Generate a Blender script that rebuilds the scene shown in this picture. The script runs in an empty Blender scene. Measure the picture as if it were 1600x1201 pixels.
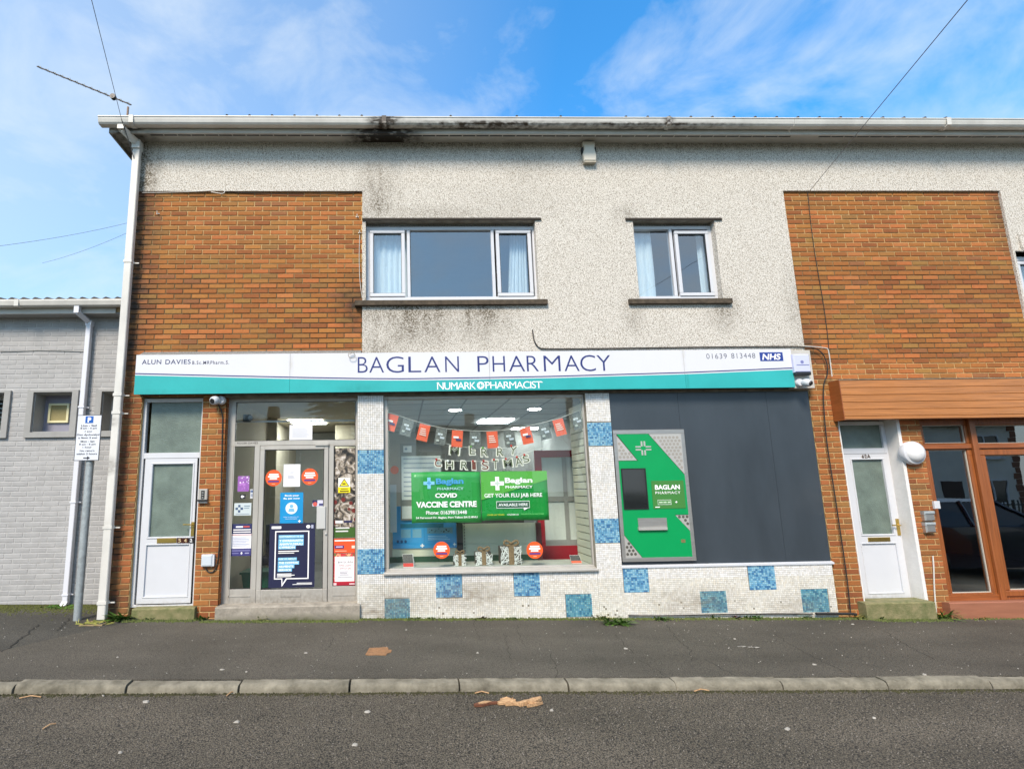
import bpy, math, random
from mathutils import Vector, Matrix
random.seed(7)
S = bpy.context.scene
C = S.collection
RD = -.062          # road surface below the pavement
# ------------------------------------------------------------------ camera
ZC, D, FPX, PX, PY = 1.5723746, 6.8, 830.0, 649.8, 627.25
PITCH, YAW, ROLL = 0.16167026, 0.02794388, -0.01602699
cp, sp, cy, sy = math.cos(PITCH), math.sin(PITCH), math.cos(YAW), math.sin(YAW)
FW = Vector((sy*cp, cy*cp, sp)); r0 = Vector((cy, -sy, 0)); u0 = r0.cross(FW)
RT = math.cos(ROLL)*r0 + math.sin(ROLL)*u0
UP = -math.sin(ROLL)*r0 + math.cos(ROLL)*u0
cam = bpy.data.cameras.new('camera'); co = bpy.data.objects.new('camera', cam); C.objects.link(co)
cam.sensor_width = 36; cam.lens = FPX/1600*36
cam.shift_x = (800-PX)/1600; cam.shift_y = (PY-600.5)/1600
cam.clip_end = 2000; cam.clip_start = .05
m3 = Matrix((RT, UP, -FW)).transposed()
co.matrix_world = Matrix.Translation((0, -D, ZC)) @ m3.to_4x4()
S.camera = co
# ------------------------------------------------------------------ light
SUN_EL, SUN_AZ = math.radians(45), math.radians(203)     # azimuth measured from +Y clockwise
w = bpy.data.worlds.new('World'); S.world = w; w.use_nodes = True
nt = w.node_tree; nt.nodes.clear()
def N(t, typ, **k):
    n = t.nodes.new(typ)
    for a, b in k.items(): setattr(n, a, b)
    return n
out = N(nt, 'ShaderNodeOutputWorld')
sky = N(nt, 'ShaderNodeTexSky', sky_type='NISHITA', sun_disc=False)
sky.sun_elevation = SUN_EL; sky.sun_rotation = SUN_AZ; sky.air_density = 1.3; sky.ozone_density = 3.0; sky.dust_density = .6
bg = N(nt, 'ShaderNodeBackground'); bg.inputs[1].default_value = .105
tint = N(nt, 'ShaderNodeMix', data_type='RGBA', blend_type='MULTIPLY'); tint.inputs[0].default_value = 1
tint.inputs[7].default_value = (.34, 1.02, 1.40, 1)
nt.links.new(sky.outputs[0], tint.inputs[6]); nt.links.new(tint.outputs[2], bg.inputs[0])
bg2 = N(nt, 'ShaderNodeBackground'); bg2.inputs[0].default_value = (.87, .95, 1, 1); bg2.inputs[1].default_value = .50
tc = N(nt, 'ShaderNodeTexCoord'); mp = N(nt, 'ShaderNodeMapping'); mp.inputs['Scale'].default_value = (1.0, 1.2, 1.7); mp.inputs['Rotation'].default_value = (0.2, .25, .4)
n1 = N(nt, 'ShaderNodeTexNoise'); n1.inputs['Scale'].default_value = 5.0; n1.inputs['Detail'].default_value = 10; n1.inputs['Roughness'].default_value = .58; n1.inputs['Distortion'].default_value = .35
n2 = N(nt, 'ShaderNodeTexNoise'); n2.inputs['Scale'].default_value = .9; n2.inputs['Detail'].default_value = 3
nt.links.new(tc.outputs['Generated'], mp.inputs[0]); nt.links.new(mp.outputs[0], n1.inputs[0]); nt.links.new(mp.outputs[0], n2.inputs[0])
ad = N(nt, 'ShaderNodeMath', operation='MULTIPLY_ADD'); ad.inputs[1].default_value = .55
nt.links.new(n2.outputs[0], ad.inputs[0]); nt.links.new(n1.outputs[0], ad.inputs[2])
cr = N(nt, 'ShaderNodeMapRange'); cr.inputs[1].default_value = .72; cr.inputs[2].default_value = 1.08; cr.inputs[3].default_value = .0; cr.inputs[4].default_value = .70
nt.links.new(ad.outputs[0], cr.inputs[0])
# paler towards the horizon
sx = N(nt, 'ShaderNodeSeparateXYZ'); nt.links.new(tc.outputs['Generated'], sx.inputs[0])
hz = N(nt, 'ShaderNodeMapRange'); hz.inputs[1].default_value = .52; hz.inputs[2].default_value = .0; hz.inputs[3].default_value = 0; hz.inputs[4].default_value = .95
nt.links.new(sx.outputs[2], hz.inputs[0])
# thin veil of cloud to the west (left), one broad bank over the whole sky dome
wx = N(nt, 'ShaderNodeMapRange'); wx.inputs[1].default_value = .25; wx.inputs[2].default_value = -.6; wx.inputs[3].default_value = 0; wx.inputs[4].default_value = .52
nt.links.new(sx.outputs[0], wx.inputs[0])
sn = N(nt, 'ShaderNodeMapRange'); sn.inputs[1].default_value = .15; sn.inputs[2].default_value = -.5; sn.inputs[3].default_value = 0; sn.inputs[4].default_value = .55
nt.links.new(sx.outputs[1], sn.inputs[0]); mx0 = N(nt, 'ShaderNodeMath', operation='MAXIMUM'); nt.links.new(wx.outputs[0], mx0.inputs[0]); nt.links.new(sn.outputs[0], mx0.inputs[1])
mx1 = N(nt, 'ShaderNodeMath', operation='MAXIMUM'); nt.links.new(hz.outputs[0], mx1.inputs[0]); nt.links.new(mx0.outputs[0], mx1.inputs[1])
s1 = N(nt, 'ShaderNodeMath', operation='SUBTRACT'); s1.inputs[0].default_value = 1; nt.links.new(mx1.outputs[0], s1.inputs[1])
s2 = N(nt, 'ShaderNodeMath', operation='SUBTRACT'); s2.inputs[0].default_value = 1; nt.links.new(cr.outputs[0], s2.inputs[1])
s3 = N(nt, 'ShaderNodeMath', operation='MULTIPLY'); nt.links.new(s1.outputs[0], s3.inputs[0]); nt.links.new(s2.outputs[0], s3.inputs[1])
s4 = N(nt, 'ShaderNodeMath', operation='SUBTRACT'); s4.inputs[0].default_value = 1; nt.links.new(s3.outputs[0], s4.inputs[1])
mx = N(nt, 'ShaderNodeMixShader'); nt.links.new(s4.outputs[0], mx.inputs[0]); nt.links.new(bg.outputs[0], mx.inputs[1]); nt.links.new(bg2.outputs[0], mx.inputs[2]); nt.links.new(mx.outputs[0], out.inputs[0])
sd = bpy.data.lights.new('sun', 'SUN'); so = bpy.data.objects.new('sun', sd); C.objects.link(so)
sd.energy = 2.5; sd.angle = math.radians(18); sd.color = (1, .85, .69)
sdir = Vector((math.sin(SUN_AZ)*math.cos(SUN_EL), math.cos(SUN_AZ)*math.cos(SUN_EL), math.sin(SUN_EL)))
so.rotation_euler = sdir.to_track_quat('Z', 'Y').to_euler()
S.view_settings.view_transform = 'Standard'; S.view_settings.look = 'None'
S.view_settings.exposure = 1.08; S.view_settings.gamma = 1; S.view_settings.use_curve_mapping = False
S.render.engine = 'CYCLES'; S.cycles.max_bounces = 10; S.cycles.transparent_max_bounces = 16

# ------------------------------------------------------------------ measuring on real planes
def W(px, py, Y=0.):
    """point of the wall plane y=Y that the surveyor's sight line meets"""
    d = FW + RT*((px-PX)/FPX) - UP*((py-PY)/FPX); t = (Y+D)/d.y
    return d.x*t, d.z*t+ZC
def X(px, py, Y=0.): return W(px, py, Y)[0]
def Z(px, py, Y=0.): return W(px, py, Y)[1]
def PR(a, b, c, d, Y=0.):
    mx_, my_ = (a+c)/2, (b+d)/2
    return X(a, my_, Y), X(c, my_, Y), Z(mx_, d, Y), Z(mx_, b, Y)       # x0 x1 z0 z1
def G(x, dz=0.): return -0.0201305*x + 0.0140 + dz                       # the street falls gently to the east
def GP(px, py, dz=0.):
    d = FW + RT*((px-PX)/FPX) - UP*((py-PY)/FPX)
    t = (0.0140+dz-ZC)/(d.z+0.0201305*d.x); return Vector((d.x*t, d.y*t-D, d.z*t+ZC))

# ------------------------------------------------------------------ materials
def lin(c):
    return tuple(((v/255)/12.92 if v/255 <= .04045 else ((v/255+.055)/1.055)**2.4) for v in c)
MATS = {}
def mat(name, col, rough=.6, metal=0., noise=0., nscale=8., bump=0., bscale=60., spec=None, attr=False, dark=None, stretch=(1,1,1), emit=None, coat=0.):
    if name in MATS: return MATS[name]
    m = bpy.data.materials.new(name); m.use_nodes = True; t = m.node_tree; b = t.nodes['Principled BSDF']
    b.inputs['Base Color'].default_value = (*col, 1); b.inputs['Roughness'].default_value = rough; b.inputs['Metallic'].default_value = metal
    if spec is not None: b.inputs['Specular IOR Level'].default_value = spec
    if coat: b.inputs['Coat Weight'].default_value = coat
    if emit:
        b.inputs['Emission Color'].default_value = (*col, 1); b.inputs['Emission Strength'].default_value = emit
    src = None
    g = N(t, 'ShaderNodeNewGeometry'); mpp = N(t, 'ShaderNodeMapping'); mpp.inputs['Scale'].default_value = stretch; t.links.new(g.outputs['Position'], mpp.inputs[0])
    if noise:
        n = N(t, 'ShaderNodeTexNoise'); n.inputs['Scale'].default_value = nscale; n.inputs['Detail'].default_value = 6; n.inputs['Roughness'].default_value = .65
        t.links.new(mpp.outputs[0], n.inputs[0])
        r = N(t, 'ShaderNodeMapRange'); r.inputs[1].default_value = .3; r.inputs[2].default_value = .7; t.links.new(n.outputs[0], r.inputs[0])
        mxx = N(t, 'ShaderNodeMix', data_type='RGBA'); t.links.new(r.outputs[0], mxx.inputs[0])
        dk = dark or tuple(v*(1-noise) for v in col); mxx.inputs[6].default_value = (*dk, 1); mxx.inputs[7].default_value = (*tuple(min(1, v*(1+noise*.5)) for v in col), 1)
        src = mxx.outputs[2]
    if attr:
        oi = N(t, 'ShaderNodeObjectInfo'); at = N(t, 'ShaderNodeAttribute', attribute_name='tint')
        k = N(t, 'ShaderNodeMix', data_type='RGBA', blend_type='MULTIPLY'); k.inputs[0].default_value = 1
        t.links.new(oi.outputs['Color'], k.inputs[6]); t.links.new(at.outputs['Color'], k.inputs[7])
        if src:
            k2 = N(t, 'ShaderNodeMix', data_type='RGBA', blend_type='MULTIPLY'); k2.inputs[0].default_value = 1
            t.links.new(k.outputs[2], k2.inputs[6]); t.links.new(src, k2.inputs[7]); src = k2.outputs[2]
        else: src = k.outputs[2]
    if src: t.links.new(src, b.inputs['Base Color'])
    if bump:
        n = N(t, 'ShaderNodeTexNoise'); n.inputs['Scale'].default_value = bscale; n.inputs['Detail'].default_value = 4; t.links.new(mpp.outputs[0], n.inputs[0])
        bm = N(t, 'ShaderNodeBump'); bm.inputs['Strength'].default_value = bump; bm.inputs['Distance'].default_value = .01
        t.links.new(n.outputs[0], bm.inputs['Height']); t.links.new(bm.outputs[0], b.inputs['Normal'])
    m['col'] = 1; MATS[name] = m; return m
def flat(rgb, rough=.55, **k):                     # paint / print from an sRGB swatch
    key = 'paint_%d_%d_%d_%d' % (*rgb, int(rough*100)); c = lin(rgb)
    return mat(key, c, rough, noise=.06, nscale=5., **k)
def stain_mix(m, fac_builder, col):
    """lay dirt of its own shape over a material's base colour"""
    t = m.node_tree; b = t.nodes['Principled BSDF']; lk = b.inputs['Base Color'].links
    f = fac_builder(t); k = N(t, 'ShaderNodeMix', data_type='RGBA'); t.links.new(f, k.inputs[0])
    if lk: t.links.new(lk[0].from_socket, k.inputs[6])
    else: k.inputs[6].default_value = b.inputs['Base Color'].default_value
    k.inputs[7].default_value = (*col, 1); t.links.new(k.outputs[2], b.inputs['Base Color'])
def pos(t):
    g = N(t, 'ShaderNodeNewGeometry'); s = N(t, 'ShaderNodeSeparateXYZ'); t.links.new(g.outputs['Position'], s.inputs[0]); return g, s
def mth(t, op, a, b=None, c=None, clamp=False):
    n = N(t, 'ShaderNodeMath', operation=op, use_clamp=clamp)
    for i, v in enumerate((a, b, c)):
        if v is None: continue
        if isinstance(v, (int, float)): n.inputs[i].default_value = v
        else: t.links.new(v, n.inputs[i])
    return n.outputs[0]
def blob(t, s, cx, cz, rx, rz, p=1.):
    dx = mth(t, 'DIVIDE', mth(t, 'SUBTRACT', s.outputs[0], cx), rx); dz = mth(t, 'DIVIDE', mth(t, 'SUBTRACT', s.outputs[2], cz), rz)
    d = mth(t, 'SQRT', mth(t, 'ADD', mth(t, 'MULTIPLY', dx, dx), mth(t, 'MULTIPLY', dz, dz)))
    return mth(t, 'MULTIPLY', mth(t, 'SUBTRACT', 1, d, clamp=True), p)
def noise(t, scale, st=(1,1,1), det=5, lo=.35, hi=.65):
    g = N(t, 'ShaderNodeNewGeometry'); mpp = N(t, 'ShaderNodeMapping'); mpp.inputs['Scale'].default_value = st; t.links.new(g.outputs['Position'], mpp.inputs[0])
    n = N(t, 'ShaderNodeTexNoise'); n.inputs['Scale'].default_value = scale; n.inputs['Detail'].default_value = det; t.links.new(mpp.outputs[0], n.inputs[0])
    r = N(t, 'ShaderNodeMapRange'); r.inputs[1].default_value = lo; r.inputs[2].default_value = hi; t.links.new(n.outputs[0], r.inputs[0]); return r.outputs[0]
def blobs(lst, nsc=9, st=(1,1,1)):
    def f(t):
        g, s = pos(t); acc = None
        for b_ in lst:
            v = blob(t, s, *b_); acc = v if acc is None else mth(t, 'MAXIMUM', acc, v)
        n = noise(t, nsc, st, lo=.25, hi=.7)
        return mth(t, 'MULTIPLY', acc, mth(t, 'MULTIPLY_ADD', n, 1.3, .1), clamp=True)
    return f

M_brick = mat('brick_clay', (1, 1, 1), .85, noise=.20, nscale=24, bump=.5, bscale=150, attr=True)
M_mortar = mat('mortar', (.54, .37, .17), .95, noise=.3, nscale=30, bump=.5, bscale=160)
M_mortar_dark = mat('mortar_weathered', (.30, .21, .12), .95, noise=.4, nscale=20, bump=.5, bscale=160, dark=(.07, .045, .03))
M_white = mat('white_upvc', (.60, .62, .66), .28, noise=.04, nscale=3, spec=.5)
M_pipe = mat('white_rainwater_plastic', (.64, .63, .59), .4, noise=.16, nscale=3, stretch=(1,1,.5))
M_cream = mat('aged_gutter_plastic', (.55, .53, .48), .45, noise=.2, nscale=4, stretch=(.5,1,3))
M_alu = mat('anodised_aluminium', (.50, .48, .44), .42, metal=.35, noise=.12, nscale=6, stretch=(1,1,.3))
M_conc = mat('concrete', (.33, .30, .25), .95, noise=.4, nscale=9, bump=.6, bscale=70)
M_concdark = mat('lichened_concrete', (.085, .066, .046), .95, noise=.55, nscale=14, bump=.6, bscale=70)
M_moss_step = mat('mossy_step_concrete', (.22, .19, .10), .95, noise=.45, nscale=9, bump=.6, bscale=70, dark=(.10, .12, .04))
M_black = mat('black_plastic', (.015, .015, .016), .4)
M_rubber = mat('black_cable_sheath', (.02, .018, .016), .6)
M_brass = mat('brass', (.60, .42, .12), .3, metal=.9, noise=.1)
M_steel = mat('brushed_steel', (.52, .50, .47), .36, metal=.75, noise=.12, nscale=5, stretch=(1,1,6))
M_galv = mat('galvanised_steel', (.42, .46, .47), .5, metal=.45, noise=.28, nscale=16)
M_panel = mat('slate_grey_board', (.043, .055, .068), .30, noise=.22, nscale=1.4, spec=.65, stretch=(1.5,1,.5), bump=.05, bscale=3)
M_wood = mat('stained_hardwood', (.30, .092, .026), .38, noise=.35, nscale=5, stretch=(.6,1,14), bump=.15, bscale=20, coat=.2)
M_woodv = mat('stained_hardwood_upright', (.29, .092, .026), .38, noise=.35, nscale=5, stretch=(12,1,.5), coat=.2)
M_plank = mat('oiled_softwood_board', (.46, .185, .055), .42, noise=.38, nscale=4, stretch=(.5,1,20), bump=.15, bscale=15, coat=.15)
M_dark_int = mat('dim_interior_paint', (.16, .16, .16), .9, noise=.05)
M_beige = mat('beige_wall_paint', (.50, .45, .34), .85, noise=.06, nscale=1.5)
M_ceil = mat('ceiling_tile', (.60, .62, .60), .85, noise=.05)
M_greyint = mat('grey_wall_paint', (.32, .33, .31), .85, noise=.08, nscale=2)
M_floor = mat('vinyl_floor', (.20, .20, .19), .35, noise=.15, nscale=3)
M_creamwood = mat('cream_board', (.62, .62, .50), .6, noise=.06, nscale=3)
M_curt = mat('pale_net_curtain', (.86, .88, .88), .9, noise=.12, nscale=14, stretch=(6,1,.3))
M_greybrick = mat('grey_masonry_paint', (.37, .37, .37), .75, noise=.14, nscale=5, bump=.35, bscale=90, attr=True)
M_greywall = mat('grey_painted_mortar', (.43, .43, .425), .8, noise=.15, nscale=6, bump=.35, bscale=90)
M_greytrim = mat('grey_painted_trim', (.31, .31, .30), .6, noise=.1)
M_tile = mat('mosaic_glaze', (1, 1, 1), .22, noise=.10, nscale=7, attr=True, spec=.6)
M_grout = mat('mosaic_grout', (.33, .32, .28), .9, noise=.35, nscale=10, dark=(.13, .11, .07))
M_kerb = mat('kerb_concrete', (.235, .215, .165), .95, noise=.35, nscale=7, bump=.7, bscale=80, dark=(.10, .09, .065))
M_leaf = mat('weed_leaf', (.10, .21, .03), .6, noise=.5, nscale=30)
M_leafy = mat('yellowing_grass', (.30, .30, .07), .7, noise=.4, nscale=30)
M_moss = mat('moss', (.085, .095, .022), .95, noise=.6, nscale=30)
M_rooft = mat('roof_tile_concrete', (.07, .065, .06), .9, noise=.4, nscale=10, bump=.4)
def glass_mat(name, tintc=(1,1,1), ior=1.6):
    m = bpy.data.materials.new(name); m.use_nodes = True; t = m.node_tree; t.nodes.clear()
    o = N(t, 'ShaderNodeOutputMaterial'); tr = N(t, 'ShaderNodeBsdfTransparent'); tr.inputs[0].default_value = (*tintc, 1)
    gl = N(t, 'ShaderNodeBsdfGlossy'); gl.inputs['Roughness'].default_value = .0; gl.inputs['Color'].default_value = (1, 1, 1, 1)
    fr = N(t, 'ShaderNodeFresnel'); fr.inputs[0].default_value = ior
    nz = N(t, 'ShaderNodeTexNoise'); nz.inputs['Scale'].default_value = 1.6; g = N(t, 'ShaderNodeNewGeometry'); t.links.new(g.outputs['Position'], nz.inputs[0])
    bm = N(t, 'ShaderNodeBump'); bm.inputs['Strength'].default_value = .05; bm.inputs['Distance'].default_value = .02
    t.links.new(nz.outputs[0], bm.inputs['Height']); t.links.new(bm.outputs[0], gl.inputs['Normal'])
    x = N(t, 'ShaderNodeMixShader'); bf = mth(t, 'MULTIPLY', fr.outputs[0], mth(t, 'SUBTRACT', 1, g.outputs['Backfacing'])); t.links.new(bf, x.inputs[0]); t.links.new(tr.outputs[0], x.inputs[1]); t.links.new(gl.outputs[0], x.inputs[2]); t.links.new(x.outputs[0], o.inputs[0])
    MATS[name] = m; return m
M_glass = glass_mat('window_glass', (.95, .98, .97), 1.75)
M_glass_up = glass_mat('double_glazing', (.86, .92, .95), 2.9)
M_glass_r = glass_mat('dark_shop_glass', (.78, .81, .81), 2.8)
def frosted():
    m = mat('obscured_glass', (.15, .195, .165), .28, noise=.3, nscale=5, spec=.7); t = m.node_tree; b = t.nodes['Principled BSDF']
    g = N(t, 'ShaderNodeNewGeometry'); v = N(t, 'ShaderNodeTexVoronoi'); v.inputs['Scale'].default_value = 95; t.links.new(g.outputs['Position'], v.inputs[0])
    bm = N(t, 'ShaderNodeBump'); bm.inputs['Strength'].default_value = .5; bm.inputs['Distance'].default_value = .004
    t.links.new(v.outputs[0], bm.inputs['Height']); t.links.new(bm.outputs[0], b.inputs['Normal']); return m
M_frost = frosted()
# pebbledash: pale chippings over a dull bed, with run-off stains
def pebbledash():
    m = mat('pebbledash_render', (.5, .47, .41), .95); t = m.node_tree; b = t.nodes['Principled BSDF']
    g = N(t, 'ShaderNodeNewGeometry')
    v = N(t, 'ShaderNodeTexVoronoi', feature='F1'); v.inputs['Scale'].default_value = 88; v.inputs['Randomness'].default_value = 1; t.links.new(g.outputs['Position'], v.inputs[0])
    n = N(t, 'ShaderNodeTexNoise'); n.inputs['Scale'].default_value = 60; n.inputs['Detail'].default_value = 5; n.inputs['Roughness'].default_value = .75; t.links.new(g.outputs['Position'], n.inputs[0])
    k = mth(t, 'MULTIPLY_ADD', v.outputs['Distance'], -.85, n.outputs[0])
    r = N(t, 'ShaderNodeMapRange'); r.inputs[1].default_value = -.12; r.inputs[2].default_value = .33; t.links.new(k, r.inputs[0])
    c = N(t, 'ShaderNodeValToRGB'); e = c.color_ramp.elements
    e[0].position = 0; e[0].color = (.31, .28, .235, 1); e[1].position = 1; e[1].color = (.76, .735, .685, 1)
    e.new(.36).color = (.58, .55, .495, 1)
    t.links.new(r.outputs[0], c.inputs[0]); t.links.new(c.outputs[0], b.inputs['Base Color'])
    bm = N(t, 'ShaderNodeBump'); bm.inputs['Strength'].default_value = .55; bm.inputs['Distance'].default_value = .010
    t.links.new(k, bm.inputs['Height']); t.links.new(bm.outputs[0], b.inputs['Normal']); return m
M_dash = pebbledash()
def asphalt(name, base, lo, hi, sc, bumpk, moss=False):
    m = mat(name, base, .85); t = m.node_tree; b = t.nodes['Principled BSDF']; g = N(t, 'ShaderNodeNewGeometry')
    v = N(t, 'ShaderNodeTexVoronoi'); v.inputs['Scale'].default_value = sc; t.links.new(g.outputs['Position'], v.inputs[0])
    n = N(t, 'ShaderNodeTexNoise'); n.inputs['Scale'].default_value = sc*.8; n.inputs['Detail'].default_value = 6; n.inputs['Roughness'].default_value = .8; t.links.new(g.outputs['Position'], n.inputs[0])
    k = mth(t, 'MULTIPLY_ADD', v.outputs['Distance'], -.6, n.outputs[0])
    r = N(t, 'ShaderNodeMapRange'); r.inputs[1].default_value = .04; r.inputs[2].default_value = .36; t.links.new(k, r.inputs[0])
    cx = N(t, 'ShaderNodeMix', data_type='RGBA'); cx.inputs[6].default_value = (*lo, 1); cx.inputs[7].default_value = (*hi, 1); t.links.new(r.outputs[0], cx.inputs[0])
    big = noise(t, 1.0, (.6, 1.6, 1), 8, .32, .68)
    c2 = N(t, 'ShaderNodeMix', data_type='RGBA', blend_type='MULTIPLY'); c2.inputs[7].default_value = (.60, .60, .57, 1)
    t.links.new(big, c2.inputs[0]); t.links.new(cx.outputs[2], c2.inputs[6]); t.links.new(c2.outputs[2], b.inputs['Base Color'])
    bm = N(t, 'ShaderNodeBump'); bm.inputs['Strength'].default_value = bumpk; bm.inputs['Distance'].default_value = .01
    t.links.new(k, bm.inputs['Height']); t.links.new(bm.outputs[0], b.inputs['Normal']); return m
M_road = asphalt('road_chippings', (.07,.065,.06), (.018, .015, .011), (.215, .181, .132), 105, 1.)
M_pave = asphalt('pavement_tarmac', (.07,.065,.06), (.042, .037, .028), (.145, .127, .098), 120, .5)
M_pave_old = asphalt('old_mossy_tarmac', (.05,.047,.04), (.030, .028, .022), (.105, .097, .078), 90, .6)

# ------------------------------------------------------------------ mesh helpers
OFF = {}
class MB:
    def __init__(s): s.v = []; s.f = []; s.c = []
    def add(s, vs, fs, col=None):
        o = len(s.v); s.v += [tuple(v) for v in vs]; s.f += [tuple(i+o for i in f) for f in fs]
        if col is not None: s.c += [col]*len(fs)
        return s
    def box(s, x0, x1, y0, y1, z0, z1, col=None):
        if x0 > x1: x0, x1 = x1, x0
        if y0 > y1: y0, y1 = y1, y0
        if z0 > z1: z0, z1 = z1, z0
        return s.add([(x0,y0,z0),(x1,y0,z0),(x1,y1,z0),(x0,y1,z0),(x0,y0,z1),(x1,y0,z1),(x1,y1,z1),(x0,y1,z1)],
                     [(0,3,2,1),(4,5,6,7),(0,1,5,4),(1,2,6,5),(2,3,7,6),(3,0,4,7)], col)
    def cbox(s, x0, x1, y0, y1, z0, z1, c=.004, col=None):      # chamfered front, open back
        return s.add([(x0,y1,z0),(x1,y1,z0),(x1,y1,z1),(x0,y1,z1),(x0,y0+c,z0),(x1,y0+c,z0),(x1,y0+c,z1),(x0,y0+c,z1),
                      (x0+c,y0,z0+c),(x1-c,y0,z0+c),(x1-c,y0,z1-c),(x0+c,y0,z1-c)],
                     [(8,9,10,11),(4,5,9,8),(5,6,10,9),(6,7,11,10),(7,4,8,11),(0,1,5,4),(1,2,6,5),(2,3,7,6),(3,0,4,7)], col)
    def prism(s, poly, y0, y1, col=None):                       # poly [(x,z)] counter-clockwise seen from the street
        n = len(poly); vs = [(x, y0, z) for x, z in poly]+[(x, y1, z) for x, z in poly]
        fs = [tuple(range(n)), tuple(reversed(range(n, 2*n)))]+[(i, i+n, (i+1) % n+n, (i+1) % n) for i in range(n)]
        return s.add(vs, fs, col)
    def profile(s, prof, x0, x1, cap=True):                     # prof [(y,z)] swept along x
        n = len(prof); vs = [(x0, y, z) for y, z in prof]+[(x1, y, z) for y, z in prof]
        fs = [(i, (i+1) % n, (i+1) % n+n, i+n) for i in range(n)]
        if cap: fs += [tuple(reversed(range(n))), tuple(range(n, 2*n))]
        return s.add(vs, fs)
    def tube(s, pts, r, n=8, cap=True):
        pts = [Vector(p) for p in pts]; rings = []; up = None
        for i, p in enumerate(pts):
            a = pts[max(i-1, 0)]; b = pts[min(i+1, len(pts)-1)]; d = (b-a).normalized()
            if up is None: up = d.orthogonal().normalized()
            up = (up - d*up.dot(d)).normalized(); q = d.cross(up); rr = r[i] if isinstance(r, (list, tuple)) else r
            rings.append([p+rr*(math.cos(2*math.pi*k/n)*up+math.sin(2*math.pi*k/n)*q) for k in range(n)])
        vs = [v for g in rings for v in g]; fs = []
        for i in range(len(pts)-1):
            for k in range(n): fs.append((i*n+k, i*n+(k+1) % n, (i+1)*n+(k+1) % n, (i+1)*n+k))
        if cap: fs += [tuple(reversed(range(n))), tuple(range((len(pts)-1)*n, len(pts)*n))]
        return s.add(vs, fs)
    def lathe(s, cx, cz, prof, n=24, sx=1., sz=1.):             # prof [(r, y)] about an axis along y
        vs = []; fs = []
        for r, y in prof: vs += [(cx+r*sx*math.cos(2*math.pi*k/n), y, cz+r*sz*math.sin(2*math.pi*k/n)) for k in range(n)]
        for i in range(len(prof)-1):
            for k in range(n): fs.append((i*n+k, i*n+(k+1) % n, (i+1)*n+(k+1) % n, (i+1)*n+k))
        fs += [tuple(range(n)), tuple(reversed(range((len(prof)-1)*n, len(prof)*n)))]
        return s.add(vs, fs)
    def ring(s, o, i, y0, y1):                                  # rectangular frame; o, i = x0 x1 z0 z1
        a, b, c, d = o; e, f, g, h = i
        for q in ((a, b, c, g), (a, b, h, d), (a, e, g, h), (f, b, g, h)):
            if q[1]-q[0] > 1e-4 and q[3]-q[2] > 1e-4: s.box(q[0], q[1], y0, y1, q[2], q[3])
        return s
    def mesh(s, name, off=(0,0,0)):
        me = bpy.data.meshes.new(name); ox, oy, oz = off
        me.from_pydata([(v[0]-ox, v[1]-oy, v[2]-oz) for v in s.v], [], s.f); me.update()
        if s.c and len(s.c) == len(s.f):
            at = me.color_attributes.new('tint', 'FLOAT_COLOR', 'CORNER'); buf = []
            for f, c in zip(s.f, s.c): buf += [c[0], c[1], c[2], 1.]*len(f)
            at.data.foreach_set('color', buf)
        return me
def obj(name, mb, m, parent=None, kind=None, smooth=False, label=None):
    off = OFF.get(parent.name, (0,0,0)) if parent else (0,0,0)
    o = bpy.data.objects.new(name, mb.mesh(name, off)); o.data.materials.append(m); C.objects.link(o)
    if parent: o.parent = parent; OFF[o.name] = off
    if kind: o['kind'] = kind
    if label: o['label'] = label
    if smooth:
        o.data.shade_smooth()
        try: o.data.set_sharp_from_angle(angle=math.radians(40))
        except Exception: pass
    return o
def thing(name, label, cat, loc=(0,0,0), group=None):
    o = bpy.data.objects.new(name, None); C.objects.link(o); o.location = loc; o.empty_display_size = .1
    o['label'] = label; o['category'] = cat
    if group: o['group'] = group
    OFF[o.name] = tuple(loc); return o
def tag(o, label, cat, group=None):
    o['label'] = label; o['category'] = cat
    if group: o['group'] = group
    return o
_tc = {}
def text_mesh(s, weight=0., gap=1., shear=0.):
    key = (s, weight, gap, shear)
    if key in _tc: return _tc[key]
    cu = bpy.data.curves.new('lettering', 'FONT'); cu.body = s; cu.size = 1; cu.offset = weight; cu.space_character = gap; cu.shear = shear
    cu.resolution_u = 4; cu.align_x = 'CENTER'; ob = bpy.data.objects.new('tmp', cu); C.objects.link(ob)
    dg = bpy.context.evaluated_depsgraph_get(); me = bpy.data.meshes.new_from_object(ob.evaluated_get(dg))
    vs = [tuple(v.co) for v in me.vertices]; fs = [tuple(p.vertices) for p in me.polygons]
    bpy.data.objects.remove(ob); bpy.data.curves.remove(cu); bpy.data.meshes.remove(me)
    xs = [v[0] for v in vs]; ys = [v[1] for v in vs]
    r = (vs, fs, min(xs), max(xs), min(ys), max(ys)); _tc[key] = r; return r
def text(s, x0, x1, z0, z1, y, m, parent, weight=0., gap=1., name='lettering', shear=0., rise=0.):
    vs, fs, a, b, c, d = text_mesh(s, weight, gap, shear); mb = MB(); kx = (x1-x0)/(b-a); kz = (z1-z0)/(d-c)
    mb.add([(x0+(v[0]-a)*kx, y, z0+(v[1]-c)*kz+rise*(v[0]-a)*kx) for v in vs], fs)
    return obj(name, mb, m, parent)

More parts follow.
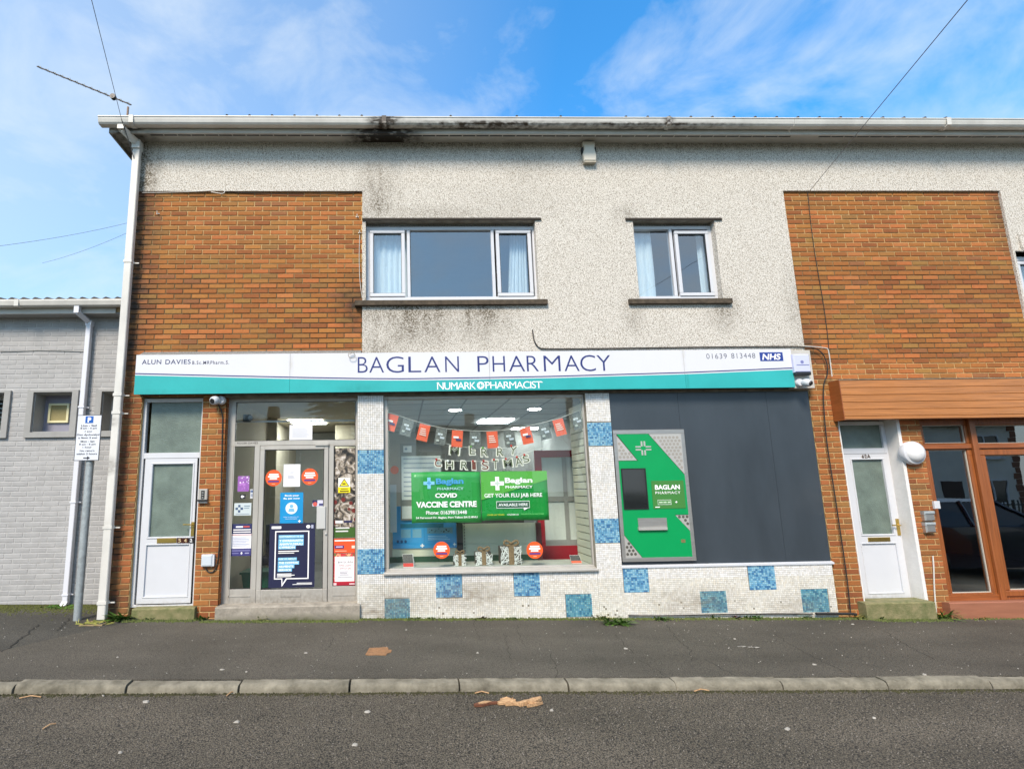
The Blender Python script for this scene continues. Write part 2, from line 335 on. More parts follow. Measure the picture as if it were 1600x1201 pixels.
# ------------------------------------------------------------------ brickwork
BX, BZ, J = .225, .0694, .0125
def course_layout(x0, x1, z0, z1, holes=(), xo=0., zo=0.):
    out_ = []; r = math.floor((z0-zo)/BZ)
    while zo+r*BZ < z1-.01:
        a, b = zo+r*BZ+J/2, zo+(r+1)*BZ-J/2; a2, b2 = max(a, z0), min(b, z1); r += 1
        if b2-a2 < .02: continue
        k = math.floor((x0-xo)/BX)-1; sh = (r % 2)*BX/2
        while xo+sh+k*BX < x1:
            p, q = xo+sh+k*BX+J/2, xo+sh+(k+1)*BX-J/2; k += 1
            segs = [(max(p, x0), min(q, x1))]
            for hx0, hx1, hz0, hz1 in holes:
                if b2 > hz0+.01 and a2 < hz1-.01:
                    ns = []
                    for u_, v_ in segs:
                        if v_ <= hx0 or u_ >= hx1: ns.append((u_, v_))
                        else:
                            if u_ < hx0: ns.append((u_, hx0))
                            if v_ > hx1: ns.append((hx1, v_))
                    segs = ns
            for u_, v_ in segs:
                if v_-u_ > .025: out_.append((u_, v_, a2, b2))
    return out_
def unit_brick():
    mb = MB(); mb.cbox(-.1075, .1075, 0, .03, -.0297, .0297, .0035, (1,1,1)); return mb.mesh('brick')
UB = unit_brick()
def lay_bricks(rects, parent, material, tint_fn, me0=None, depth=.0, jit=.0015, limit=300, y=0.):
    random.shuffle(rects)
    def d2(r): return ((r[0]+r[1])/2)**2*.7+D*D+((r[2]+r[3])/2-ZC)**2-(r[1]-r[0])*90
    rects.sort(key=d2); me = me0.copy(); me.materials.append(material)
    off = OFF[parent.name]; rest = MB()
    for i, (a, b, c, d) in enumerate(rects):
        t = tint_fn((a+b)/2, (c+d)/2); yy = y+random.uniform(-jit, jit)
        if i < limit:
            o = bpy.data.objects.new('brick', me); C.objects.link(o); o.parent = parent
            o.location = ((a+b)/2-off[0], yy-off[1], (c+d)/2-off[2]); o.scale = ((b-a)/.215, 1, (d-c)/.0594); o.color = (*t, 1)
        else: rest.cbox(a, b, yy, y+.03, c, d, .0035, t)
    if rest.v:
        o = obj('brickwork', rest, material, parent, kind='stuff'); o.color = (1,1,1,1)
pal = [(0.372, 0.136, 0.027), (0.326, 0.11, 0.023), (0.4, 0.163, 0.034), (0.288, 0.092, 0.022), (0.428, 0.145, 0.036), (0.344, 0.15, 0.035), (0.316, 0.123, 0.026), (0.363, 0.128, 0.026)]
odd = [(0.465, 0.145, 0.036), (0.279, 0.132, 0.034), (0.465, 0.167, 0.046), (0.279, 0.106, 0.035), (0.335, 0.167, 0.038)]
def brick_tint(x, z):
    c = random.choice(odd) if random.random() < (.22 if 3.2 < z < 4.7 else .08) else random.choice(pal)
    k = random.uniform(.92, 1.08)
    if z < 2.8: k *= .95; c = (c[0], c[1]*.96, c[2]*1.15)
    return tuple(min(1, v*k) for v in c)
def grey_tint(x, z):
    k = random.uniform(.93, 1.05); return (k, k, k)
def walls(mb, x0, x1, z0, z1, y0, y1, holes=()):
    xs = sorted({x0, x1, *[h[i] for h in holes for i in (0, 1) if x0 < h[i] < x1]}); zs = sorted({z0, z1, *[h[i] for h in holes for i in (2, 3) if z0 < h[i] < z1]})
    for i in range(len(xs)-1):
        for j in range(len(zs)-1):
            cx_, cz_ = (xs[i]+xs[i+1])/2, (zs[j]+zs[j+1])/2
            if any(h[0] < cx_ < h[1] and h[2] < cz_ < h[3] for h in holes): continue
            mb.box(xs[i], xs[i+1], y0, y1, zs[j], zs[j+1])
    return mb
def pane(name, rect, y, m, parent, t=.008):
    return obj(name, MB().box(rect[0], rect[1], y, y+t, rect[2], rect[3]), m, parent)
def grow(r, d): return (r[0]-d, r[1]+d, r[2]-d, r[3]+d)
#@@SETTING
# ================================================================== SETTING
def sloped(name, x0, x1, y0, y1, dz, m, th=.0, nx=1):
    mb = MB(); b = dz-th
    mb.add([(x0,y0,G(x0,dz)),(x1,y0,G(x1,dz)),(x1,y1,G(x1,dz)),(x0,y1,G(x0,dz)),(x0,y0,G(x0,b)),(x1,y0,G(x1,b)),(x1,y1,G(x1,b)),(x0,y1,G(x0,b))],
           [(0,1,2,3),(7,6,5,4),(0,4,5,1),(1,5,6,2),(2,6,7,3),(3,7,4,0)])
    return obj(name, mb, m, None, 'structure')
M_earth = mat('rough_grass_ground', (.05, .075, .025), .95, noise=.5, nscale=.6)
sloped('ground', -300, 300, -300, 300, -.16, M_earth, .02)
KY = -2.19; KW = .115
road = sloped('road', -80, 80, -9.2, KY+.02, RD, M_road, .06)
sloped('pavement', -80, 80, KY+KW-.005, 1.2, 0, M_pave_old, .15)
# the newer strip of tarmac in front of the shops, with its slanting western edge
p = [GP(0, 1040), GP(135, 990)]
xa, ya = p[1].x, p[1].y
poly = [(-3.0, -.02), (-3.45, -.50), (-3.72, -1.0), (-4.05, -1.6), (-4.30, KY+KW), (60, KY+KW), (60, -.02)]
mb = MB(); n_ = len(poly); mb.add([(x, y, G(x, .005)) for x, y in poly]+[(x, y, G(x, -.02)) for x, y in poly], [tuple(range(n_)), *[(i, i+n_, (i+1) % n_+n_, (i+1) % n_) for i in range(n_)]])
obj('pavement_resurfacing', mb, M_pave, None, 'structure')
# kerb: each stone its own object, bullnosed
kerb = bpy.data.objects.new('kerb', None); C.objects.link(kerb); kerb['kind'] = 'structure'; kerb.location = (0, KY, G(0)); OFF[kerb.name] = (0, KY, G(0))
xk = -5.77
while xk < 9:
    Lk = .888; h = random.uniform(-.006, .006); g_ = random.uniform(.005, .011); yj = random.uniform(-.009, .009); tw = random.uniform(-.0012, .0012)
    prof = [(0, -.12), (0, -.045), (.006, -.022), (.018, -.007), (.034, 0), (KW, .004), (KW, -.12)]
    mb = MB(); nseg = 14; n_ = len(prof); vs = []; fs = []
    for k in range(nseg+1):
        x = xk+g_+(Lk-2*g_)*k/nseg
        for y, z in prof: vs.append((x, KY+y+yj+tw*k+random.uniform(-.003, .003), G(x, z+h)+random.uniform(-.0025, .0025)))
    for k in range(nseg):
        for i in range(n_): fs.append((k*n_+i, (k+1)*n_+i, (k+1)*n_+(i+1) % n_, k*n_+(i+1) % n_))
    fs += [tuple(range(n_)), tuple(reversed(range(nseg*n_, (nseg+1)*n_)))]
    mb.add(vs, fs); obj('kerb_stone', mb, M_kerb, kerb, smooth=True); xk += Lk

# ================================================================== PHARMACY BUILDING
XL = -3.575; XB = X(1226, 310, -.03); XB2 = X(1255, 535, -.03); XB = (XB+XB2)/2
XP1 = X(566, 420, -.03)                       # edge of upper brick panel
ZT = Z(400, 298.5, -.03); ZE = 6.361          # underside of render band; soffit
RY = -.03
pb = thing('pharmacy_building', 'two storey pharmacy with pebbledash render, brick panel and mosaic tiled shopfront', 'building', (XL, 0, G(XL)))
# windows upstairs
big = PR(571.5, 353, 840, 469, .07); zl = Z(700, 343, RY); zs_ = Z(700, 469.3, RY)
small = PR(990, 353, 1120, 468, .07)
bo = (X(571.5, 412, RY), X(839.5, 412, RY), zs_, zl); zl2 = Z(1050, 343.5, RY); zs2 = Z(1060, 468, RY)
so_ = (X(994.5, 412, RY), X(1123.5, 412, RY), zs2, zl2)
mb = MB(); walls(mb, XL, XB, ZT, ZE+.05, RY, .25, (bo, so_)); walls(mb, XP1, XB, 3.10, ZT, RY, .25, (bo, so_))
rw = obj('rendered_wall', mb, M_dash, pb)
zc_ = Z(700, 500, RY)
def f_stain(t):
    g, s = pos(t); lst = [(XL, 6.0, .40, .6, 2.0), (XL, 5.72, .35, .25, 2.4), (X(640,500,RY), zs_-.2, 1.0, .60, 1.3), (X(750,490,RY), zs_-.2, .6, .5, 1.2), (X(590,500,RY), 3.3, .35, .5, .9), (X(590,290,RY), 5.5, .40, .8, .95),
        (X(1130,480,RY), zs2-.15, .3, .4, .8), (X(990,480,RY), zs2-.2, .2, .4, .7), (X(1245,470,RY), 3.9, .25, .7, .6), (X(1240,530,RY), 3.25, .5, .3, .7), (X(560,490,RY), zs_-.1, .18, .4, .8), (X(700,335,RY), zl+.1, 1.4, .16, .6), (X(980,335,RY), zl2+.08, .3, .2, .6),
        (X(700,222,RY), 6.36, 2.6, .26, .9), (X(1100,222,RY), 6.36, 3.2, .2, .8), (X(820,230,RY), 6.1, .5, .5, .4), (X(800,300,RY), 5.45, 1.0, .4, .25), (X(1010,540,RY), 3.2, 1.2, .3, .35)]
    acc = None
    for b_ in lst:
        v = blob(t, s, *b_); acc = v if acc is None else mth(t, 'MAXIMUM', acc, v)
    n = noise(t, 5, (2, 2, .9), lo=.25, hi=.7); n9 = noise(t, 55, lo=.38, hi=.58)
    return mth(t, 'MULTIPLY', mth(t, 'MULTIPLY', acc, mth(t, 'MULTIPLY_ADD', n, 1.1, .25)), mth(t, 'MULTIPLY_ADD', n9, -.75, 1.0), clamp=True)
stain_mix(M_dash, f_stain, (.12, .10, .07))
stain_mix(M_brick, blobs([(XL, 5.2, .42, 1.0, 1.15), (XL, 4.2, .42, 1.4, 1.15), (XL, 3.3, .35, 1.2, 1.1), (X(555,480), 4.0, .35, .5, .9), (XL, 1.5, .30, 1.7, .9), (XL+.05, .3, .4, .5, .9), (X(1260,545), 3.3, .25, .6, .7), (X(1575,350), 5.3, .3, 1.0, .9), (X(1290,940), .1, .5, .3, .6)], 7, (1, 1, 1.6)), (.045, .03, .02))
# mortar backing
zsg = 3.25
mb = MB(); walls(mb, XL, XP1, 2.79, ZT, .008, .25)
dl = X(211, 790, .0); dr = X(309, 790, .0)    # left door opening
s0 = X(347, 790, .0)                           # pier 2 right corner
mb.box(XL, dl, .008, .25, -.15, 2.789); mb.box(dr, s0-.008, .008, .25, -.15, 2.789)
mb.box(XL+.008, XL+.25, .26, 8, -.15, 6.3)      # gable wall, plain
obj('mortar_bed', mb, M_mortar, pb)
rects = course_layout(XL, XP1, 2.79, ZT-.004, (), XL+.02, ZT) + course_layout(XL, dl-.002, -.05, 2.79, (), XL-.08, 0) + course_layout(dr+.003, s0, -.02, 2.79, (), dr-.03, 0)
lay_bricks(rects, pb, M_brick, brick_tint, UB)
mb = MB()                                        # the return of the pier beside the shopfront
for k in range(-1, 40):
    z = k*BZ
    if z > 2.76: break
    mb.add([(s0, .004, z+.005), (s0, .105, z+.005), (s0, .105, z+BZ-.005), (s0, .004, z+BZ-.005), (s0-.012, .004, z+.005), (s0-.012, .105, z+.005), (s0-.012, .105, z+BZ-.005), (s0-.012, .004, z+BZ-.005)],
           [(0,1,2,3),(4,0,3,7),(3,2,6,7),(4,5,1,0)], brick_tint(0, 1))
o = obj('pier_return_brickwork', mb, M_brick, pb, kind='stuff'); o.color = (1.1, 1.1, 1.0, 1)
# gable side + rear shell of the building so rooms stay dark
mb = MB(); mb.box(XL+.27, 12, 8, 8.2, -.2, 6.3); mb.box(XL+.27, 12, .27, 8, 6.2, 6.3); mb.box(XL+.27, 12, .27, 8, 3.0, 3.1)
mb.box(XL+.27, 12, .27, 8, -.3, .02); obj('inner_shell', mb, M_dark_int, pb)
# ---- eaves: soffit, fascia, vent strip, gutter
FY = -.27; zf = Z(400, 207, FY)                # fascia face and its foot
def eaves(x0, x1, parent, xg0, joints, vents):
    obj('soffit_board', MB().box(x0, x1, FY+.02, .05, ZE-.003, ZE+.012), M_cream, parent)
    obj('fascia_board', MB().profile([(FY, zf-.02), (FY-.008, zf-.012), (FY-.008, zf+.05), (FY, zf+.06), (FY, zf+.20), (FY+.02, zf+.2), (FY+.02, zf-.02)], x0, x1), M_cream, parent)
    mb = MB(); x = x0+.5
    while x < min(x1, 9.5):
        mb.box(x, x+.17, FY+.062, FY+.105, ZE-.0045, ZE-.0025); x += .185
    obj('eaves_vents', mb, M_black, parent)
    zt, zb = Z(600, 182.5, -.40), Z(600, 193, -.40); gy = -.40
    prof = [(gy-.01, zt), (gy-.012, zt-.012), (gy-.004, zt-.014), (gy, zt-.04), (gy+.012, zb+.02), (gy+.03, zb), (FY-.03, zb), (FY-.009, zb+.01), (FY-.009, zt), (FY-.013, zt), (FY-.013, zb+.014), (FY-.03, zb+.004), (gy+.03, zb+.004), (gy+.016, zb+.02), (gy+.003, zt)]
    g = obj('gutter', MB().profile(prof, xg0, x1), M_pipe, parent)
    for jx in joints:
        mb = MB(); mb.profile([(gy-.018, zt+.006), (gy-.012, zb+.0), (gy+.02, zb-.012), (FY-.03, zb-.012), (FY-.005, zb+.0), (FY-.005, zb+.006), (gy+.022, zb-.004), (gy-.006, zb+.012), (gy-.011, zt+.006)], jx-.03, jx+.03)
        j = obj('gutter_bracket', mb, M_pipe, parent)
XG = X(153, 183, -.40); XF = X(171, 203, FY)
stain_mix(M_cream, blobs([(X(600,205,FY), zf+.03, .62, .13, 2.2), (X(640,205,FY), zf+.08, .5, .08, 1.2), (XG+.3, zf, .5, .3, .9)], 12, (1, 1, 2)), (.03, .022, .015))
stain_mix(M_pipe, blobs([(X(600,190,-.4), 6.43, .30, .14, 1.8), (X(760,190,-.4), 6.39, 1.6, .05, 1.4), (X(1045,190,-.4), 6.42, .12, .12, 1.2), (X(1000,190,-.4), 6.39, 2.2, .035, 1.2), (XL-.1, 1.9, .25, .15, .8), (XL-.1, 2.45, .2, .1, .7), (XL-.2, .7, .2, .6, .35)], 14, (1, 1, 2)), (.05, .035, .022))
eaves(XF, XB-.002, pb, XG, [X(205,187,-.4), X(600,187,-.4), X(1045,187,-.4)], 1)
# gable end of the eaves box, soffit turned round the corner
mb = MB(); mb.add([(XF,FY,zf-.02),(XF,FY,zf+.16),(XF,.6,zf+.16),(XF,.6,ZE-.02),(XL+.02,FY+.02,zf-.02),(XF+.02,FY,zf+.16)], [(0,3,2,1)])
mb.box(XF, XF+.02, FY+.022, 8, zf-.02, zf+.2); obj('bargeboard', mb, M_cream, pb)
obj('verge_soffit', MB().box(XF+.02, XL+.02, .052, 8, ZE-.002, ZE+.013), M_cream, pb)
mb = MB()
zr = zf+.20
for sgn in (1,):
    mb.add([(XF-.02,FY-.05,zr),(12.2,FY-.05,zr),(12.2,4.2,zr+1.75),(XF-.02,4.2,zr+1.75),(12.2,8.4,zr),(XF-.02,8.4,zr),(XF-.02,FY-.05,zr-.03),(12.2,FY-.05,zr-.03),(12.2,8.4,zr-.03),(XF-.02,8.4,zr-.03)],
           [(0,1,2,3),(3,2,4,5),(0,3,5,9,6),(1,7,8,4,2),(0,6,7,1),(6,9,8,7)])
rf = obj('roof', mb, M_rooft, pb)
mb = MB()
for k in range(34):
    x = X(355, 182, -.33)+k*.30
    if k in (7,8,9,11,12,14,16,17): continue
    mb.tube([(x, -.345, Z(600,181.2,-.345)-.004), (x, .05, zr+.11)], .02, 6)
obj('roof_tile_edges', mb, M_rooft, rf)
# ---- main downpipe with swan neck and clips
dp = MB(); yd = -.10; xt = X(214.5, 240, yd)-0.0; xb_ = X(162, 950, yd); xd = (xt+xb_)/2; hw = .048; zt_ = Z(215, 229, yd); zb_ = G(xd)+.02
dp.box(xd-hw, xd+hw, yd-hw, yd+.02, zb_, zt_)
pipe = obj('downpipe', dp, M_pipe, pb)
pipe.modifiers.new('bevel', 'BEVEL').width = .008
zg = Z(190, 193, -.33); xg = X(191, 197, -.33)
mb = MB()
def sq(mb, p0, p1, h):
    a, b = Vector(p0), Vector(p1); d = (b-a).normalized(); e = Vector((0,1,0)); e = (e-d*e.dot(d)).normalized(); f = d.cross(e)
    vs = [q+h*(i*e+j*f) for q in (a, b) for i, j in ((-1,-1),(1,-1),(1,1),(-1,1))]
    mb.add(vs, [(0,1,2,3),(7,6,5,4),(0,4,5,1),(1,5,6,2),(2,6,7,3),(3,7,4,0)])
sq(mb, (xg, -.33, zg+.01), (xg, -.33, zg-.10), .042); sq(mb, (xg, -.33, zg-.08), (xd, yd-.015, zt_+.03), .042); sq(mb, (xd, yd-.014, zt_+.06), (xd, yd-.014, zt_-.06), .053)
obj('swan_neck', mb, M_pipe, pb)
for py in (410, 617, 645, 823, 940):
    z = Z(190, py, yd); mb = MB(); mb.box(xd-hw-.006, xd+hw+.006, yd-hw-.006, yd+.02, z-.018, z+.018); mb.box(xd+hw, xd+hw+.07, yd+.012, yd+.024, z-.012, z+.002)
    obj('pipe_clip', mb, M_pipe, pb)
mb = MB(); dr_x = GP(163, 972).x
# ---- upstairs windows
def window_unit(parent, fr, fw, mull, panes, y, casements, m=M_white, gm=None):
    """fr outer rect; mull = mullion x-centres and half width; casements flagged"""
    f = MB(); f.ring(fr, (fr[0]+fw, fr[1]-fw, fr[2]+fw, fr[3]-fw), y, y+.07)
    for mx_ in mull: f.box(mx_-fw*.42, mx_+fw*.42, y+.002, y+.07, fr[2]+fw, fr[3]-fw)
    wo = obj('window', f, m, parent); wo.modifiers.new('bevel', 'BEVEL').width = .004
    for r, cs in zip(panes, casements):
        if cs:
            o_ = grow(r, .048); c_ = obj('casement', MB().ring(o_, r, y-.014, y+.04), m, wo); c_.modifiers.new('bevel', 'BEVEL').width = .006
            obj('gasket', MB().ring(grow(r, .0), grow(r, -.006), y+.0, y+.02), M_black, wo)
        obj('pane', MB().box(r[0], r[1], y+.022, y+.030, r[2], r[3]), gm or M_glass_up, wo)
    return wo
def sill(parent, px0, px1, y0, y1, m=M_concdark):
    a = X(px0, (y0+y1)/2, RY-.05); b = X(px1, (y0+y1)/2, RY-.05); zt2 = Z((px0+px1)/2, y0, RY); zb2 = Z((px0+px1)/2, y1, RY-.05)
    return obj('window_sill', MB().profile([(RY-.05, zb2), (RY-.05, zt2-.01), (RY-.044, zt2-.004), (.09, zt2+.004), (.09, zb2)], a, b), m, parent)
def lintel(parent, px0, px1, py, ztop):
    a = X(px0, py, RY); b = X(px1, py, RY); z = Z((px0+px1)/2, py, RY)
    obj('drip_bead', MB().profile([(RY-.002, z+.03), (RY-.022, z+.006), (RY-.022, z-.010), (RY-.01, z-.010), (RY+.0, z)], a, b), mat('soot_black_drip', (.03,.024,.018), .9), parent)
    obj('lintel', MB().box(a+.04, b-.04, RY+.004, .08, z-.004, z+.03), M_conc, parent)
yw = .065
sill(pb, 554, 856, 469.5, 475.5); lintel(pb, 566, 845, 343.5, 0)
r1, r2, r3 = PR(583.5, 365, 627.5, 458.5, yw), PR(642, 362, 768.5, 464.5, yw), PR(781.5, 365, 826, 457.8, yw)
fr = PR(571, 354, 839.5, 469, yw); fr = (fr[0]+.01, fr[1], fr[2], fr[3])
m1, m2 = X(637.5, 412, yw)+.01, X(771.5, 412, yw)-.005
wo = window_unit(pb, fr, .05, [m1, m2], [r1, r2, r3], yw, [1, 0, 1])
def curtain(parent, x0, x1, z0, z1, y, folds, amp, m=M_curt, name='curtain', lean=0.):
    mb = MB(); n = folds*8; vs = []; fs = []
    for i in range(n+1):
        u = i/n; ph = u*folds*2*math.pi+math.sin(u*9)*.9; yy = y+amp*math.sin(ph)+random.uniform(-.002, .002)
        x = x0+(x1-x0)*u
        for k in range(5):
            q = k/4; vs.append((x+lean*q*(1-u)+.004*math.sin(ph+q*2), yy*(1)+.006*math.sin(q*3+ph*.5), z0+(z1-z0)*q))
    for i in range(n):
        for k in range(4): a = i*5+k; fs.append((a, a+5, a+6, a+1))
    mb.add(vs, fs); return obj(name, mb, m, parent, smooth=True)
curtain(wo, r1[0]-.1, r1[1]+.12, r1[2]-.1, r1[3]+.1, yw+.16, 7, .014)
curtain(wo, r3[0]+.12, r3[1]+.02, r3[2]-.1, r3[3]+.1, yw+.18, 6, .022, lean=.07)
sill(pb, 984, 1145, 467.5, 473.5); lintel(pb, 977, 1127, 343.5, 0)
q1, q2 = PR(995, 363, 1049, 463.5, yw), PR(1063, 366, 1106, 457.5, yw)
fr2 = PR(991.5, 353, 1116.5, 468, yw)
wo2 = window_unit(pb, (fr2[0]-.02, fr2[1]+.0, fr2[2], fr2[3]), .05, [X(1052.5, 412, yw)], [(q1[0], q1[1], q1[2], q1[3]), q2], yw, [0, 1])
curtain(wo2, q1[0]-.05, q1[0]+.30, q1[2]-.1, q1[3]+.1, yw+.14, 3, .012)
curtain(wo2, q2[1]-.04, q2[1]+.22, q2[2]-.1, q2[3]+.1, yw+.16, 3, .014)
# rooms upstairs (dark walls) so the panes look into depth
for a, b in ((XP1-.6, X(860, 412)), (X(960, 412), X(1160, 412))):
    mb = MB(); mb.add([(a,.26,3.4),(b,.26,3.4),(b,2.8,3.4),(a,2.8,3.4),(a,.26,5.6),(b,.26,5.6),(b,2.8,5.6),(a,2.8,5.6)], [(0,1,2,3),(4,7,6,5),(2,6,7,3),(0,3,7,4),(1,5,6,2)])
    obj('upstairs_room', mb, M_greyint, pb)
# ---- left upvc door
def upvc_door(parent, y, frame, tr, leaf, glz, pnl, hinge_right=False):
    f = MB(); t0 = tr
    f.ring(frame, (frame[0]+.05, frame[1]-.05, frame[2]+.03, frame[3]-.05), y, y+.07)
    f.box(frame[0]+.05, frame[1]-.05, y+.002, y+.07, leaf[3], t0[2])
    d = obj('door', f, M_white, parent); d.modifiers.new('bevel', 'BEVEL').width = .004
    obj('transom_pane', MB().box(t0[0], t0[1], y+.03, y+.04, t0[2], t0[3]), M_frost, d)
    lf = MB(); g_ = grow(glz, 0)
    holes = (g_, pnl); walls(lf, leaf[0], leaf[1], leaf[2], leaf[3], y-.012, y+.05, holes)
    l = obj('door_leaf', lf, M_white, d)
    obj('glazing_bead', MB().ring(grow(g_, .022), g_, y-.020, y-.010), M_white, d).modifiers.new('bevel', 'BEVEL').width = .007
    obj('panel_bead', MB().ring(grow(pnl, .016), pnl, y-.018, y-.010), M_white, d).modifiers.new('bevel', 'BEVEL').width = .005
    obj('gap_shadow', MB().ring(grow(leaf, .006), leaf, y-.002, y+.01), M_black, d)
    obj('pane', MB().box(g_[0], g_[1], y+.012, y+.02, g_[2], g_[3]), M_frost, d)
    obj('lower_panel', MB().box(pnl[0], pnl[1], y+.002, y+.02, pnl[2], pnl[3]), M_white, d)
    return d
yd1 = .055
fr = (dl-.01, dr+.02, Z(250, 948, yd1), Z(270, 622, yd1)); tr = PR(233.5, 628, 315.5, 707, yd1); tr = (tr[0], fr[1]-.05, tr[2], fr[3]-.05)
leaf = (X(222, 830, yd1)-.01, X(303.5, 830, yd1), Z(255, 942, yd1), Z(268, 716, yd1))
gl = (X(236.5, 780, yd1), X(299.5, 780, yd1), Z(265, 838, yd1), Z(270, 725, yd1)); pn = (X(227.5, 890, yd1), X(294, 890, yd1), Z(258, 931, yd1), Z(262, 851, yd1))
door1 = upvc_door(pb, yd1, fr, tr, leaf, gl, pn)
def lever(parent, px, p0, p1, pxl, pyl, y):
    a, b = X(px-2.4, (p0+p1)/2, y), X(px+2.4, (p0+p1)/2, y); mb = MB(); mb.box(a, b, y-.008, y, Z(px, p1, y), Z(px, p0, y))
    z = Z(px, pyl, y); xm = (a+b)/2; mb.tube([(xm, y, z), (xm, y-.045, z), (X(pxl, pyl, y-.045), y-.045, z+.004)], .008, 8)
    return obj('door_handle', mb, M_brass, parent, smooth=True)
lever(door1, 301, 815, 837, 286, 819, yd1-.012)
r = PR(245.5, 840, 276, 848, yd1-.012); mb = MB(); mb.cbox(r[0], r[1], yd1-.022, yd1-.012, r[2], r[3], .003); mb.box(r[0]+.015, r[1]-.015, yd1-.026, yd1-.02, r[2]+.012, r[3]-.012); obj('letter_plate', mb, M_brass, door1)
nt_ = thing('house_number_tiles', 'brown number tiles 54 a beside the brass letter plate on the left door', 'number plate', (X(276,844), yd1-.013, Z(276,848)))
for k, ch in enumerate('54a'):
    a = 276.5+k*9; r = PR(a, 839.5, a+8.6, 848.2, yd1-.018); obj('tile', MB().cbox(r[0], r[1], yd1-.02, yd1-.0125, r[2], r[3], .002), flat((70, 35, 22) if k < 2 else (35, 30, 32), .3), nt_)
    text(ch, r[0]+.018, r[1]-.018, r[2]+.012, r[3]-.012, yd1-.0215, flat((225, 205, 160) if k < 2 else (230, 230, 230)), nt_)
# steps
def step(parent, px0, px1, pyt, m, y0=-.16, label=None):
    a, b = X(px0, pyt, y0), X(px1, pyt, y0); zt3 = Z((px0+px1)/2, pyt, y0)
    mb = MB(); n = 10
    mb.profile([(y0, -.2), (y0, zt3-.012), (y0+.012, zt3), (.14, zt3+.004), (.14, -.2)], a, b); return obj('door_step', mb, m, parent)
step(pb, 206, 304, 950, M_moss_step, -.07)
step(pb, 336, 562, 946.5, M_conc, -.09)
# ---- aluminium shopfront with its door
ya_ = .11; af = MB(); zt4 = Z(460, 621, ya_); xa0 = X(352.5, 790, ya_)-.02; xa1 = X(557.5, 780, ya_)+.01; zb4 = Z(450, 948, ya_)
glt = (X(368, 657, ya_), X(555.5, 657, ya_), Z(460, 688, ya_), Z(460, 627, ya_))
gls = (X(361, 810, ya_), X(394.5, 810, ya_), Z(378, 920, ya_), Z(380, 697, ya_))
drr = (X(402.5, 820, ya_), X(513, 820, ya_), Z(455, 945, ya_), Z(460, 695, ya_))
glr = (X(520.5, 810, ya_), X(555.5, 810, ya_), Z(538, 915, ya_), Z(540, 696, ya_))
walls(af, xa0, xa1, zb4, zt4, ya_, ya_+.06, (glt, gls, drr, glr))
sf = obj('shopfront', af, M_alu, pb); sf.modifiers.new('bevel', 'BEVEL').width = .003
for q in ((xa0+.035, xa0+.045, zb4, zt4), (xa0+.10, xa0+.11, zb4, glt[2]), (gls[0], gls[1], Z(378,932,ya_), Z(378,930,ya_)), (glr[0], glr[1], Z(538,930,ya_), Z(538,927.5,ya_))): obj('frame_rib', MB().box(q[0], q[1], ya_-.006, ya_, q[2], q[3]), M_alu, sf)
for g_ in (glt, gls, glr):
    obj('pane', MB().box(g_[0], g_[1], ya_+.025, ya_+.033, g_[2], g_[3]), M_glass, sf)
    obj('gasket', MB().ring(g_, grow(g_, -.007), ya_+.005, ya_+.024), M_black, sf)
ad_ = MB(); gd = (X(411, 810, ya_), X(505.5, 810, ya_), Z(455, 920, ya_), Z(460, 702, ya_)); lf = grow(drr, -.006)
walls(ad_, lf[0], lf[1], lf[2], lf[3], ya_-.012, ya_+.04, (gd,))
sd_ = obj('shop_door', ad_, M_alu, pb); sd_.modifiers.new('bevel', 'BEVEL').width = .004
obj('pane', MB().box(gd[0], gd[1], ya_+.015, ya_+.023, gd[2], gd[3]), M_glass, sd_)
obj('gasket', MB().ring(gd, grow(gd, -.008), ya_-.004, ya_+.014), M_black, sd_)
obj('door_gap', MB().ring(grow(lf, .006), lf, ya_+.0, ya_+.01), M_black, sd_)
r = PR(438, 924, 470, 932, ya_-.012); obj('letter_plate', MB().ring(r, grow(r, -.008), ya_-.017, ya_-.012).box(r[0]+.01, r[1]-.01, ya_-.015, ya_-.0125, r[2]+.01, r[3]-.01), M_alu, sd_)
r = PR(494.5, 791, 508.5, 826, ya_-.03); obj('pull_plate', MB().cbox(r[0], r[1], ya_-.03, ya_-.012, r[2], r[3], .004), mat('satin_plate', (.62,.62,.60), .4, metal=.3), sd_)
obj('lock', MB().lathe(X(509.5, 834, ya_), Z(509.5, 834, ya_), [(.014, ya_-.012), (.012, ya_-.022), (.004, ya_-.024)], 12), M_steel, sd_)
obj('door_closer', MB().box(X(493,694,ya_), X(514,694,ya_), ya_-.03, ya_-.0, Z(503,696,ya_), Z(503,692.5,ya_)), M_alu, sf)
text('ROGER DAVIES', X(371, 691, ya_), X(403, 691, ya_), Z(387, 693.5, ya_), Z(387, 690.3, ya_), ya_-.002, flat((60, 50, 40)), sf, weight=.01, gap=1.1)
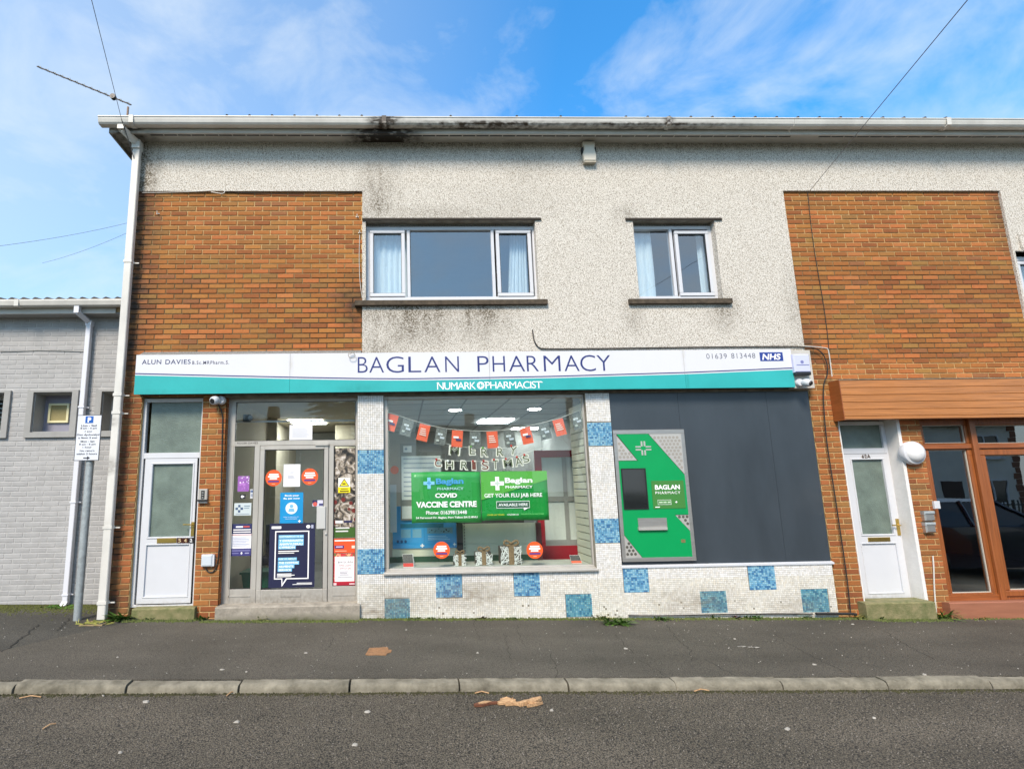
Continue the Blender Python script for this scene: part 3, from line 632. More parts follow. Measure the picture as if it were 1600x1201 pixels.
# ---- mosaic tiled piers and stall risers
whites = [(.80,.80,.79),(.75,.75,.73),(.84,.84,.83),(.70,.69,.66),(.79,.77,.72)]
blues = [(.20,.44,.62),(.12,.33,.54),(.30,.55,.68),(.06,.20,.40),(.16,.40,.60),(.26,.50,.66),(.10,.28,.48)]
teals = [(.09,.28,.38),(.14,.36,.44),(.06,.20,.31),(.22,.44,.50),(.11,.31,.43)]
TP = .0232
def tiled(parent, x0, x1, zb, zt5, y, yb, squares, bottom=None):
    """glass mosaic on a wall x0..x1; squares = (x0,x1,z0,z1,palette)"""
    w_ = obj('tiled_wall', MB().box(x0, x1, y+.006, yb, zb, zt5), M_grout, parent)
    def field(a, b, c, d, pal_, hs, nm, kind, p=TP):
        mb = MB(); nx = max(1, round((b-a)/p)); nz = max(1, round((d-c)/p)); dx = (b-a)/nx; dz = (d-c)/nz; g_ = .0016
        for i in range(nx):
            for j in range(nz):
                xa_, za_ = a+i*dx, c+j*dz
                if any(h[0]-.004 < xa_+dx/2 < h[1]+.004 and h[2]-.004 < za_+dz/2 < h[3]+.004 for h in hs): continue
                if pal_ is whites and za_ < .14 and random.random() < .012: continue
                c_ = random.choice(pal_); yy = y+random.uniform(-.0006, .0006)
                gg = g_*random.choice((1,1,1,1.5))
                if pal_ is whites and za_ < .42: k = random.uniform(.9, 1.0); c_ = (c_[0]*k, c_[1]*k*.985, c_[2]*k*.93)
                mb.add([(xa_+gg,yy,za_+gg),(xa_+dx-gg,yy,za_+gg),(xa_+dx-gg,yy,za_+dz-gg),(xa_+gg,yy,za_+dz-gg),
                        (xa_+gg*.5,y+.006,za_+gg*.5),(xa_+dx-gg*.5,y+.006,za_+gg*.5),(xa_+dx-gg*.5,y+.006,za_+dz-gg*.5),(xa_+gg*.5,y+.006,za_+dz-gg*.5)],
                       [(0,1,2,3),(4,5,1,0),(5,6,2,1),(6,7,3,2),(7,4,0,3)], c_)
        o_ = obj(nm, mb, M_tile, w_); o_.color = (1,1,1,1)
        if kind: o_['kind'] = kind
    hs = [s[:4] for s in squares]; field(x0, x1, zb, zt5, whites, hs, 'mosaic_tiles', 'stuff')
    for s in squares: field(*s[:4], s[4], (), 'blue_mosaic_square', None, .0232)
    return w_
YM = -.03; ztp = Z(580, 618, YM)
pa0, pa1 = X(558.5, 780, YM), X(600, 780, YM)
def sqr(a, b, c, d, p, y=YM): return (*PR(a, b, c, d, y), p)
s1_, s2_ = sqr(559, 703, 598.5, 740, blues), sqr(558, 857, 599, 896.5, blues)
tiled(pb, pa0, pa1, -.06, ztp, YM, .2, [(pa0, pa1, s1_[2], s1_[3], blues), (pa0, pa1, s2_[2], s2_[3], blues)])
pb0, pb1 = X(925.5, 780, YM), X(964, 780, YM)
s1_, s2_ = sqr(918, 660, 958, 696, blues), sqr(929, 810, 969, 847.6, blues)
tiled(pb, pb0, pb1, -.12, ztp, YM, .2, [(pb0, pb1, s1_[2], s1_[3], blues), (pb0, pb1, s2_[2], s2_[3], blues)])
zr1 = Z(765, 893.5, YM+.002); YR = YM+.004
tiled(pb, pa1+.001, pb0-.001, -.06, zr1, YR, .2, [sqr(600.5, 935, 641, 966, teals, YR), sqr(681, 893.5, 722, 933, blues, YR), sqr(803, 892, 844, 930.6, blues, YR), sqr(884.5, 928, 925.5, 963, teals, YR)])
zr2 = Z(1130, 883.5, YR); pr1 = X(1305, 920, YR)
tiled(pb, pb1+.001, pr1, -.13, zr2, YR, .2, [sqr(974.5, 886.5, 1013.5, 925, blues, YR), sqr(1095, 923, 1136, 957, teals, YR), sqr(1170, 882.5, 1211.5, 921, blues, YR), sqr(1252.6, 920, 1294.7, 956, teals, YR)])
stain_mix(M_tile, blobs([(X(740,930), .28, .7, .22, .55), (X(620,930), .2, .5, .3, .5), (X(1090,930), .12, .8, .25, .50), (X(1250,940), .05, .6, .2, .4), (X(590,940), .1, .4, .25, .6)], 9, (1,1,2.5)), (.22, .17, .11))
# ---- main shop window
yw1 = .03
wf = (pa1+.002, pb0-.002, zr1+.02, ztp+.0); gw = (X(607, 760, .06), X(917.5, 760, .06), Z(765, 884.5, .06), Z(765, 623, .06))
mb = MB(); walls(mb, wf[0], wf[1], wf[2], wf[3], yw1, yw1+.06, (gw,)); sw = obj('shop_window', mb, M_alu, pb); sw.modifiers.new('bevel', 'BEVEL').width = .006
obj('pane', MB().box(gw[0], gw[1], .06, .068, gw[2], gw[3]), M_glass, sw)
obj('shop_window_sill', MB().profile([(YM-.035, zr1-.006), (YM-.035, zr1+.012), (YM-.03, zr1+.018), (yw1+.01, zr1+.032), (yw1+.01, zr1-.006)], pa1-.01, pb0+.01), M_alu, sw)
# ---- dark board infill
yp = .0; zpt = Z(1100, 612, yp)
bpx = [pb1+.001, X(1059, 625, yp), X((1199+1227)/2, 751, yp), X(1281, 750, yp)]
bd = obj('infill_backing', MB().box(bpx[0], bpx[-1], yp+.012, .2, zr2, zpt), M_black, pb)
for i in range(3): obj('board', MB().box(bpx[i]+.0015, bpx[i+1]-.0015, yp, yp+.011, zr2+.03, zpt), M_panel, bd)
for i in range(3):
    for q in range(5):
        for xs_ in (bpx[i]+.05, bpx[i+1]-.05): obj('screw_head', MB().lathe(xs_, zr2+.12+q*(zpt-zr2-.3)/4, [(.006, yp-.0005), (.004, yp-.002)], 6), M_panel, bd)
obj('bottom_trim', MB().profile([(YR-.012, zr2-.004), (YR-.012, zr2+.016), (yp+.01, zr2+.03), (yp+.01, zr2-.004)], pb1-.002, bpx[-1]+.012), M_white, bd)
obj('head_rail', MB().box(xa0, X(1262, 612), -.02, .2, ztp+.002, ztp+.14).box(xa0, X(1262,612), -.09, -.022, ztp+.045, ztp+.08), mat('grubby_head_rail', (.20,.18,.14), .8, noise=.5, nscale=8), pb)
#@@P3

stain_mix(M_white, blobs([(X(250,948), .16, .8, .16, .5), (X(1385,935), .05, .7, .16, .5)], 14, (2,1,2)), (.30, .26, .19))
stain_mix(M_alu, blobs([(X(450,940), .18, 1.4, .22, .6)], 12, (2,1,2)), (.16, .13, .09))
stain_mix(M_conc, blobs([(X(450,965), .0, 1.6, .13, 1.3)], 9), (.07, .075, .03))
# ================================================================== NEIGHBOURING SHOP (right)
rb = thing('shop_building', 'brick and render shop with timber fascia board, adjoining the pharmacy on the right', 'building', (XB+.05, 0, G(XB)))
XR = 12.0
XQ = X(1563, 300, RY); XQb = X(1596, 440, .0)         # east edge of the brick panel
wr = (X(1584, 403, .0), 7.9+1.2, Z(1592, 516, RY), Z(1590, 392, RY))
mb = MB(); walls(mb, XB+.001, XR, ZT, ZE+.05, RY, .25, (wr,)); walls(mb, XQ, XR, wr[2]-.35, ZT, RY, .25, (wr,))
obj('rendered_wall', mb, M_dash, rb)
xd0, xd1 = X(1331, 800, 0), X(1424, 800, 0)           # door opening in the brick
xw0 = X(1461, 800, 0)                                  # timber shopfront opening
zfas = Z(1450, 655, 0)
mb = MB(); walls(mb, XB+.003, XR, 3.3, ZT, .008, .249, (wr,))
walls(mb, X(1262, 600), XR, -.25, 3.3, .008, .249, ((xd0, xd1, -.3, zfas+.02), (xw0, 8.897, -.3, zfas+.02)))
obj('mortar_bed', mb, M_mortar, rb)
xc0 = bpx[-1]+.014
rects = course_layout(XB+.002, XQ-.003, 2.86, ZT-.004, (), XB+.03, ZT) + course_layout(xc0, xd0-.012, -.12, 2.858, (), xc0, 0) + course_layout(xd1+.03, xw0-.003, -.16, zfas+.02, (), xd1+.03, 0) + course_layout(XQ, XR, 2.86, wr[2]-.36, (), XB+.03, ZT) + course_layout(8.905, XR, -.2, 2.858, (), 8.9, 0)
lay_bricks(rects, rb, M_brick, brick_tint, UB)
eaves(XB+.002, XR, rb, XB+.003, [X(1481,187,-.4)], 1)
# render return beside the panel and the window head
obj('render_corbel', MB().profile([(RY-.012, wr[3]+.25), (RY-.035, wr[3]+.03), (RY-.035, wr[3]-.012), (RY, wr[3]-.012), (RY, wr[3]+.25)], XQ+.12, 9.2), M_dash, rb)
sill_z = wr[2]; obj('window_sill', MB().box(wr[0]-.03, 9.3, RY-.05, .1, sill_z-.07, sill_z), M_concdark, rb)
wf3 = (wr[0], wr[1], wr[2], wr[3]-.05); wo3 = window_unit(rb, wf3, .06, [wr[0]+.9], [(wr[0]+.12, wr[0]+.78, wr[2]+.12, wr[3]-.17), (wr[0]+1.02, wr[1]-.12, wr[2]+.1, wr[3]-.15)], .05, [1, 0])
curtain(wo3, wr[0]+.05, wr[0]+.5, wr[2], wr[3], .2, 4, .015)
mb = MB(); mb.add([(6.6,.26,3.5),(9.4,.26,3.5),(9.4,2.4,3.5),(6.6,2.4,3.5),(6.6,.26,5.7),(9.4,.26,5.7),(9.4,2.4,5.7),(6.6,2.4,5.7)], [(0,1,2,3),(4,7,6,5),(2,6,7,3),(0,3,7,4),(1,5,6,2)]); obj('upstairs_room', mb, M_greyint, rb)
# door 62a, set back in a white painted reveal
y2 = .17; fr = (X(1331.5,800,y2)-.14, xd1-.014, Z(1385,938,y2), Z(1350,658,y2))
obj('painted_reveal', MB().box(xd1-.012, xd1+.03, -.004, .24, G(5)+.02, zfas+.05).box(xd0-.012, xd0-.0, -.004, .24, G(5)+.1, zfas+.05), mat('white_painted_plaster', (.74,.73,.71), .6, noise=.08, bump=.3, bscale=30), rb)
leaf = (X(1332,820,y2)-.05, fr[1]-.035, Z(1390,934,y2), Z(1350,709,y2))
tr = (fr[0]+.05, X(1381,680,y2), Z(1350,700,y2), Z(1350,666,y2)); fr = (fr[0], fr[1], fr[2], fr[3])
gl = (X(1338,776,y2), X(1386.5,776,y2), Z(1368,834,y2), Z(1355,718,y2)); pn = (X(1351,886,y2), X(1404,886,y2), Z(1382,925,y2), Z(1375,849,y2))
door2 = upvc_door(rb, y2, fr, (tr[0], fr[1]-.05, tr[2], fr[3]-.05), leaf, gl, pn)
lever(door2, 1403, 810, 836, 1394, 820, y2-.012)
r = PR(1356, 839, 1390.5, 845.5, y2-.012); mb = MB(); mb.cbox(r[0], r[1], y2-.022, y2-.012, r[2], r[3], .003); mb.box(r[0]+.015, r[1]-.015, y2-.026, y2-.02, r[2]+.012, r[3]-.012); obj('letter_plate', mb, M_brass, door2)
r = PR(1346.5, 709.5, 1360, 715.5, y2-.02); text('62A', r[0], r[1], r[2], r[3], y2-.022, mat('tarnished_brass_number', (.10, .06, .03), .5, metal=.3), door2, weight=.02, gap=1.1)
step(rb, 1352, 1461, 941, M_moss_step, -.12)
# timber shopfront
yt = .09; zt6 = Z(1500, 655, yt); zb6 = Z(1500, 938, yt); XE = 8.9
g1 = (X(1443.5,678,yt), X(1508.5,678,yt), Z(1475,692,yt), Z(1475,664,yt)); g2 = (X(1523,678,yt), 8.6, Z(1560,692,yt), Z(1560,664,yt))
g3 = (X(1470,815,yt), X(1531.5,815,yt), Z(1510,926,yt), Z(1480,703,yt)); g4 = (X(1557,815,yt), 8.55, Z(1590,921,yt), Z(1565,711,yt))
tf = MB(); walls(tf, xw0, XE, zb6, zt6, yt, yt+.08, (g1, g2, g3, g4)); ts = obj('timber_shopfront', tf, M_woodv, rb); ts.modifiers.new('bevel', 'BEVEL').width = .006
pm = (g3[1]+g4[0])/2
obj('mullion', MB().box(pm-.055, pm+.02, yt-.045, yt+.0, zb6, zt6), M_woodv, ts).modifiers.new('bevel', 'BEVEL').width = .008
obj('transom_rail', MB().box(xw0+.01, pm-.056, yt-.02, yt, g3[3]+.015, g1[2]-.015), M_wood, ts).modifiers.new('bevel', 'BEVEL').width = .006
obj('transom_rail', MB().box(pm+.021, XE, yt-.02, yt, g3[3]+.015, g1[2]-.015), M_wood, ts).modifiers.new('bevel', 'BEVEL').width = .006
obj('door_leaf', MB().ring(grow(g4, .075), grow(g4, .002), yt-.022, yt), M_woodv, ts).modifiers.new('bevel', 'BEVEL').width = .008
obj('bottom_rail', MB().box(xw0+.0, pm-.056, yt-.02, yt, zb6, g3[2]-.02), M_wood, ts)
for g_ in (g1, g2, g3, g4):
    obj('pane', MB().box(g_[0], g_[1], yt+.035, yt+.043, g_[2], g_[3]), M_glass_r, ts); obj('glazing_bead', MB().ring(g_, grow(g_, -.008), yt+.02, yt+.034), mat('pale_glazing_strip', (.5,.48,.42), .6), ts)
obj('shop_plinth', MB().profile([(-.10, -.3), (-.10, Z(1540,940,-.1)-.01), (-.09, Z(1540,940,-.1)), (yt+.02, zb6), (yt+.02, -.3)], X(1485,950,-.1), XE), mat('painted_timber_plinth', (.32,.13,.075), .5, noise=.2, nscale=3, stretch=(.6,1,8)), rb)
mb = MB(); mb.add([(xw0-.05,.24,-.1),(11.7,.24,-.1),(11.7,5,-.1),(xw0-.05,5,-.1),(xw0-.05,.24,2.8),(11.7,.24,2.8),(11.7,5,2.8),(xw0-.05,5,2.8)], [(0,1,2,3),(4,7,6,5),(2,6,7,3),(0,3,7,4),(1,5,6,2)]); obj('unlit_shop_room', mb, mat('dark_shop_room', (.035,.033,.03), .9), rb)
# timber fascia: a shallow box of planks
fy = -.17; xf0, xf1 = X(1316, 625, fy), 9.3; zz = [Z(1450, v, fy) for v in (592, 604, 615.5, 626.5, 638, 648.5, 653.6)]
tb = obj('timber_fascia', MB().box(xf0+.02, xf1, fy+.02, -.002, zz[-1]+.005, zz[0]-.004), M_wood, rb)
for i in range(6):
    pl = obj('plank', MB().profile([(fy, zz[i+1]+.004), (fy, zz[i]-.008), (fy+.007, zz[i]-.0015), (fy+.019, zz[i]-.0015), (fy+.019, zz[i+1]+.001), (fy+.004, zz[i+1]+.001)], xf0, xf1), M_plank, tb)
obj('end_board', MB().box(xf0-.012, xf0-.001, fy-.004, -.003, zz[-1]-.006, zz[0]+.004), M_wood, tb)
obj('flashing', MB().profile([(fy-.008, zz[0]+.001), (fy-.004, zz[0]+.006), (0, zz[0]+.008), (0, zz[0]+.001)], xf0-.01, xf1), M_conc, tb)

# ================================================================== GREY BUILDING (left)
YG = .83
gb = thing('grey_building', 'single storey grey painted brick building left of the pharmacy, with white gutter', 'building', (-6, YG, G(-6)))
xg1 = XL+.15; ztg = Z(60, 492, YG)
o2 = PR(42.5, 611, 120.5, 683, YG); sh_ = X(14, 650, YG)-o2[1]; o1 = (o2[0]+sh_, o2[1]+sh_, o2[2], o2[3]); sh_ = X(149, 650, YG)-o2[0]; o3 = (o2[0]+sh_, o2[1]+sh_, o2[2], o2[3])
def inn(o): return (o[0]+.085, o[1]-.085, o[2]+.085, o[3]-.06)
hs = [inn(o) for o in (o1, o2, o3)]
hs[1] = PR(52, 613, 112.5, 675, YG); hs[0] = (hs[1][0]-(o2[0]-o1[0]), hs[1][1]-(o2[0]-o1[0]), *hs[1][2:]); hs[2] = (hs[1][0]+(o3[0]-o2[0]), hs[1][1]+(o3[0]-o2[0]), *hs[1][2:])
mb = MB(); walls(mb, -16, xg1, -.2, ztg+.06, YG+.004, YG+.3, hs); obj('wall', mb, M_greywall, gb)
rects = []
zz_ = [h for h in hs]; big_h = [(o[0], o[1], o[2], o[3]) for o in (o1, o2, o3)]
rects = course_layout(-5.95, xg1, 0.0, ztg, big_h, -6, .02)
lay_bricks(rects, gb, M_greybrick, grey_tint, UB, jit=.0008, y=YG)
r2_ = course_layout(-9, -5.96, .0, ztg, (), -6, .02); mbx = MB()
for a, b, c, d in r2_: mbx.cbox(a, b, YG, YG+.03, c, d, .0035, (1,1,1))
obj('brickwork', mbx, M_greybrick, gb, kind='stuff')
for h, o in zip(hs, (o1, o2, o3)):
    w1 = obj('window_surround', MB().ring((h[0]-.085, h[1]+.085, h[2]-.075, h[3]+.03), h, YG-.035, YG+.003), M_greytrim, gb)
    obj('reveal', MB().ring(grow(h, .001), grow(h, -.012), YG+.0035, YG+.26), M_greytrim, gb)
yq = YG+.22
h = hs[1]; bp_ = PR(64, 617, 112, 671, yq); obj('blanking_panel', MB().box(h[0]+.012, h[1]-.012, yq, yq+.02, h[2]+.012, h[3]-.012), mat('lilac_grey_panel', (.235,.235,.30), .6, noise=.1, nscale=4), gb)
r = PR(75, 630, 107, 660, yq-.03); vn = obj('vent_frame', MB().ring(r, grow(r, -.03), yq-.03, yq-.002), mat('cream_plastic', (.66,.62,.38), .5), gb)
mb = MB(); q = grow(r, -.03); mb.box(q[0], q[1], yq-.012, yq-.004, q[2], q[3]); obj('vent_mesh', mb, mat('vent_mesh', (.30,.26,.12), .8, noise=.5, nscale=160), vn)
for h in (hs[0], hs[2]):
    f = (h[0]+.012, h[1]-.012, h[2]+.012, h[3]-.012); fo = obj('window', MB().ring(f, grow(f, -.05), yq, yq+.05), mat('dull_white_frame', (.52,.52,.50), .5), gb); obj('pane', MB().box(f[0]+.05, f[1]-.05, yq+.02, yq+.03, f[2]+.05, f[3]-.05), M_glass_r, fo)
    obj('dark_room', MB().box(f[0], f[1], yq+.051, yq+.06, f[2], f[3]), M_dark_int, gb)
yf = YG-.20; zf0, zf1 = Z(60, 490, yf), Z(60, 477, yf)
xge = X(181, 480, yf); obj('fascia_board', MB().box(-16, xge, yf, yf+.02, zf0, zf1+.05), M_cream, gb); obj('soffit_board', MB().box(-16, xg1, yf+.021, YG+.01, zf0, zf0+.015), M_greytrim, gb)
obj('fascia_end', MB().box(xge+.001, xge+.06, yf+.02, YG, zf0+.02, zf1+.03), mat('bare_softwood', (.42,.30,.16), .8, noise=.3), gb)
yg_ = yf-.12; z0, z1 = Z(60, 477, yg_), Z(60, 467.5, yg_)
obj('gutter', MB().profile([(yg_, z1), (yg_-.002, z1-.02), (yg_+.015, z0+.01), (yg_+.03, z0), (yf-.02, z0), (yf-.003, z0+.01), (yf-.003, z1)], -16, X(190.5, 470, yg_)), M_pipe, gb)
xj = X(26, 470, yg_); obj('gutter_bracket', MB().box(xj-.03, xj+.03, yg_-.008, yf-.004, z0-.005, z1+.004), M_pipe, gb)
mb = MB(); ra = 24; y_e = yf-.06; prof = []
zr2_ = z1+.012
x = -9.0
for k in range(37): prof.append((x, 0)); x += .16
mb = MB(); vs = []; fs = []; nrow = 12
xs_ = [-9+.02*i for i in range(int((xg1+9)/.02)+1)]
def tz(x): u = (x/.165) % 1; return .030*max(0, math.cos((u-.5)*2*math.pi))**.7 if u > .25 and u < .75 else 0.
for k in range(9):
    yy0 = y_e+k*.34; zz0 = zr2_+k*.34*.20
    a = len(vs)
    for x in xs_: vs.append((x, yy0, zz0+tz(x)+.014)); vs.append((x, yy0, zz0-.005)); vs.append((x, yy0+.36, zz0+.072+tz(x)))
    for i in range(len(xs_)-1): q = a+3*i; fs.append((q, q+2, q+5, q+3)); fs.append((q+1, q, q+3, q+4))
mb.add(vs, fs); obj('roof', mb, M_rooft, gb)
# its downpipe
ydp = YG-.06; xt, xb2 = X(141.5, 507, ydp), X(102, 935, ydp); xm = (xt+xb2)/2; zt7 = Z(141, 507, ydp)
dp2 = obj('downpipe', MB().box(xm-.035, xm+.035, ydp-.035, ydp+.035, Z(100, 943, ydp), zt7), mat('bright_white_plastic', (.66,.68,.74), .35), gb); dp2.modifiers.new('bevel', 'BEVEL').width = .006
mb = MB(); xh = X(121, 480, yg_+.05); sq(mb, (xh, yg_+.06, z0+.0), (xh, yg_+.06, z0-.10), .034); sq(mb, (xh, yg_+.06, z0-.08), (xm, ydp-.005, zt7+.03), .032); sq(mb, (xm, ydp, zt7+.05), (xm, ydp, zt7-.02), .042)
obj('swan_neck', mb, MATS['bright_white_plastic'], gb)
for py in (636, 784, 928):
    z = Z(120, py, ydp); mb = MB(); mb.box(xm-.042, xm+.042, ydp-.042, ydp+.05, z-.012, z+.012); mb.box(xm+.04, xm+.075, ydp+.02, ydp+.03, z-.01, z+.004); obj('pipe_clip', mb, MATS['bright_white_plastic'], gb)
mb = MB(); sq(mb, (xm, ydp, Z(100,943,ydp)+.02), (xm-.01, ydp-.08, Z(100,953,ydp)+.0), .037); obj('pipe_shoe', mb, MATS['bright_white_plastic'], gb)
wire_g = MB(); wire_g.tube([(X(a, b, YG-.01), YG-.008, Z(a, b, YG-.01)) for a, b in ((0, 549), (30, 548.5), (60, 547), (100, 548), (132, 549))], .006, 6)
tag(obj('wall_cable', wire_g, M_greytrim), 'thin grey cable running level across the grey painted brick wall', 'cable')

# ================================================================== SHOP SIGN
ys = -.15; sx0, sx1 = X(211, 585, ys), X(1239, 574, ys)
szt, szb = Z(725, 549.8, ys), Z(725, 610.4, ys)
sg = thing('shop_sign', 'long white and teal fascia sign reading BAGLAN PHARMACY above the shopfront', 'sign', ((sx0+sx1)/2, ys, szb))
C_W = mat('sign_white_acrylic', (.66, .67, .71), .25, noise=.035, nscale=2, stretch=(1,1,.4)); C_T = mat('sign_teal_vinyl', (.03, .40, .40), .3, noise=.14, nscale=1.2)
stain_mix(C_T, blobs([(X(560,612,ys), szb+.04, .35, .09, .8), (X(240,610,ys), szb+.02, .4, .06, .6), (X(765,600,ys), szb+.08, .05, .12, .9), (X(1075,600,ys), szb+.1, .03, .2, .8), (X(950,608,ys), szb, 1.2, .025, .6)], 8, (2,1,1)), (.02, .30, .29))
stain_mix(C_W, blobs([(X(455,570,ys), szt-.1, .04, .3, .5), (X(765,570,ys), szt-.1, .03, .3, .35), (X(1069,570,ys), szt-.1, .04, .3, .5), (X(300,552,ys), szt, 1.6, .03, .4)], 10), (.50, .48, .42))
NAVY = flat((38, 48, 112), .35); 
cuts = [sx0, X(453, 580, ys), X(765, 580, ys), X(1069.5, 576, ys), sx1]
def stripe_z(x):                     # the swoop of the teal band, from measured points
    pts = [(210,583.6),(330,586.5),(455,589.3),(560,591.3),(640,591.7),(765,589.8),(860,588),(1000,584),(1070,582),(1150,578.6),(1240,574.8)]
    P_ = [(X(a, b, ys), Z(a, b, ys)) for a, b in pts]
    for (a, c), (b, d) in zip(P_, P_[1:]):
        if x <= b or b == P_[-1][0]: u = (x-a)/(b-a); return c+(d-c)*u
obj('backing_box', MB().box(sx0+.01, sx1-.01, ys+.012, -.002, szb+.012, szt-.01), M_black, sg)
for i in range(4):
    a, b = cuts[i]+.0015, cuts[i+1]-.0015; n = 16; xs_ = [a+(b-a)*k/n for k in range(n+1)]
    top = [(x, szt) for x in reversed(xs_)]
    p_ = obj('sign_panel', MB().prism([(x, stripe_z(x)-.022) for x in xs_]+top, ys, ys+.012), C_W, sg)
    obj('teal_band', MB().prism([(a, szb), (b, szb)]+[(x, stripe_z(x)-.0225) for x in reversed(xs_)], ys, ys+.012), C_T, p_)
    obj('navy_line', MB().prism([(x, stripe_z(x)-.006) for x in xs_]+[(x, stripe_z(x)+.008) for x in reversed(xs_)], ys-.0012, ys-.0002), NAVY, p_)
def stext(s, a, b, c, d, m, wt=0., gap=1., **k):
    r = PR(a, b, c, d, ys); return text(s, r[0], r[1], r[2], r[3], ys-.0015, m, sg, weight=wt, gap=gap, **k)
SL = .0
# wide thin lettering: words placed one letter at a time
big_l = [('B',559,574.5),('A',577,600),('G',603.5,631),('L',638,658),('A',663,688),('N',695.5,717),('P',746,763.5),('H',769.5,789),('A',795,820),('R',823,841.5),('M',849.5,875.5),('A',881.5,905),('C',906.5,930.5),('Y',932.5,954)]
for ch, a, b in big_l:
    u = (a-559)/395; dy = -3.0*u; o_ = .5 if ch in 'GC' else 0
    stext(ch, a, 557.7+dy-o_, b, 582.0+dy+o_, NAVY, wt=-.012)
MN = flat((45, 50, 95), .35)
stext('ALUN', 222, 561.8, 252, 569, MN, .006, 1.1); stext('DAVIES', 258.5, 561.5, 298, 568.7, MN, .006, 1.1)
stext('B.Sc.MRPharm.S.', 300.5, 563.5, 358, 569.0, flat((60,63,95)), .01, 1.25)
GN = flat((75, 80, 100), .4); stext('01639', 1103.6, 552.3, 1135.5, 560.3, GN, -.01, 1.15); stext('813448', 1142.5, 551.6, 1179.8, 559.6, GN, -.01, 1.15)
r = PR(1187.2, 550.3, 1223.3, 564, ys); obj('blue_box', MB().box(r[0], r[1], ys-.0012, ys-.0002, r[2], r[3]), flat((38, 62, 140), .3), sg)
WHT = flat((250, 250, 252), .4)
r = PR(1190.5, 552.6, 1220, 562, ys-.002); text('NHS', r[0], r[1], r[2], r[3], ys-.0025, WHT, sg, weight=.03, shear=.2)
stext('NUMARK', 683, 597.0, 743.5, 608.2, WHT, 0, .86); stext('PHARMACIST', 758.5, 595.8, 846.5, 606.8, WHT, 0, .86)
# serifs of the lower line
for px_ in (684, 757.9, 846):
    r = PR(px_-1.5, 596.4 if px_ > 750 else 597.4, px_+2, 597.4 if px_ > 750 else 598.3, ys-.002); obj('serif', MB().box(r[0], r[1], ys-.0022, ys-.0004, r[2], r[3]), WHT, sg)
cxx, czz = W(751, 602, ys); obj('emblem', MB().lathe(cxx, czz, [(.048, ys-.0005), (.048, ys-.002)], 20), WHT, sg)
obj('emblem_cross', MB().box(cxx-.03, cxx+.03, ys-.0035, ys-.0022, czz-.008, czz+.008).box(cxx-.008, cxx+.008, ys-.0042, ys-.0036, czz-.03, czz+.03), C_T, sg)
obj('end_board', MB().box(sx1+.003, X(1269, 575, ys+.03), ys+.03, -.002, Z(1255, 606, ys+.03), Z(1255, 547, ys+.03)), M_cream, sg)
obj('lead_flashing', MB().profile([(ys+.03, szt-.004), (ys+.02, szt+.004), (-.002, szt+.075), (-.002, szt-.004)], sx0+.02, XP1-.01), mat('weathered_lead', (.22,.22,.21), .8, noise=.6, nscale=25, stretch=(2.5,1,1), bump=.6, bscale=30), sg)
obj('sealant_strip', MB().profile([(ys+.03, szt-.004), (ys+.02, szt+.004), (RY-.002, szt+.02), (RY-.002, szt-.004)], XP1, sx1), M_concdark, sg)
# alarm box beside the sign + camera below it
def alarm(px0, py0, px1, py1, y, label, kind):
    r = PR(px0, py0, px1, py1, y); t = thing('alarm_box', label, 'alarm box', ((r[0]+r[1])/2, y+.03, r[2])); w_ = r[1]-r[0]; h_ = r[3]-r[2]
    if kind == 0:
        q = obj('housing', MB().cbox(r[0], r[1], y, y+.05, r[2]+.13*h_, r[3], .012), mat('lilac_white_plastic', (.55,.58,.78), .35), t)
        obj('strobe_lens', MB().cbox(r[0]+.004, r[1]-.004, y-.002, y+.05, r[2], r[2]+.125*h_, .008), M_black, t)
        obj('emblem', MB().lathe((r[0]+r[1])/2, r[2]+.62*h_, [(.022, y-.0005), (.022, y-.0012)], 14), flat((120,125,175)), t); obj('printed_line', MB().box(r[0]+.03, r[1]-.02, y-.0012, y-.0004, r[2]+.46*h_, r[2]+.49*h_), flat((90,95,150)), t)
    else:
        poly = [(r[0]+.01, r[2]), (r[1]-.01, r[2]), (r[1]-.0, r[2]+.35*h_), (r[1]-.02, r[2]+.62*h_), (r[1]-.004, r[3]), (r[0]+.004, r[3]), (r[0]+.02, r[2]+.62*h_), (r[0], r[2]+.35*h_)]
        hh = obj('housing', MB().prism(poly, y, y+.07), mat('cream_white_plastic', (.68,.64,.55), .4), t); hh.modifiers.new('bevel', 'BEVEL').width = .012
        for sgn in (r[0]-.004, r[1]-.016): obj('side_louvre', MB().box(sgn, sgn+.02, y+.02, y+.071, r[2]+.45*h_, r[2]+.72*h_), M_black, t)
        obj('foot', MB().box(r[0]+.012, r[1]-.012, y+.004, y+.071, r[2]-.02, r[2]-.001), mat('dull_cream', (.45,.41,.33), .5), t)
    return t
alarm(1241, 553, 1266.5, 585.5, ys-.045, 'small lilac white alarm box with black strobe at the right end of the sign', 0)
alarm(911, 220, 932, 251, RY-.075, 'cream siren box with black side louvres high on the render under the eaves', 1)
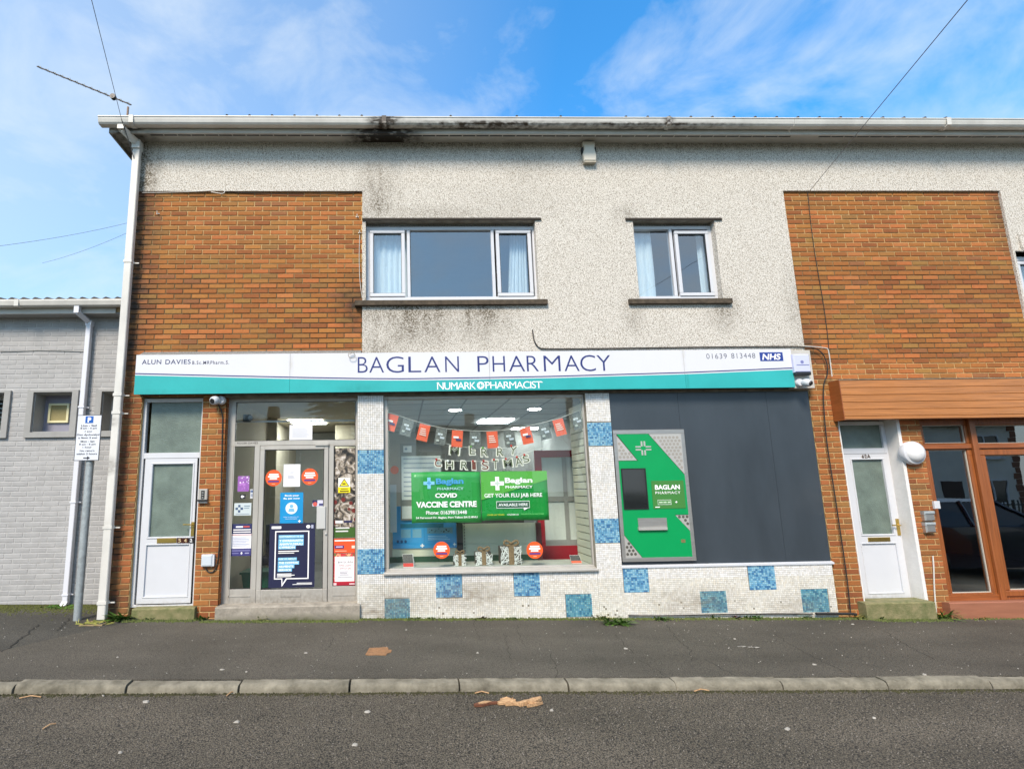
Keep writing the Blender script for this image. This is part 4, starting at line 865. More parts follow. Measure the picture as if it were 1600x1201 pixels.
def dome_camera(cx, cy, r, y, label, dirx):
    x, z = W(cx, cy, y); t = thing('security_camera', label, 'camera', (x, y, z))
    obj('base', MB().lathe(x+r*.9*dirx*-1, z+.2*r, [(r*1.05, y+.09), (r*1.05, y+.05), (r*.85, y+.035)], 20), M_white, t, smooth=True)
    mb = MB(); c = Vector((x, y, z)); d = Vector((dirx*.35, -.9, -.35)).normalized(); n = 18
    vs = []; fs = []; up = d.orthogonal().normalized(); q = d.cross(up); pr = [(0.0, -1.0), (.45, -.92), (.8, -.62), (1.0, -.15), (1.0, .35), (.92, .7), (.72, .85)]
    for rr, a in pr: vs += [c+d*a*r*1.25+rr*r*(math.cos(2*math.pi*k/n)*up+math.sin(2*math.pi*k/n)*q) for k in range(n)]
    for i in range(len(pr)-1):
        for k in range(n): fs.append((i*n+k, i*n+(k+1) % n, (i+1)*n+(k+1) % n, (i+1)*n+k))
    fs.append(tuple(range((len(pr)-1)*n, len(pr)*n))); obj('body', mb.add(vs, fs), M_white, t, smooth=True)
    mb = MB(); c2 = c+d*r*1.07; vs = [c2+.62*r*(math.cos(2*math.pi*k/n)*up+math.sin(2*math.pi*k/n)*q) for k in range(n)]+[c2+d*.012+.5*r*(math.cos(2*math.pi*k/n)*up+math.sin(2*math.pi*k/n)*q) for k in range(n)]
    mb.add(vs, [(k, (k+1) % n, (k+1) % n+n, k+n) for k in range(n)]+[tuple(range(n, 2*n))]); obj('lens', mb, M_black, t)
dome_camera(336.5, 625, .055, -.10, 'white dome camera under the sign, above the brick pier by the left door', -1)
dome_camera(1260, 597.5, .05, -.20, 'white camera under the alarm box at the right end of the sign', 1)

# ================================================================== WALL FITTINGS
yb_ = -.03
r = PR(310, 763.5, 323.5, 786, -.035); t = thing('entry_intercom', 'silver intercom with black hood on the brick pier beside the left door', 'intercom', (r[0], -.03, r[2]))
obj('housing', MB().cbox(r[0], r[1], -.035, 0, r[2], r[3], .006), M_alu, t); w_ = r[1]-r[0]; h_ = r[3]-r[2]
obj('keypad', MB().box(r[0]+.3*w_, r[1]-.3*w_, -.038, -.0355, r[2]+.3*h_, r[3]-.12*h_), M_black, t); obj('hood', MB().box(r[0]-.005, r[1]+.012, -.05, -.036, r[2]+.13*h_, r[2]+.26*h_), M_black, t)
for k in range(3): obj('button', MB().box(r[0]+.4*w_, r[1]-.4*w_, -.041, -.0385, r[2]+(.36+.17*k)*h_, r[2]+(.44+.17*k)*h_), M_steel, t)
r = PR(314, 866, 334, 885, -.05); t = thing('junction_box', 'pale grey square junction box low on the brick pier left of the shop door', 'box', (r[0], -.03, r[2]))
obj('box_body', MB().cbox(r[0], r[1]-.02, -.045, 0, r[2], r[3], .006), mat('pale_grey_plastic', (.55,.60,.66), .4), t); obj('lid', MB().cbox(r[0]+.012, r[1]-.03, -.051, -.0455, r[2]+.012, r[3]-.012, .004), MATS['pale_grey_plastic'], t); obj('side_lip', MB().box(r[1]-.019, r[1], -.04, 0, r[2]+.004, r[3]-.004), M_white, t)
def cable(pts, y, rad, m, label, name='wall_cable', cat='cable', smooth=3):
    P_ = [Vector((X(a, b, c if c is not None else y), c if c is not None else y, Z(a, b, c if c is not None else y))) for a, b, c in [(q+(None,))[:3] for q in pts]]
    for _ in range(smooth):
        Q = [P_[0]]
        for a, b in zip(P_, P_[1:]): Q += [a*.75+b*.25, a*.25+b*.75]
        Q.append(P_[-1]); P_ = Q
        if len(P_) > 120: break
    return tag(obj(name, MB().tube(P_, rad, 6), m, smooth=True), label, cat)
cable([(341,632),(348,645),(347.5,665),(346.5,720),(345,790),(342.5,860),(339,885),(333,894),(324,893),(321,886)], -.012, .008, M_rubber, 'black cable hanging down the brick pier from camera to junction box')
cable([(832,515),(833,524),(835,534),(841,543),(850,545.5),(1000,543.5),(1150,541.5),(1255,541),(1275,544),(1286,552),(1292,566),(1294,585),(1285,600),(1290,680),(1301,750),(1313,830),(1324,905),(1329,957)], RY-.015, .0075, M_rubber, 'thick black cable along the sign top then down the brick pier')
cable([(1262,300),(1268,360),(1277,420),(1288,480),(1295,540),(1297,575)], -.012, .004, M_rubber, 'thin black cable running down the upper right brick panel')
cable([(1255,540.5),(1292,543),(1295,548),(1300,588)], RY-.03, .006, M_pipe, 'thin white cable bent down from the sign end to the timber fascia', smooth=1)
cable([(222,301),(255,301),(300,299.5),(335,297.5),(348,297),(352,300),(348,303),(338,301.5),(330,300)], -.05, .005, M_pipe, 'white cable looped under the render band on the left brick panel')
cable([(350,300),(420,303),(480,304.5),(540,302),(564,300)], -.014, .004, M_rubber, 'sagging thin dark wire under the render band over the left bricks')
cable([(562,367),(561,400),(562,440),(566,465)], -.012, .0035, M_pipe, 'thin white wire beside the frame of the large upstairs window')
cable([(552,548),(543,552),(546,560),(556,558),(553,550),(546,553)], -.19, .004, M_conc, 'coil of grey wire hanging over the sign top at the brick edge')
cable([(1457.5,868),(1459,885),(1459.5,910),(1461,935),(1463,958)], -.014, .008, M_pipe, 'white cable up the brick pier between the 62A door and timber shopfront')
# bulkhead lamp
x, z = W(1432.5, 707, -.10); t = thing('bulkhead_light', 'round white bulkhead light on the brick pier by the 62A door', 'light', (x, -.05, z))
obj('base', MB().lathe(x, z, [(.150, 0), (.155, -.02), (.155, -.055), (.145, -.075), (.12, -.085)], 32, 1, .98), M_white, t, smooth=True)
obj('diffuser', MB().lathe(x, z, [(.118, -.086), (.112, -.10), (.09, -.125), (.05, -.142), (.01, -.148)], 32), mat('opal_diffuser', (.78,.79,.80), .25, spec=.6), t, smooth=True)
for i, (a, b, c, d) in enumerate(((1445, 798.5, 1461, 813.5), (1447, 816, 1462.5, 832))):
    r = PR(a, b, c, d, -.05); t = thing('key_safe', ['upper', 'lower'][i]+' of two small grey metal key safes on the brick pier', 'key safe', (r[0], -.04, r[2]), 'key safes on the brick pier')
    q = obj('body', MB().cbox(r[0], r[1], -.055, 0, r[2], r[3], .014), M_steel, t, smooth=True); obj('hood', MB().cbox(r[0]-.004, r[1]+.004, -.064, -.0, r[3]-.04, r[3]+.002, .012), M_galv, t)
r = PR(1460.5, 782.5, 1469.5, 794.5, -.03); t = obj('door_bell', MB().cbox(r[0], r[1], -.03, .0, r[2], r[3], .004), M_white); tag(t, 'small white plastic box on the edge of the timber shopfront', 'bell push')
for (a, b) in ((246, 333), (562, 363), (558, 338)):
    x, z = W(a, b, -.02); t = tag(obj('wall_hook', MB().tube([(x, 0, z), (x, -.03, z), (x, -.034, z+.025)], .006, 6).box(x-.02, x+.02, -.006, 0, z-.006, z+.006), M_pipe), ['small white hook on dark bricks at the top left by the downpipe', 'small white hook on bricks beside the upstairs window frame', 'small pale hook on bricks just above the large upstairs window corner'][(246, 562, 558).index(a)], 'hook')

# ================================================================== MEDICINE COLLECTION MACHINE
ym = -.035; OX, OY, SC = 960, 660, 5.457
def mp_(a, b, y=ym): return W(OX+a/SC, OY+b/SC, y)
vm = thing('collection_machine', 'green and steel prescription collection machine set into the dark board', 'machine', (mp_(350, 1190)[0], 0, mp_(350, 1190)[1]))
x0, x1 = X(965.5, 775, ym), X(1079, 775, ym); z0, z1 = Z(1030, 876.5, ym), Z(1015, 671, ym)
gx0, gx1, gz0, gz1 = x0+.045, x1-.07, z0+.045, z1-.05
# map machine-local (u,v) 0..1 of the green door
gx0, gx1 = X(960+(20+95)/2/SC, 770, ym), X(960+(565+665)/2/SC, 770, ym); gz0, gz1 = Z(960+380/SC, 660+1147/SC, ym), Z(960+280/SC, 660+97/SC, ym)
obj('steel_surround', MB().ring((x0, x1, z0, z1), (gx0, gx1, gz0, gz1), ym, -.001), M_steel, vm).modifiers.new('bevel', 'BEVEL').width = .004
def L(u, v): return (gx0+(gx1-gx0)*u, gz1+(gz0-gz1)*v)
GR = mat('machine_green', (.0, .30, .085), .3, noise=.05, nscale=3); obj('hex_backing', MB().box(gx0, gx1, ym+.012, -.001, gz0, gz1), mat('dark_steel_back', (.10,.09,.08), .6), vm)
def LP(pts): return [L(*p) for p in reversed(pts)]
door = obj('green_door', MB().prism(LP([(0,0),(.49,0),(1,.345),(1,.665),(.79,.665),(1,.80),(1,1),(.25,1),(.0,.82),(0,.222),(.30,.222)]), ym+.002, ym+.011), GR, vm)
STL = mat('perforated_steel_light', (.60,.58,.54), .4, metal=.5, noise=.08)
hexr = .0245
def hexpanel(poly, light):
    xs_ = [p[0] for p in poly]; zs_2 = [p[1] for p in poly]
    def inside(x, z, mgn=.8):
        c = True
        n = len(poly)
        for i in range(n):
            ax, az = poly[i]; bx, bz = poly[(i+1) % n]; cr_ = (bx-ax)*(z-az)-(bz-az)*(x-ax); ln = math.hypot(bx-ax, bz-az)
            if cr_/ln < hexr*mgn: c = False
        return c
    pn_ = obj('steel_corner_panel', MB().prism(poly, ym+.003, ym+.0105), STL, vm); mb = MB(); j = 0; z = min(zs_2)
    while z < max(zs_2):
        x = min(xs_)+(j % 2)*hexr
        while x < max(xs_):
            if inside(x, z): mb.add([(x+hexr*.80*math.sin(k*math.pi/3), ym+.0022, z+hexr*.80*math.cos(k*math.pi/3)) for k in range(6)], [(0,5,4,3,2,1)])
            x += hexr*2
        z += hexr*1.75; j += 1
    if mb.v: obj('hexagon_perforations', mb, mat('pale_hex_recess', (.42,.38,.33), .5, metal=.4) if light else mat('dark_hex_hole', (.09,.085,.07), .6), pn_, kind='stuff')
hexpanel(LP([(.0,.012),(.285,.218),(.0,.218)]), True); hexpanel(LP([(.50,0),(1,0),(1,.338)]), True)
hexpanel(LP([(.80,.67),(1,.67),(1,.795)]), False); hexpanel(LP([(.0,.825),(.242,1),(.0,1)]), False)
# cross emblem made of eight bars
cx_, cz_ = mp_(247, 218, ym); k = .0185
for a, b in ((-1,3.1),(1,3.1),(-1,-3.1),(1,-3.1)):
    obj('emblem_bar', MB().box(cx_+a*k-.011, cx_+a*k+.011, ym-.001, ym+.0015, cz_+b*k-.033, cz_+b*k+.033), STL, door)
    obj('emblem_bar', MB().box(cx_+b*1.15*k-.036, cx_+b*1.15*k+.036, ym-.001, ym+.0015, cz_+a*k-.009, cz_+a*k+.009), STL, door)
def mr(a, b, c, d, y=ym): p0, p1 = mp_((a+c)/2-(c-a)/2, (b+d)/2, y), mp_(c, (b+d)/2, y); return p0[0], p1[0], mp_((a+c)/2, d, y)[1], mp_((a+c)/2, b, y)[1]
r = mr(67, 389, 279, 740); sc_ = obj('screen_surround', MB().ring(r, grow(r, -.014), ym-.006, ym+.001), M_black, door); obj('screen', MB().box(r[0]+.013, r[1]-.013, ym-.002, ym+.001, r[2]+.013, r[3]-.013), mat('dark_screen_glass', (.012,.014,.016), .06, spec=.9), door)
r = mr(322, 494, 598, 731); pt_ = obj('name_plate', MB().box(r[0], r[1], ym-.003, ym+.001, r[2], r[3]), mat('olive_green_plate', (.055,.21,.045), .35), door)
w_, h_ = r[1]-r[0], r[3]-r[2]
text('BAGLAN', r[0]+.10*w_, r[0]+.87*w_, r[3]-.32*h_, r[3]-.15*h_, ym-.0045, WHT, pt_, weight=.03); text('PHARMACY', r[0]+.10*w_, r[0]+.87*w_, r[3]-.48*h_, r[3]-.385*h_, ym-.0045, WHT, pt_, weight=.0, gap=1.2)
obj('outline_box', MB().ring((r[0]+.15*w_, r[0]+.56*w_, r[2]+.14*h_, r[2]+.31*h_), (r[0]+.156*w_, r[0]+.553*w_, r[2]+.15*h_, r[2]+.30*h_), ym-.0045, ym-.0032), WHT, pt_)
for k in range(3): obj('small_print', MB().box(r[0]+(.19+.13*k)*w_, r[0]+(.30+.12*k)*w_, ym-.0045, ym-.0032, r[2]+.2*h_, r[2]+.25*h_), flat((190,215,185)), pt_)
obj('plate_emblem', MB().lathe(r[0]+.72*w_, r[2]+.225*h_, [(.014, ym-.0032), (.014, ym-.0045)], 4), WHT, pt_); obj('small_print', MB().box(r[0]+.06*w_, r[0]+.2*w_, ym-.0045, ym-.0032, r[2]+.04*h_, r[2]+.07*h_), WHT, pt_)
r = mr(201, 812, 447, 888); sl = obj('collection_slot', MB().box(r[0], r[1], ym-.004, ym+.001, r[2], r[3]), M_steel, door); r = mr(205, 890, 450, 915, ym-.02); obj('slot_lip', MB().box(r[0], r[1], ym-.03, ym-.0, r[2], r[3]), STL, door)
r = mr(570, 995, 605, 1022); obj('printed_mark', MB().box(r[0], r[1], ym-.0005, ym+.0015, r[2], r[3]), flat((120,110,70)), door)

# ================================================================== PARKING SIGN
pbx = GP(118.5, 968.5); yp2 = pbx.y
x, y = (X(143, 725, yp2)+X(118.5, 965, yp2))/2, yp2
pk = thing('parking_sign', 'galvanised post with white and blue parking restriction sign by the downpipe', 'sign', (x, y, G(x)))
rt = .044; zs0 = Z(135, 719.5, y-.06); zs1 = Z(140, 648, y-.06)
obj('post', MB().tube([(x, y, G(x)-.05), (x, y, zs1-.03)], rt, 20), M_galv, pk, smooth=True)
rr = PR(118, 648, 156.8, 719.5, y-.06); pw = (rr[1]-rr[0])/2; xc_ = (rr[0]+rr[1])/2
pl = obj('plate_back', MB().box(xc_-pw, xc_+pw, y-.058, y-.052, zs0, zs1), flat((60, 62, 68), .5), pk)
obj('plate', MB().box(xc_-pw+.008, xc_+pw-.008, y-.0595, y-.0582, zs0+.008, zs1-.008), flat((214, 218, 226), .4), pk)
for zc2 in (zs0+.12, zs1-.12): obj('clip', MB().box(x-.05, x+.05, y-.051, y-.0, zc2-.012, zc2+.012), M_galv, pk)
H_ = zs1-zs0; Wp = 2*pw
def pt(s, u0, u1, v0, v1, wt=.012): text(s, xc_-pw+u0*Wp, xc_-pw+u1*Wp, zs1-v1*H_, zs1-v0*H_, y-.0615, flat((40,42,50)), pk, weight=wt)
obj('blue_square', MB().box(xc_-.16*Wp, xc_+.16*Wp, y-.0612, y-.0597, zs1-.18*H_, zs1-.03*H_), flat((25, 90, 175), .35), pk)
text('P', xc_-.065*Wp, xc_+.075*Wp, zs1-.165*H_, zs1-.055*H_, y-.0625, WHT, pk, weight=.05)
for s, a, b, c, d in (('Llun - Sad', .19,.81,.215,.255),('8 am - 6 pm',.17,.83,.275,.32),('1 awr',.36,.66,.345,.38),('Dim dychwelyd',.05,.95,.415,.465),('o fewn 2 awr',.11,.89,.48,.52),
                      ('Mon - Sat',.22,.78,.56,.60),('8 am - 6 pm',.17,.83,.625,.67),('1 hour',.32,.68,.69,.725),('No return',.22,.80,.765,.80),('within 2 hours',.09,.91,.83,.87)): pt(s, a, b, c, d)
zz0 = zs1-.94*H_; obj('arrow', MB().prism([(xc_-.12*Wp, zz0-.006), (xc_+.03*Wp, zz0-.006), (xc_+.03*Wp, zz0-.022), (xc_+.15*Wp, zz0), (xc_+.03*Wp, zz0+.022), (xc_+.03*Wp, zz0+.006), (xc_-.12*Wp, zz0+.006)], y-.0612, y-.0597), flat((30,32,40)), pk)
#@@P4
# weathered joints: dark in the lower half of each upper panel
stain_mix(M_mortar, lambda t: mth(t, 'MULTIPLY', mth(t, 'MULTIPLY', mth(t, 'GREATER_THAN', pos(t)[1].outputs[2], 3.15), mth(t, 'MULTIPLY_ADD', pos(t)[1].outputs[2], -2.2, 10.6, clamp=True)), mth(t, 'MULTIPLY_ADD', noise(t, 1.2, lo=.3, hi=.6), .35, .55), clamp=True), (.06, .04, .022))
stain_mix(M_mortar, blobs([(XL, 4.4, .5, 2.6, 1.6), (XL, 1.2, .3, 2., 1.4), (X(555,480), 4.0, .35, .5, .9)], 7), (.035, .025, .016))
# ================================================================== INSIDE THE PHARMACY
ZF = .12; ZCL = Z(765, 620, .2)+.01; xI0, xI1 = xa0, pb1+.3
room = thing('pharmacy_interior', 'pale shop interior seen through the glass, walls, tiled ceiling and vinyl floor', 'room', ((xI0+xI1)/2, .3, ZF))
room_back = 4.6
obj('floor', MB().box(xI0, xI1, .21, room_back, ZF-.06, ZF), M_floor, room)
obj('back_wall', MB().box(xI0, xI1, room_back, room_back+.1, ZF, ZCL), M_greyint, room)
obj('side_wall', MB().box(xI0-.1, xI0, .21, room_back, ZF, ZCL+.2), M_beige, room); obj('side_wall', MB().box(xI1, xI1+.1, .21, room_back, ZF, ZCL), M_greyint, room)
obj('ceiling', MB().box(pa0+.1, xI1, .21, room_back, ZCL, ZCL+.08), M_ceil, room); obj('lobby_ceiling', MB().box(xI0, pa0+.1, .21, room_back, ZCL+.02, ZCL+.1), M_beige, room)
for k in range(1, 7): obj('ceiling_grid_bar', MB().box(pa0+.1, xI1, .2+k*.6, .224+k*.6, ZCL-.004, ZCL-.0005), M_greytrim, room)
for k in range(0, 6): obj('ceiling_grid_bar', MB().box(pa0+.25+k*.6, pa0+.274+k*.6, .21, room_back, ZCL-.009, ZCL-.0045), M_greytrim, room)
obj('lobby_partition', MB().box(pa0+.0, pa0+.09, .21, .9, ZF, ZCL+.02), M_beige, room)
obj('lobby_partition', MB().box(xI0, X(425, 700, 1.9), 2.2, 2.28, ZF, ZCL+.02), M_beige, room)
obj('lobby_partition', MB().box(-1.25, pa0, 3.2, 3.28, ZF, ZCL), mat('warm_lobby_paint', (.60,.54,.40), .8), room)
obj('lobby_rail', MB().box(xI0, pa0, .45, .47, Z(460, 659, .45), Z(460, 656.5, .45)), M_white, room)
Em = mat('lamp_glow', (1, .97, .90), .5, emit=18.); Em2 = mat('panel_glow', (.95, .98, 1), .5, emit=15.)
def ceil_y(px, py): 
    d = FW + RT*((px-PX)/FPX) - UP*((py-PY)/FPX); t = (ZCL-ZC)/d.z; return d.x*t, d.y*t-D
for i, (a, b) in enumerate(((710.8, 639.5), (835, 638))):
    x, y = ceil_y(a, b); t = thing('downlight', ['left', 'right'][i]+' of two round lit downlights in the shop ceiling', 'light', (x, y, ZCL), 'ceiling downlights in the shop')
    mb = MB(); n = 20
    mb.add([(x+.115*math.cos(2*math.pi*k/n), y+.115*math.sin(2*math.pi*k/n), ZCL-.012) for k in range(n)]+[(x+.13*math.cos(2*math.pi*k/n), y+.13*math.sin(2*math.pi*k/n), ZCL-.0095) for k in range(n)], [tuple(range(n))]+[(k, k+n, (k+1) % n+n, (k+1) % n) for k in range(n)])
    obj('lamp', MB().add([(x+.10*math.cos(2*math.pi*k/n), y+.10*math.sin(2*math.pi*k/n), ZCL-.015) for k in range(n)], [tuple(reversed(range(n)))]), Em, t); obj('rim', mb, M_white, t)
x, y = ceil_y(774, 657); t = thing('ceiling_light', 'square lit light panel in the shop ceiling behind the bunting', 'light', (x, y, ZCL))
obj('diffuser', MB().box(x-.29, x+.29, y-.29, y+.29, ZCL-.014, ZCL-.010), Em2, t)
for a, b in ((790, 691), (905, 668), (893, 681)):
    x, y = ceil_y(a, b if b < 684 else 684); y = min(y, 4.2); t = thing('ceiling_light', {790: 'narrow far light panel above the merry garland', 905: 'wide far light panel at the right of the shop window', 893: 'small far light panel below the wide one at the window right'}[a], 'light', (x, y, ZCL)); obj('diffuser', MB().box(x-.28, x+.28, y-.12, y+.12, ZCL-.014, ZCL-.010), Em2, t)
t = thing('ceiling_light', 'unseen light panel added behind the beige lobby partition to brighten the lobby', 'light', (-1.7, 2.8, ZCL)); obj('diffuser', MB().box(-2.0, -1.4, 2.5, 3.1, ZCL+.006, ZCL+.012), Em2, t)  # added panel, hidden from view, only there to brighten the lobby
deckz = Z(765, 884.5, .1)
yD = .62
def thingbox(name, label, cat, rect, y0, y1, m, zb=None):
    a, b, c, d = rect; t = thing(name, label, cat, ((a+b)/2, y0, zb if zb is not None else c)); return t
t = thing('window_display_base', 'grey white window deck with cream back board and dark green skirting', 'display', ((gw[0]+gw[1])/2, .4, deckz))
obj('deck', MB().box(pa1-.3, pb0+.3, .10, yD, deckz-.03, deckz), mat('deck_paint', (.45,.46,.42), .6, noise=.1), t)
r = PR(613, 818, 840.5, 879, yD); obj('back_board', MB().box(r[0], r[1], yD, yD+.02, deckz, r[3]), M_creamwood, t); obj('skirting', MB().box(r[0]-.05, r[1]+.02, yD-.012, yD-.001, deckz+.001, deckz+.075), flat((30, 72, 50)), t)
for (a, b) in ((714.5, 723.5),): q = PR(a, 816, b, 868, yD-.05); obj('black_post', MB().box(q[0], q[1], yD-.05, yD-.02, deckz, q[3]), M_black, t)
q = PR(838, 816, 846, 878, yD); obj('black_post', MB().box(q[0], q[1], yD-.03, yD+.03, deckz, q[3]), mat('dark_red_post', (.10,.02,.02), .5), t)
for a in (712.5, 726, 839): 
    q = PR(a-.6, 816, a+.6, 866, yD-.004); mb = MB(); z = q[2]
    while z < q[3]: mb.box(q[0], q[1], yD-.004, yD-.0005, z, z+.02); z += .04
    obj('slotted_upright', mb, M_black, t, kind='stuff')
# slatwall sides of the window bay
for nm, xs_, sg_ in (('left', gw[0]-.005, 1), ('right', gw[1]+.005, -1)):
    t = thing('slatwall_panel', 'cream slatted side wall at the %s side of the display window' % nm, 'panel', (xs_, .35, deckz), 'slatted side walls of the window bay'); z = deckz; k = 0
    while z < gw[3]-.1: obj('slat', MB().box(xs_-.03, xs_, .10, yD, z+.006, z+.088), M_creamwood, t) if sg_ > 0 else obj('slat', MB().box(xs_, xs_+.03, .10, yD, z+.006, z+.088), M_creamwood, t); z += .094
# red framed inner door
yR = .95; r = PR(840, 703, 923, 879, yR); t = thing('inner_door', 'red framed glazed inner door with grey mullions behind the shop window', 'door', (r[0], yR, deckz-.3))
RED = flat((165, 22, 40), .4); pnl = (r[0]+.09, r[1]-.02, Z(880, 852, yR), r[3]-.10)
obj('frame', MB().ring((r[0], r[1], deckz-.3, r[3]), pnl, yR, yR+.06), RED, t)
obj('pane', MB().box(pnl[0], pnl[1], yR+.03, yR+.04, pnl[2], pnl[3]), mat('white_blind', (.62,.66,.64), .6, noise=.1, nscale=4, stretch=(1,1,.3)), t)
zm = Z(880, 779, yR); xm = (pnl[0]+pnl[1])/2
obj('mullion', MB().box(pnl[0], pnl[1], yR+.01, yR+.029, zm-.035, zm+.035), M_greytrim, t); obj('mullion', MB().box(xm-.03, xm+.03, yR+.005, yR+.0095, pnl[2], pnl[3]), M_greytrim, t); obj('bottom_rail', MB().box(pnl[0], pnl[1], yR+.01, yR+.029, pnl[2], pnl[2]+.08), M_greytrim, t)
# shelves / counters deep in the shop
t = thing('shop_counter', 'dark counter and shelving dimly seen in the depth of the shop', 'counter', (1.2, 3.2, ZF))
obj('counter', MB().box(.5, 2.2, 3.0, 3.5, ZF, 1.1), mat('dim_counter', (.10,.09,.08), .6), t); obj('shelf_unit', MB().box(.45, 1.5, 4.2, 4.55, ZF, 2.1), mat('dark_shelving', (.07,.065,.06), .7), t)
# ---- generic printed sheet: base board plus print on top
def print_on(t, r, y, items, par=None):
    x0, x1, z0, z1 = r; w_, h_ = x1-x0, z1-z0; par = par or t
    for k, it in enumerate(items):
        kd, u0, v0, u1, v1, col = it[:6]; yy = y-.0012-.0006*k; m = flat(col, .5)
        a, b, c, d = x0+u0*w_, x0+u1*w_, z1-v1*h_, z1-v0*h_
        if kd == 'r': obj('printed_panel', MB().box(a, b, yy, yy+.0005, c, d), m, par)
        elif kd == 'o': obj('printed_outline', MB().ring((a, b, c, d), (a+it[6], b-it[6], c+it[6], d-it[6]), yy, yy+.0005), m, par)
        elif kd == 'd': obj('printed_disc', MB().lathe((a+b)/2, (c+d)/2, [((b-a)/2, yy+.0005), ((b-a)/2, yy)], 22, 1, (d-c)/(b-a)), m, par)
        elif kd == 't': text(it[6], a, b, c, d, yy, m, par, weight=it[7] if len(it) > 7 else 0.)
        elif kd == 'l':
            n = it[6]
            mb = MB()
            for i in range(n):
                z = d-(d-c)*(i+.5)/n; hh = (d-c)/n*.2; e = b-(b-a)*random.uniform(0, .3); mb.box(a, e, yy, yy+.0005, z-hh, z+hh)
            obj('small_print', mb, m, par, kind='stuff')
        elif kd == 'x':
            cx2, cz2, q = (a+b)/2, (c+d)/2, (b-a)/2
            obj('cross_emblem', MB().prism([(cx2-q,cz2-q*.3),(cx2-q*.3,cz2-q*.3),(cx2-q*.3,cz2-q),(cx2+q*.3,cz2-q),(cx2+q*.3,cz2-q*.3),(cx2+q,cz2-q*.3),(cx2+q,cz2+q*.3),(cx2+q*.3,cz2+q*.3),(cx2+q*.3,cz2+q),(cx2-q*.3,cz2+q),(cx2-q*.3,cz2+q*.3),(cx2-q,cz2+q*.3)], yy, yy+.0005), m, par)
        elif kd == 'p': obj('printed_shape', MB().prism([(x0+u*w_, z1-v*h_) for u, v in it[6]], yy, yy+.0005), m, par)
        elif kd == 's':                            # scatter of blobs for a picture
            mb = MB()
            for i in range(it[6]):
                cx2, cz2, q = random.uniform(a, b), random.uniform(c, d), random.uniform(.3, 1)*(b-a)*it[7]
                q = min(q, cx2-a+1e-3, b-cx2+1e-3, cz2-c+1e-3, d-cz2+1e-3)
                mb.add([(cx2+q*random.uniform(.6,1)*math.cos(j*math.pi/3), yy-i*.000004, cz2+q*random.uniform(.6,1)*math.sin(j*math.pi/3)) for j in range(6)], [(0,5,4,3,2,1)][:1])
            for f in range(len(mb.f)): mb.f[f] = tuple(reversed(mb.f[f]))
            obj('picture_detail', mb, m, par, kind='stuff')
def sheet(name, label, cat, px, y, col, items, group=None, m=None):
    r = PR(*px, y); t = thing(name, label, cat, ((r[0]+r[1])/2, y, r[2]), group); obj('sheet', MB().box(r[0], r[1], y-.0005, y+.0015, r[2], r[3]), m or flat(col, .5), t)
    print_on(t, r, y, items); return t
W8 = (248, 248, 248)
def festive_print():
    m = mat('snowy_branches_print', (.1,.1,.1), .4); t = m.node_tree; b = t.nodes['Principled BSDF']; g = N(t, 'ShaderNodeNewGeometry')
    n = N(t, 'ShaderNodeTexNoise'); n.inputs['Scale'].default_value = 11; n.inputs['Detail'].default_value = 7; n.inputs['Distortion'].default_value = 1.6; t.links.new(g.outputs['Position'], n.inputs[0])
    c = N(t, 'ShaderNodeValToRGB'); e = c.color_ramp.elements; e[0].position = .36; e[0].color = (.012,.012,.012,1); e[1].position = .66; e[1].color = (.62,.58,.54,1); e.new(.46).color = (.10,.085,.07,1); e.new(.55).color = (.30,.25,.19,1); t.links.new(n.outputs[0], c.inputs[0])
    v = N(t, 'ShaderNodeTexVoronoi'); v.inputs['Scale'].default_value = 13; t.links.new(g.outputs['Position'], v.inputs[0]); dots = mth(t, 'LESS_THAN', v.outputs['Distance'], .36)
    s = N(t, 'ShaderNodeSeparateXYZ'); t.links.new(g.outputs['Position'], s.inputs[0]); zb_ = Z(538, 775, ya_); zg_ = Z(538, 824, ya_)
    low = mth(t, 'MULTIPLY', dots, mth(t, 'LESS_THAN', s.outputs[2], zb_)); k = N(t, 'ShaderNodeMix', data_type='RGBA'); t.links.new(low, k.inputs[0]); t.links.new(c.outputs[0], k.inputs[6]); k.inputs[7].default_value = (.16,.022,.018,1)
    gr = mth(t, 'LESS_THAN', s.outputs[2], zg_); k2 = N(t, 'ShaderNodeMix', data_type='RGBA'); t.links.new(gr, k2.inputs[0]); t.links.new(k.outputs[2], k2.inputs[6]); k2.inputs[7].default_value = (.05,.12,.02,1); t.links.new(k2.outputs[2], b.inputs['Base Color']); return m
yS = ya_+.010   # inside face of sidelights and door
yI = ya_+.014
def disc(label, px, py, rad, y, items, group):
    x, z = W(px, py, y); k = X(px+rad, py, y)-x; t = thing('round_sticker', label, 'sticker', (x, y, z-k), group)
    obj('disc', MB().lathe(x, z, [(k, y+.0015), (k, y-.0005)], 32), flat((242, 92, 38), .45), t); print_on(t, (x-k, x+k, z-k, z+k), y, items); return t
stick = [('r',.22,.24,.80,.33,W8),('r',.16,.37,.84,.46,W8),('r',.26,.50,.72,.58,W8),('r',.16,.65,.84,.76,(90,60,130)),('r',.4,.85,.6,.88,(250,190,160))]
YG1 = ya_+.010
disc('orange round sticker at the upper left of the shop door glass', 427.5, 746.5, 12.7, YG1, stick, 'orange round stickers on the glass')
disc('orange round sticker right of the white notice on the shop door glass', 484, 744.5, 12.9, YG1, stick, 'orange round stickers on the glass')
disc('orange round sticker low in the display window, left of the gift boxes', 690, 859, 12.8, .055, stick, 'orange round stickers on the glass')
disc('orange round sticker low in the display window, right of the gift boxes', 835.5, 859, 12.8, .055, stick, 'orange round stickers on the glass')
